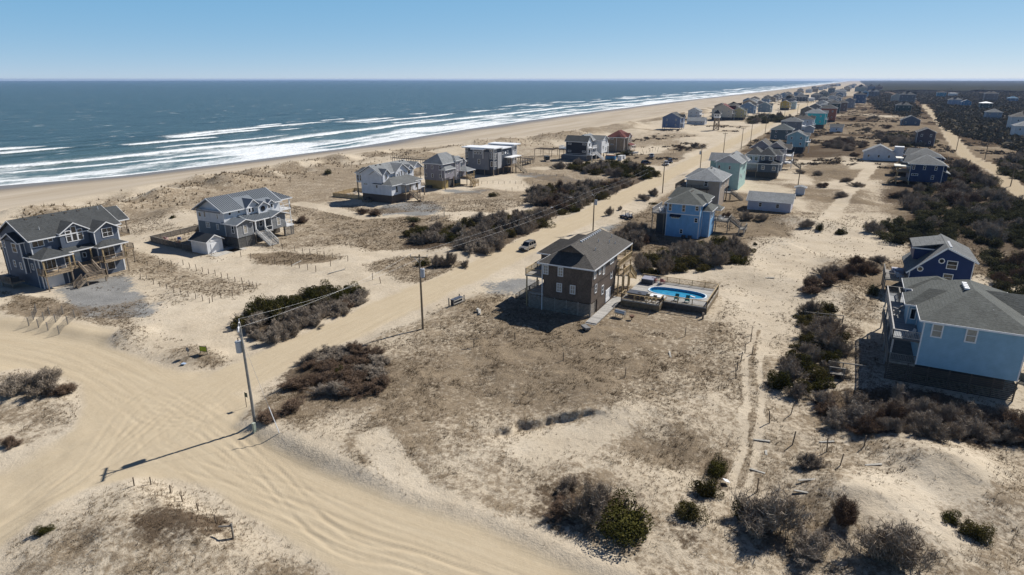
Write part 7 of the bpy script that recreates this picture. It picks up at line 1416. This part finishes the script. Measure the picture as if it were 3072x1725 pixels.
for sg in (-1, 1): MB().tube((-0.2, sg * 0.95, 0.36), (-0.2, sg * 1.15, 0.36), 0.36, 0.36, 14).build('wheel', TYRE, Q)
# ------------------------------------------------------------------ plants
M_BARE = mat_plant('bare_twigs', [(0.12, 0.096, 0.07), (0.225, 0.185, 0.142), (0.34, 0.29, 0.235), (0.47, 0.425, 0.355)])
M_BROWN = mat_plant('brown_twigs', [(0.07, 0.048, 0.034), (0.13, 0.09, 0.063), (0.195, 0.138, 0.098), (0.26, 0.195, 0.145)])
M_GREEN = mat_plant('evergreen_leaves', [(0.022, 0.022, 0.008), (0.046, 0.046, 0.014), (0.074, 0.07, 0.021), (0.12, 0.108, 0.034)], 0.12)
M_OLIVE = mat_plant('olive_leaves', [(0.03, 0.027, 0.012), (0.062, 0.055, 0.02), (0.1, 0.085, 0.03), (0.15, 0.12, 0.05)], 0.12)
M_DARK = mat_plant('dark_evergreen_leaves', [(0.03, 0.032, 0.016), (0.06, 0.06, 0.03), (0.098, 0.094, 0.048), (0.15, 0.138, 0.08)], 0.1)
M_STEM = mat_wood('shrub_stems', (0.13, 0.115, 0.1)); M_STEMD = mat_wood('dark_stems', (0.06, 0.05, 0.04))
M_SCRUB = mat_plant('far_scrub', [(0.08, 0.062, 0.045), (0.135, 0.107, 0.077), (0.185, 0.15, 0.11), (0.25, 0.21, 0.155)])
M_WOODS = mat_plant('far_woods_leaves', [(0.058, 0.056, 0.035), (0.1, 0.09, 0.058), (0.145, 0.125, 0.088), (0.2, 0.17, 0.128)])
M_CANOPY = mat_plant('far_canopy', [(0.022, 0.025, 0.017), (0.04, 0.041, 0.029), (0.06, 0.057, 0.043)])  # kept darker so the crowns' own shadowing is part of the colour
M_GRASS = mat_plant('dry_grass', [(0.055, 0.04, 0.026), (0.11, 0.08, 0.05), (0.2, 0.15, 0.095), (0.34, 0.27, 0.175)], 0.15)
def unit_dirs(rs, k):
    d = rs.normal(size=(k, 3)); d[:, 2] = np.abs(d[:, 2]); return d / np.linalg.norm(d, axis=1, keepdims=True)
def twig_mesh(name, seed, k=1500, mat=None, ln=(0.10, 0.26), w=(0.0045, 0.010), up=0.6, lobes=6, stems_mat=None):
    """leafless shrub: crooked stems leaning with the wind, each feathered with fine twigs; returns (twigs, stems)"""
    rs = np.random.RandomState(seed); ns_ = 9 * lobes; az = rs.uniform(0, 2 * np.pi, ns_); lob = 0.72 + 0.28 * np.sin(az * 2 + rs.uniform(0, 6)) + 0.2 * np.sin(az * 3 + rs.uniform(0, 6))
    out = rs.uniform(0.15, 0.95, ns_) * lob; hh = (1.05 - 0.55 * (out / 1.2) ** 1.5) * rs.uniform(0.55, 1.12, ns_) * (1 + 0.18 * np.cos(az - 2.2))
    b0 = np.column_stack([np.cos(az) * out * 0.35, np.sin(az) * out * 0.35, np.full(ns_, -0.05)]) + rs.normal(0, 0.06, (ns_, 3)) * [1, 1, 0]; e0 = np.column_stack([np.cos(az) * out + 0.12, np.sin(az) * out, hh]); md = (b0 + e0) / 2 + rs.normal(0, 0.09, (ns_, 3)) + [0, 0, -0.06]
    si = rs.randint(0, ns_, k); u = rs.uniform(0.3, 1.0, k) ** 0.8; U = u[:, None]; p = b0[si] * (1 - U) ** 2 + 2 * md[si] * U * (1 - U) + e0[si] * U ** 2 + rs.normal(0, 0.055, (k, 3))
    g0 = e0[si] - b0[si]; g0 /= np.linalg.norm(g0, axis=1, keepdims=True); g = g0 * 0.55 + rs.normal(size=(k, 3)) * 0.5 + [0, 0, up * 0.5]; g /= np.linalg.norm(g, axis=1, keepdims=True)
    L = (rs.uniform(*ln, k) * (1.15 - 0.5 * u))[:, None]; base_ = p - g * L * 0.4; tip = p + g * L; base_[:, 2] = np.maximum(base_[:, 2], -0.02); tip[:, 2] = np.maximum(tip[:, 2], 0.0)
    s_ = np.cross(g, rs.normal(size=(k, 3))); s_ /= np.linalg.norm(s_, axis=1, keepdims=True); ww = rs.uniform(*w, k)[:, None]
    V_ = np.stack([base_ - s_ * ww, base_ + s_ * ww, tip + s_ * ww * 0.35, tip - s_ * ww * 0.35], 1).reshape(-1, 3); F_ = np.arange(4 * k).reshape(k, 4)
    t_ = np.repeat(np.clip(rs.normal(0.5, 0.22, k), 0, 1), 4); m = MB()
    for i in range(0, ns_, 2):
        pr = Vector(b0[i])
        for q_ in range(1, 5):
            v_ = q_ / 4; c = Vector(b0[i] * (1 - v_) ** 2 + 2 * md[i] * v_ * (1 - v_) + e0[i] * v_ ** 2); m.tube(pr, c, 0.016 * (1.1 - 0.2 * q_), 0.016 * (0.95 - 0.2 * q_), 4); pr = c
    return np_mesh(name, V_, F_, mat, t_), m.mesh('stems', stems_mat)
def leaf_mesh(name, seed, k=2600, mat=None, size=(0.02, 0.043), lobes=16, flat=0.75, spread=0.62):
    """evergreen crown: leaf sprays gathered in uneven clumps with gaps between them"""
    rs = np.random.RandomState(seed); d = unit_dirs(rs, lobes); c = d * (rs.uniform(0.15, 1, lobes) ** 0.7 * spread * (1 + 0.35 * np.sin(np.arctan2(d[:, 1], d[:, 0]) * 2 + seed)))[:, None]; c[:, 2] *= flat; cr = rs.uniform(0.18, 0.38, lobes)
    li = rs.randint(0, lobes, k); q = rs.normal(size=(k, 3)); q /= np.linalg.norm(q, axis=1, keepdims=True)
    p = c[li] + q * (cr[li] * rs.uniform(0.45, 1, k) ** 0.5)[:, None]; p[:, 2] = np.abs(p[:, 2] + 0.12)
    nn = q * 0.8 + rs.normal(size=(k, 3)) * 0.7 + np.array([0, 0, 0.3]); nn /= np.linalg.norm(nn, axis=1, keepdims=True)
    a = np.cross(nn, rs.normal(size=(k, 3))); a /= np.linalg.norm(a, axis=1, keepdims=True); b = np.cross(nn, a); sz = rs.uniform(*size, k)[:, None]
    V_ = np.stack([p - a * sz, p + b * sz * 0.55, p + a * sz, p - b * sz * 0.55], 1).reshape(-1, 3); F_ = np.arange(4 * k).reshape(k, 4)
    tl_ = rs.uniform(0.2, 0.8, lobes); t_ = np.repeat(np.clip(tl_[li] + rs.normal(0, 0.18, k), 0, 1), 4)
    return np_mesh(name, V_, F_, mat, t_)
def stem_mesh(name, seed, k=9, mat=None, h=0.75, r=0.03):
    rs = random.Random(seed); m = MB()
    for i in range(k):
        a = rs.uniform(0, 6.28); x, y = 0.1 * math.cos(a), 0.1 * math.sin(a); ln = rs.uniform(0.5, 1.0) * h; o = rs.uniform(0.25, 0.6)
        mid = (x + o * 0.5 * math.cos(a), y + o * 0.5 * math.sin(a), ln * 0.55); m.tube((x, y, -0.08), mid, r, r * 0.6, 5)
        for j in range(2):
            b = a + rs.uniform(-0.7, 0.7); m.tube(mid, (mid[0] + o * 0.55 * math.cos(b), mid[1] + o * 0.55 * math.sin(b), ln * rs.uniform(0.85, 1.1)), r * 0.6, r * 0.2, 4)
    return m.mesh(name, mat)
BARE = [twig_mesh('bare_crown', 11 + i, 6400, M_BARE, lobes=4 + i, stems_mat=M_STEM) for i in range(5)]; BROWN = [twig_mesh('brown_crown', 31 + i, 5600, M_BROWN, up=0.3, lobes=6 + i, stems_mat=M_STEMD) for i in range(4)]
LS = [stem_mesh('stems', 5 + i, 9, M_STEMD) for i in range(2)]
CR = {'bare': BARE, 'brown': BROWN, 'green': [(leaf_mesh('green_crown', 51 + i, 6000, M_GREEN, lobes=13 + 4 * i, spread=0.66), LS[i % 2]) for i in range(4)], 'olive': [(leaf_mesh('olive_crown', 61 + i, 5200, M_OLIVE, lobes=12 + 3 * i, spread=0.66), LS[i % 2]) for i in range(3)], 'dark': [(leaf_mesh('dark_crown', 71 + i, 3600, M_DARK, (0.026, 0.052), 14 + 3 * i, 0.8), LS[i % 2]) for i in range(4)]}
NAMES = {'bare': ('bare_shrub', 'shrub', 'grey leafless'), 'brown': ('brown_shrub', 'shrub', 'brown twiggy'), 'green': ('evergreen_shrub', 'shrub', 'dark green leafy'), 'olive': ('olive_shrub', 'shrub', 'olive-green leafy'), 'dark': ('dark_evergreen', 'shrub', 'blackish-green evergreen')}
prng = random.Random(3); NPL = [0]
def plant(kind, s, t, z, r, h, label, group=None):
    nm, cat, _ = NAMES[kind]; e = thing(nm, label, cat, (s, t, z - 0.05), prng.uniform(0, 6.28), group)
    sx, sy = r * prng.uniform(0.8, 1.3), r * prng.uniform(0.8, 1.2)
    for nm2, me in zip(('crown', 'stems'), prng.choice(CR[kind])):
        o = link(nm2, me, e); o.scale = (sx, sy, h)
    NPL[0] += 1; return e
def one(kind, px, py, r, h, label): s, t, z = PZ(px, py); q_ = 1.22 if kind in ('bare', 'brown') else 1.08; return plant(kind, s, t, z, r * q_, h * (1.1 if kind == 'bare' else 1.0), label)
# lone shrubs that can be picked out
for a in [('green', 1870, 1585, 3.3, 2.7, 'largest dark green shrub at the bottom of the picture, right of its grey neighbour'), ('bare', 1765, 1545, 2.7, 2.2, 'grey leafless shrub leaning on the largest green shrub from the left'), ('brown', 1690, 1540, 1.6, 1.1, 'low brown shrub left of the grey shrub at the bottom'), ('bare', 1700, 1468, 1.3, 1.0, 'small grey shrub above the brown mat at the bottom centre'),
          ('green', 2150, 1418, 1.6, 1.9, 'round green shrub beside the sand path with a white board on its edge'), ('olive', 2108, 1480, 1.7, 1.9, 'olive shrub just below the round green shrub by the path'), ('olive', 2055, 1545, 1.4, 1.7, 'olive shrub lowest in the row beside the sand path'),
          ('bare', 2300, 1582, 2.5, 2.6, 'broad grey twiggy shrub right of the sand path at the bottom'), ('green', 2232, 1548, 1.1, 2.2, 'small dark green shrub hugging the left side of the broad grey shrub'), ('brown', 2525, 1565, 1.8, 1.9, 'brown rounded shrub in the lower right hollow'), ('bare', 2690, 1690, 2.6, 2.5, 'large grey shrub cut near the bottom right edge'), ('bare', 2430, 1660, 1.9, 1.5, 'flat dead-looking shrub between two larger ones at the bottom right'),
          ('olive', 2915, 1600, 1.5, 1.5, 'olive shrub on the sand slope at the right edge'), ('green', 2850, 1562, 1.2, 1.0, 'low green shrub uphill of the olive shrub at the right edge'), ('bare', 2425, 1400, 1.4, 1.0, 'thin grey shrub among the dark stakes at the lower right'),
          ('green', 1017, 1125, 0.9, 1.4, 'small bright green shrub poking out of the brown heath by the road'), ('brown', 880, 1232, 1.7, 1.2, 'dark brown shrub beside the white guy wire'), ('brown', 800, 1262, 1.6, 0.8, 'low brown shrub right of the utility pedestal'),
          ('bare', 130, 1165, 2.6, 1.7, 'grey twiggy shrub in the middle of the left-edge island'), ('bare', 45, 1175, 2.2, 1.4, 'grey twiggy shrub touching the left edge of the picture'), ('brown', 195, 1180, 1.5, 1.0, 'brown shrub at the right end of the left-edge island'), ('brown', 30, 1340, 1.2, 0.9, 'dark brown tuft shrub at the lower tip of the left-edge island'),
          ('green', 130, 1600, 0.8, 0.8, 'small green shrub on the slope of the lower-left corner'), ('olive', 1475, 590, 1.9, 1.8, 'lone rounded shrub on the bare sand lot right of the gravel drive'), ('dark', 985, 522, 2.6, 2.2, 'dark round shrub at the dune edge above the white house'), ('green', 518, 655, 1.0, 1.1, 'small dark bush alone on the sand left of the metal-roofed house'),
          ('brown', 905, 668, 1.9, 1.6, 'brown round shrub right of the metal-roofed house'), ('dark', 1240, 665, 1.9, 1.9, 'dark shrub alone on the brown lot behind the transformer pole'), ('brown', 1240, 680, 1.2, 0.8, 'low brown shrub just below the lone dark shrub'), ('brown', 1085, 640, 1.8, 1.2, 'brown shrub in front of the white house, left one'), ('brown', 1125, 645, 2.2, 1.5, 'brown shrub in front of the white house, right one'),
          ('green', 1270, 795, 1.6, 1.5, 'dark green shrub by the brown utility pole'), ('bare', 1345, 795, 2.4, 2.2, 'grey feathery shrub right of the brown utility pole'), ('bare', 1310, 798, 1.6, 1.6, 'grey shrub wedged between the dark green and the feathery one by the pole'), ('bare', 1395, 800, 1.3, 1.1, 'small grey shrub nearest the road by the brown pole'), ('brown', 1270, 830, 0.7, 0.5, 'tiny brown shrub below the transformer pole'),
          ('dark', 2460, 692, 1.6, 2.6, 'dark spiky evergreen standing left of the dark thicket'), ('dark', 2765, 700, 3.0, 5.0, 'tallest dark evergreen, standing above the royal-navy house'), ('green', 2520, 702, 1.7, 2.1, 'green bush right of the spiky evergreen'), ('green', 2266, 735, 0.7, 0.8, 'tiny dark bush on the sand below the long lilac outbuilding'), ('dark', 2622, 885, 1.2, 2.8, 'upright dark evergreen against the deck of the royal-navy house'),
          ('bare', 2235, 660, 2.4, 1.9, 'grey shrub between the sky-blue house and the lilac outbuilding'), ('bare', 2290, 660, 2.0, 1.4, 'low grey shrub in front of the lilac outbuilding'), ('brown', 2180, 655, 1.6, 1.5, 'brown shrub beside the stairs of the sky-blue house'), ('bare', 2420, 685, 2.0, 1.5, 'grey shrub at the right end of the lilac outbuilding'), ('bare', 1830, 645, 1.5, 1.9, 'wind-bent grey shrub between road and beach cart'), ('bare', 1860, 630, 1.0, 0.9, 'small grey shrub behind the wind-bent one by the road'),
          ('dark', 1880, 465, 3.0, 3.4, 'tall dark bush at the corner of the red-roofed house'), ('green', 1856, 470, 2.6, 2.6, 'green bush left of the tall dark bush by the red-roofed house'), ('bare', 2085, 440, 2.4, 2.0, 'wind-swept grey bush on the far lot by the side track'), ('brown', 2040, 444, 2.6, 1.4, 'low brown bush left of the wind-swept one on the far lot'),
          ('bare', 1960, 585, 2.0, 1.6, 'grey shrub at the foot of the pole left of the sky-blue house'), ('olive', 1960, 612, 2.0, 0.9, 'flat green bush under the sky-blue deck'), ('bare', 1930, 600, 2.0, 1.4, 'grey shrub sloping down to the beach cart lot')]: one(*a)
def clear_of_houses(s, t):
    return not any(a - 0.3 < s < b + 0.3 and c < t < d for (a, b, c, d) in [(54, 72, 118, 134), (89, 106, 113, 126), (146, 164, 115, 130), (174, 192, 115, 126), (208, 230, 115, 131), (268, 290, 100, 113), (85, 106, 14, 43), (143, 158, 18, 39), (183, 200, 28, 42), (218, 236, 28, 41), (250, 264, 19, 34), (276, 292, 20, 35), (82.5, 103, -22, -8), (118, 130, -23, -8), (256, 271, -33, -17), (283, 297, -36, -18), (345, 360, 18, 28), (310, 323, 97, 110)] + FAR_RECTS)
def thicket(pts, spacing, mix, r, h, where, group, maxn=80):
    spacing *= 1.38 if 'heath' not in group else 1.05; r *= 1.16
    q = poly(pts); P_ = np.array(q); lo, hi = P_.min(0), P_.max(0); got = []
    for _ in range(4000):
        if len(got) >= maxn: break
        s, t = prng.uniform(lo[0], hi[0]), prng.uniform(lo[1], hi[1])
        if sdist(np.array([s]), np.array([t]), q)[0] > -0.3 or not clear_of_houses(s, t): continue
        if any((s - a) ** 2 + (t - b) ** 2 < spacing ** 2 for a, b in got): continue
        got.append((s, t))
    z = lot_height(np.array([g[0] for g in got]), np.array([g[1] for g in got]))
    for (s, t), zz in zip(got, z):
        k = prng.choices([m_[0] for m_ in mix], [m_[1] for m_ in mix])[0]; f_ = prng.uniform(0.75, 1.2)
        plant(k, s, t, zz, r * f_, h * f_ * prng.uniform(0.85, 1.15), '%s shrub in the thicket %s' % (NAMES[k][2], where), group)
zq = lambda L_: [(1500 + x * .2019, 440 + y * .2019) for x, y in L_]
thicket([(700, 975), (745, 945), (860, 905), (980, 880), (1075, 878), (1090, 890), (1000, 905), (860, 945), (740, 985)], 1.5, [('green', 6), ('olive', 4)], 2.1, 2.9, 'behind the grey pole', 'thicket by the grey pole')
thicket([(730, 985), (860, 945), (1000, 905), (1085, 895), (1085, 915), (980, 960), (900, 1000), (820, 1030), (750, 1020)], 1.5, [('bare', 8), ('brown', 1)], 1.9, 1.5, 'behind the grey pole', 'thicket by the grey pole')
thicket([(900, 1090), (980, 1065), (1090, 1065), (1150, 1090), (1180, 1140), (1160, 1185), (1100, 1215), (1020, 1205), (950, 1175), (880, 1180), (860, 1165), (960, 1130), (930, 1105)], 1.6, [('brown', 6), ('bare', 3)], 1.9, 1.05, 'on the scrub lot by the road', 'brown heath by the road')
thicket([(1205, 708), (1280, 690), (1380, 690), (1400, 720), (1340, 738), (1250, 738)], 1.8, [('green', 3), ('olive', 2), ('bare', 3)], 2.3, 2.3, 'opposite the moving car', 'thicket opposite the car')
thicket([(1375, 730), (1470, 700), (1515, 722), (1490, 755), (1420, 772), (1385, 755)], 1.8, [('bare', 8), ('olive', 1)], 2.2, 2.1, 'opposite the moving car', 'thicket opposite the car')
thicket([(1395, 680), (1470, 660), (1560, 645), (1640, 640), (1662, 655), (1600, 690), (1520, 715), (1440, 708)], 1.9, [('bare', 6), ('olive', 3), ('green', 1)], 2.3, 2.4, 'opposite the moving car', 'thicket opposite the car')
thicket(zq([(420, 780), (560, 660), (800, 660), (1000, 620), (1300, 580), (1600, 590), (1900, 550), (1970, 570), (1700, 670), (1500, 790), (1300, 810), (1280, 880), (1100, 950), (850, 1010), (800, 970), (900, 850), (640, 880), (480, 860)]), 2.3, [('bare', 6), ('brown', 2), ('olive', 4), ('green', 1)], 2.6, 2.5, 'beside the road at the meter pillar', 'thicket by the meter pillar')
thicket(zq([(800, 300), (920, 330), (1100, 290), (1500, 270), (1900, 270), (2200, 320), (2330, 400), (2320, 460), (2150, 475), (1900, 460), (1700, 440), (1450, 420), (1250, 390), (1000, 335)]), 2.8, [('olive', 5), ('green', 4), ('bare', 5)], 3.0, 2.7, 'in front of the black-walled house', 'thicket by the black-walled house')
thicket([(1905, 800), (1990, 760), (2080, 745), (2180, 735), (2240, 765), (2235, 795), (2150, 815), (2040, 828), (1960, 832), (1910, 820)], 1.7, [('bare', 4), ('olive', 5), ('green', 3)], 2.2, 2.2, 'behind the pool terrace', 'thicket behind the pool')
thicket([(1830, 725), (1870, 695), (1930, 688), (1950, 735), (1900, 745)], 1.8, [('bare', 8), ('brown', 2)], 2.1, 2.3, 'behind the roof of the brown house', 'thicket behind the brown roof')
thicket([(2400, 890), (2440, 845), (2500, 820), (2640, 790), (2650, 815), (2520, 850), (2450, 895)], 1.9, [('bare', 5), ('brown', 5)], 1.8, 1.3, 'on the hump left of the royal-navy house', 'scrub on the hump')
thicket([(2410, 930), (2500, 925), (2500, 965), (2400, 975)], 1.6, [('olive', 3), ('bare', 3), ('green', 1)], 1.9, 1.8, 'left of the light-blue house', 'scrub beside the sand path')
thicket([(2370, 1040), (2450, 1000), (2510, 985), (2530, 1060), (2490, 1150), (2420, 1190), (2335, 1185), (2330, 1140), (2375, 1075)], 1.5, [('bare', 5), ('olive', 3), ('green', 1)], 1.9, 2.0, 'left of the light-blue house', 'scrub beside the sand path')
thicket([(2460, 1200), (2560, 1210), (2660, 1215), (2820, 1235), (2990, 1255), (3072, 1290), (3072, 1335), (2800, 1330), (2650, 1325), (2500, 1280)], 1.6, [('bare', 7), ('brown', 3)], 1.9, 1.8, 'shaded by the light-blue house', 'shaded scrub by the light-blue house')
thicket([(2545, 700), (2640, 675), (2760, 660), (2900, 640), (3100, 640), (3150, 770), (2960, 735), (2900, 715), (2760, 735), (2560, 712)], 2.0, [('dark', 8), ('bare', 2)], 2.6, 2.8, 'above the royal-navy house', 'dark evergreen thicket', 70)
thicket([(2685, 600), (2760, 575), (2830, 555), (2850, 505), (2890, 495), (2960, 530), (3020, 590), (3090, 630), (2900, 650), (2760, 655), (2700, 625)], 2.6, [('dark', 7), ('bare', 4), ('brown', 1)], 3.0, 2.7, 'beside the navy pair', 'evergreens by the navy pair', 80)
thicket([(2970, 770), (3120, 770), (3120, 960), (3000, 880)], 2.2, [('dark', 8), ('brown', 2)], 2.4, 2.4, 'right of the royal-navy house', 'evergreens right of the navy house', 40)
thicket([(2990, 490), (3072, 470), (3140, 560), (3060, 545), (3000, 520)], 3.0, [('dark', 6), ('bare', 3)], 3.2, 2.6, 'right of the inland sand track', 'evergreens right of the sand track', 30)
thicket([(2470, 430), (2540, 420), (2600, 440), (2560, 455), (2480, 445)], 4.0, [('bare', 6), ('brown', 3)], 3.5, 2.2, 'right of the powder-blue house', 'scrub right of the powder-blue house', 20)
thicket([(2630, 415), (2700, 400), (2760, 410), (2800, 425), (2760, 445), (2660, 440)], 4.0, [('dark', 4), ('bare', 5)], 3.8, 2.6, 'by the dusk-blue cottage', 'scrub by the dusk-blue cottage', 30)
thicket([(2235, 362), (2290, 352), (2360, 356), (2385, 364), (2330, 368), (2250, 372)], 5.0, [('dark', 9), ('bare', 1)], 5.5, 5.0, 'in front of the far ocean-row houses', 'dark bushes by the ocean row', 30)
for i, (px, py) in enumerate([(2560, 470), (2575, 560), (2520, 590), (2690, 590), (2540, 545), (2450, 525), (2470, 560), (2400, 520), (2620, 355), (2560, 360), (2640, 405), (2600, 392), (2660, 385)]):
    one('bare' if i % 3 else 'brown', px, py, 2.4 if py > 450 else 4.0, 1.3 if py > 450 else 2.2, 'low %s shrub on the open sand lots between the track and the road houses' % ('grey' if i % 3 else 'brown'))['group'] = 'low shrubs on the inland sand lots'

# ------------------------------------------------------------------ grass, scrub and woods that cannot be counted
rs = np.random.RandomState(21)
def sample_grid(A, r, a):
    i = np.clip(np.searchsorted(rr, r), 0, nr - 1); j = np.clip((HEAD + R(66) - a) / R(132) * (na - 1), 0, na - 1).astype(int); return A[i, j]
def tufts(name, label, k, r0, r1, A, hgt, wid, spread, blades, power, mat, lo=0.15, expo=0.55):
    r = r0 * (r1 / r0) ** (rs.uniform(0, 1, k) ** expo); a = HEAD + rs.uniform(R(-47), R(47), k); v = sample_grid(A, r, a); x, y = r * np.cos(a), r * np.sin(a)
    clump = fbm(x, y, 2.2, 3, 131) * 0.6 + fbm(x, y, 9, 2, 133) * 0.4
    ok = (rs.uniform(0, 1, k) < np.clip((v - lo) * power, 0, 1) * sstep(0.36, 0.6, clump)) & (sample_grid(PACK, r, a) < 0.25)
    hs = np.array([not clear_of_houses(s_, t_) for s_, t_ in zip(x[ok], y[ok])], bool); x, y, r = x[ok][~hs], y[ok][~hs], r[ok][~hs]; n_ = len(x); z = lot_height(x, y)
    P0 = np.repeat(np.stack([x, y, z - 0.03], 1), blades, 0); K = n_ * blades; ang = rs.uniform(0, 6.28, K); sp = rs.uniform(0.2, 1, K) * spread
    o = np.stack([np.cos(ang) * sp * 0.35, np.sin(ang) * sp * 0.35, np.zeros(K)], 1); tip = P0 + o + np.stack([np.cos(ang) * sp, np.sin(ang) * sp, rs.uniform(*hgt, K) * (0.7 + 0.6 * rs.uniform(0, 1, K))], 1)
    side = np.stack([-np.sin(ang + 0.5), np.cos(ang + 0.5), np.zeros(K)], 1) * (rs.uniform(*wid, K) * np.repeat(np.clip(r / 75, 0.8, 2.2), blades))[:, None]
    V_ = np.stack([P0 + o - side, P0 + o + side, tip], 1).reshape(-1, 3); t_ = np.repeat(np.clip(np.repeat(rs.uniform(0.15, 0.85, n_), blades) + rs.normal(0, 0.15, K), 0, 1), 3)
    tag(link(name, np_mesh(name, V_, np.arange(3 * K).reshape(K, 3), mat, t_)), label, kind='stuff'); return n_
tufts('dry_grass', 'dry tufted grass over the sandy lots', 260000, 38, 190, VEG, (0.08, 0.28), (0.016, 0.035), 0.26, 6, 1.6, M_GRASS)
tufts('heath', 'dead brown low weeds matted on the sand', 90000, 38, 190, LIT, (0.06, 0.25), (0.02, 0.04), 0.2, 4, 1.6, M_BROWN)
BELT = np.exp(-((Y - (toe(X) - 18)) / 17.0) ** 2) * VEG
tufts('marram_grass', 'tall marram grass on the dunes behind the beach', 38000, 120, 420, BELT, (0.4, 0.9), (0.03, 0.07), 0.5, 5, 2.2, M_GRASS, 0.1, 0.8)
def low_bushes(name, label, pts_, rad, hh, mat, faces=34):
    """many small leafy domes joined into one cover"""
    n_ = len(pts_); K = n_ * faces; idx = np.repeat(np.arange(n_), faces); d = unit_dirs(rs, K); rr_ = rs.uniform(*rad, n_)[idx]; hz = rs.uniform(*hh, n_)[idx]
    c = pts_[idx] + d * np.stack([rr_, rr_, hz], 1) * (rs.uniform(0.55, 1, K))[:, None]
    nn = d + rs.normal(size=(K, 3)) * 0.6; nn /= np.linalg.norm(nn, axis=1, keepdims=True); a = np.cross(nn, rs.normal(size=(K, 3))); a /= np.linalg.norm(a, axis=1, keepdims=True); b = np.cross(nn, a)
    sz = (rr_ * rs.uniform(0.16, 0.36, K))[:, None]; V_ = np.stack([c - a * sz * 1.15, c + b * sz * 1.1, c + a * sz * 1.15], 1).reshape(-1, 3)
    t_ = np.repeat(np.clip(rs.uniform(0.1, 0.9, n_)[idx] + rs.normal(0, 0.15, K), 0, 1), 3)
    tag(link(name, np_mesh(name, V_, np.arange(3 * K).reshape(K, 3), mat, t_)), label, kind='stuff'); print(name, n_, K)
# low scrub on the further inland lots
k = 30000; r = 300 * (1500 / 300) ** rs.uniform(0, 1, k); a = HEAD + rs.uniform(R(-46), R(46), k); x, y = r * np.cos(a), r * np.sin(a); v = sample_grid(VEG, r, a) * (sample_grid(PACK, r, a) < 0.1)
cl = fbm(x, y, 26, 3, 141); ok = (y < 135) & (y < toe(x) - 35) & (rs.uniform(0, 1, k) < np.clip((v - 0.2) * 1.6, 0, 1) * sstep(0.42, 0.58, cl)) & ~((y > 51) & (y < 68)) & (np.abs(y + 54) > 6)
hs = np.array([clear_of_houses(s_, t_) for s_, t_ in zip(x[ok], y[ok])], bool); x, y, r = x[ok][hs], y[ok][hs], r[ok][hs]
low_bushes('scrub', 'low brown scrub dotted over the far sand lots', np.stack([x, y, lot_height(x, y)], 1), (0.6, 2.3), (0.25, 0.8), M_SCRUB, 26)
k = 40000; r = 250 * (2600 / 250) ** rs.uniform(0, 1, k); a = HEAD + rs.uniform(R(-46), R(-4), k); x, y = r * np.cos(a), r * np.sin(a)
edge_ = -72 - 50 * (fbm(x, x * 0 + 3, 120, 3, 151) - 0.35) + sstep(480, 1000, x) * 55; gaps = fbm(x, y, 60, 3, 153)
ok = (y < edge_) & (gaps > 0.30) & (np.abs(y + 56 + sstep(500, 1100, x) * 30) > 9); x, y, r = x[ok], y[ok], r[ok]; hs = np.array([clear_of_houses(s_, t_) for s_, t_ in zip(x, y)], bool); x, y, r = x[hs], y[hs], r[hs]; z = lot_height(x, y); sc_ = np.clip(r / 600, 0.9, 2.4)
low_bushes('woods', 'dark maritime woods spreading inland to the horizon', np.stack([x, y, z], 1), (2.0, 6.0), (1.6, 4.0), M_WOODS, 26)
# canopy of the woods beyond
wr = 2200 * (15600 / 2200) ** (np.arange(90) / 89); wa = HEAD + np.linspace(R(-8), R(-62), 420); WR, WA = np.meshgrid(wr, wa, indexing='ij'); wx, wy = WR * np.cos(WA), WR * np.sin(WA)
wz = lot_height(wx, wy) + (4 + 7 * fbm(wx, wy, 45, 4, 161)) * sstep(0, -70, wy + 30 * fbm(wx, wy, 300, 2, 163)) - 4
ii = np.arange(89 * 419); base = (ii // 419) * 420 + ii % 419
tag(link('far_woods', np_mesh('far_woods', np.stack([wx.ravel(), wy.ravel(), wz.ravel()], 1), np.stack([base, base + 420, base + 421, base + 1], 1), M_CANOPY, fbm(wx, wy, 70, 3, 165).ravel())), 'distant wooded shore on the horizon', kind='stuff')
# ------------------------------------------------------------------ sea air
hz = MB().box(-15500, 17500, -16200, 16800, -12, 38.5).build('haze', [])
hm = bpy.data.materials.new('sea_air'); hm.use_nodes = True; hn = hm.node_tree.nodes; hn.remove(hn['Principled BSDF']); pv_ = hn.new('ShaderNodeVolumePrincipled'); pv_.inputs['Color'].default_value = (0.42, 0.57, 0.88, 1); pv_.inputs['Density'].default_value = 0.00005; pv_.inputs['Anisotropy'].default_value = 0.2
hm.node_tree.links.new(pv_.outputs[0], hn['Material Output'].inputs['Volume']); hz.data.materials.append(hm); tag(hz, 'thin sea haze over the whole coast', kind='stuff')
print('plants', NPL[0], 'tris', sum(sum(len(p_.vertices) - 2 for p_ in me.polygons) for me in bpy.data.meshes if me.users) if False else '')
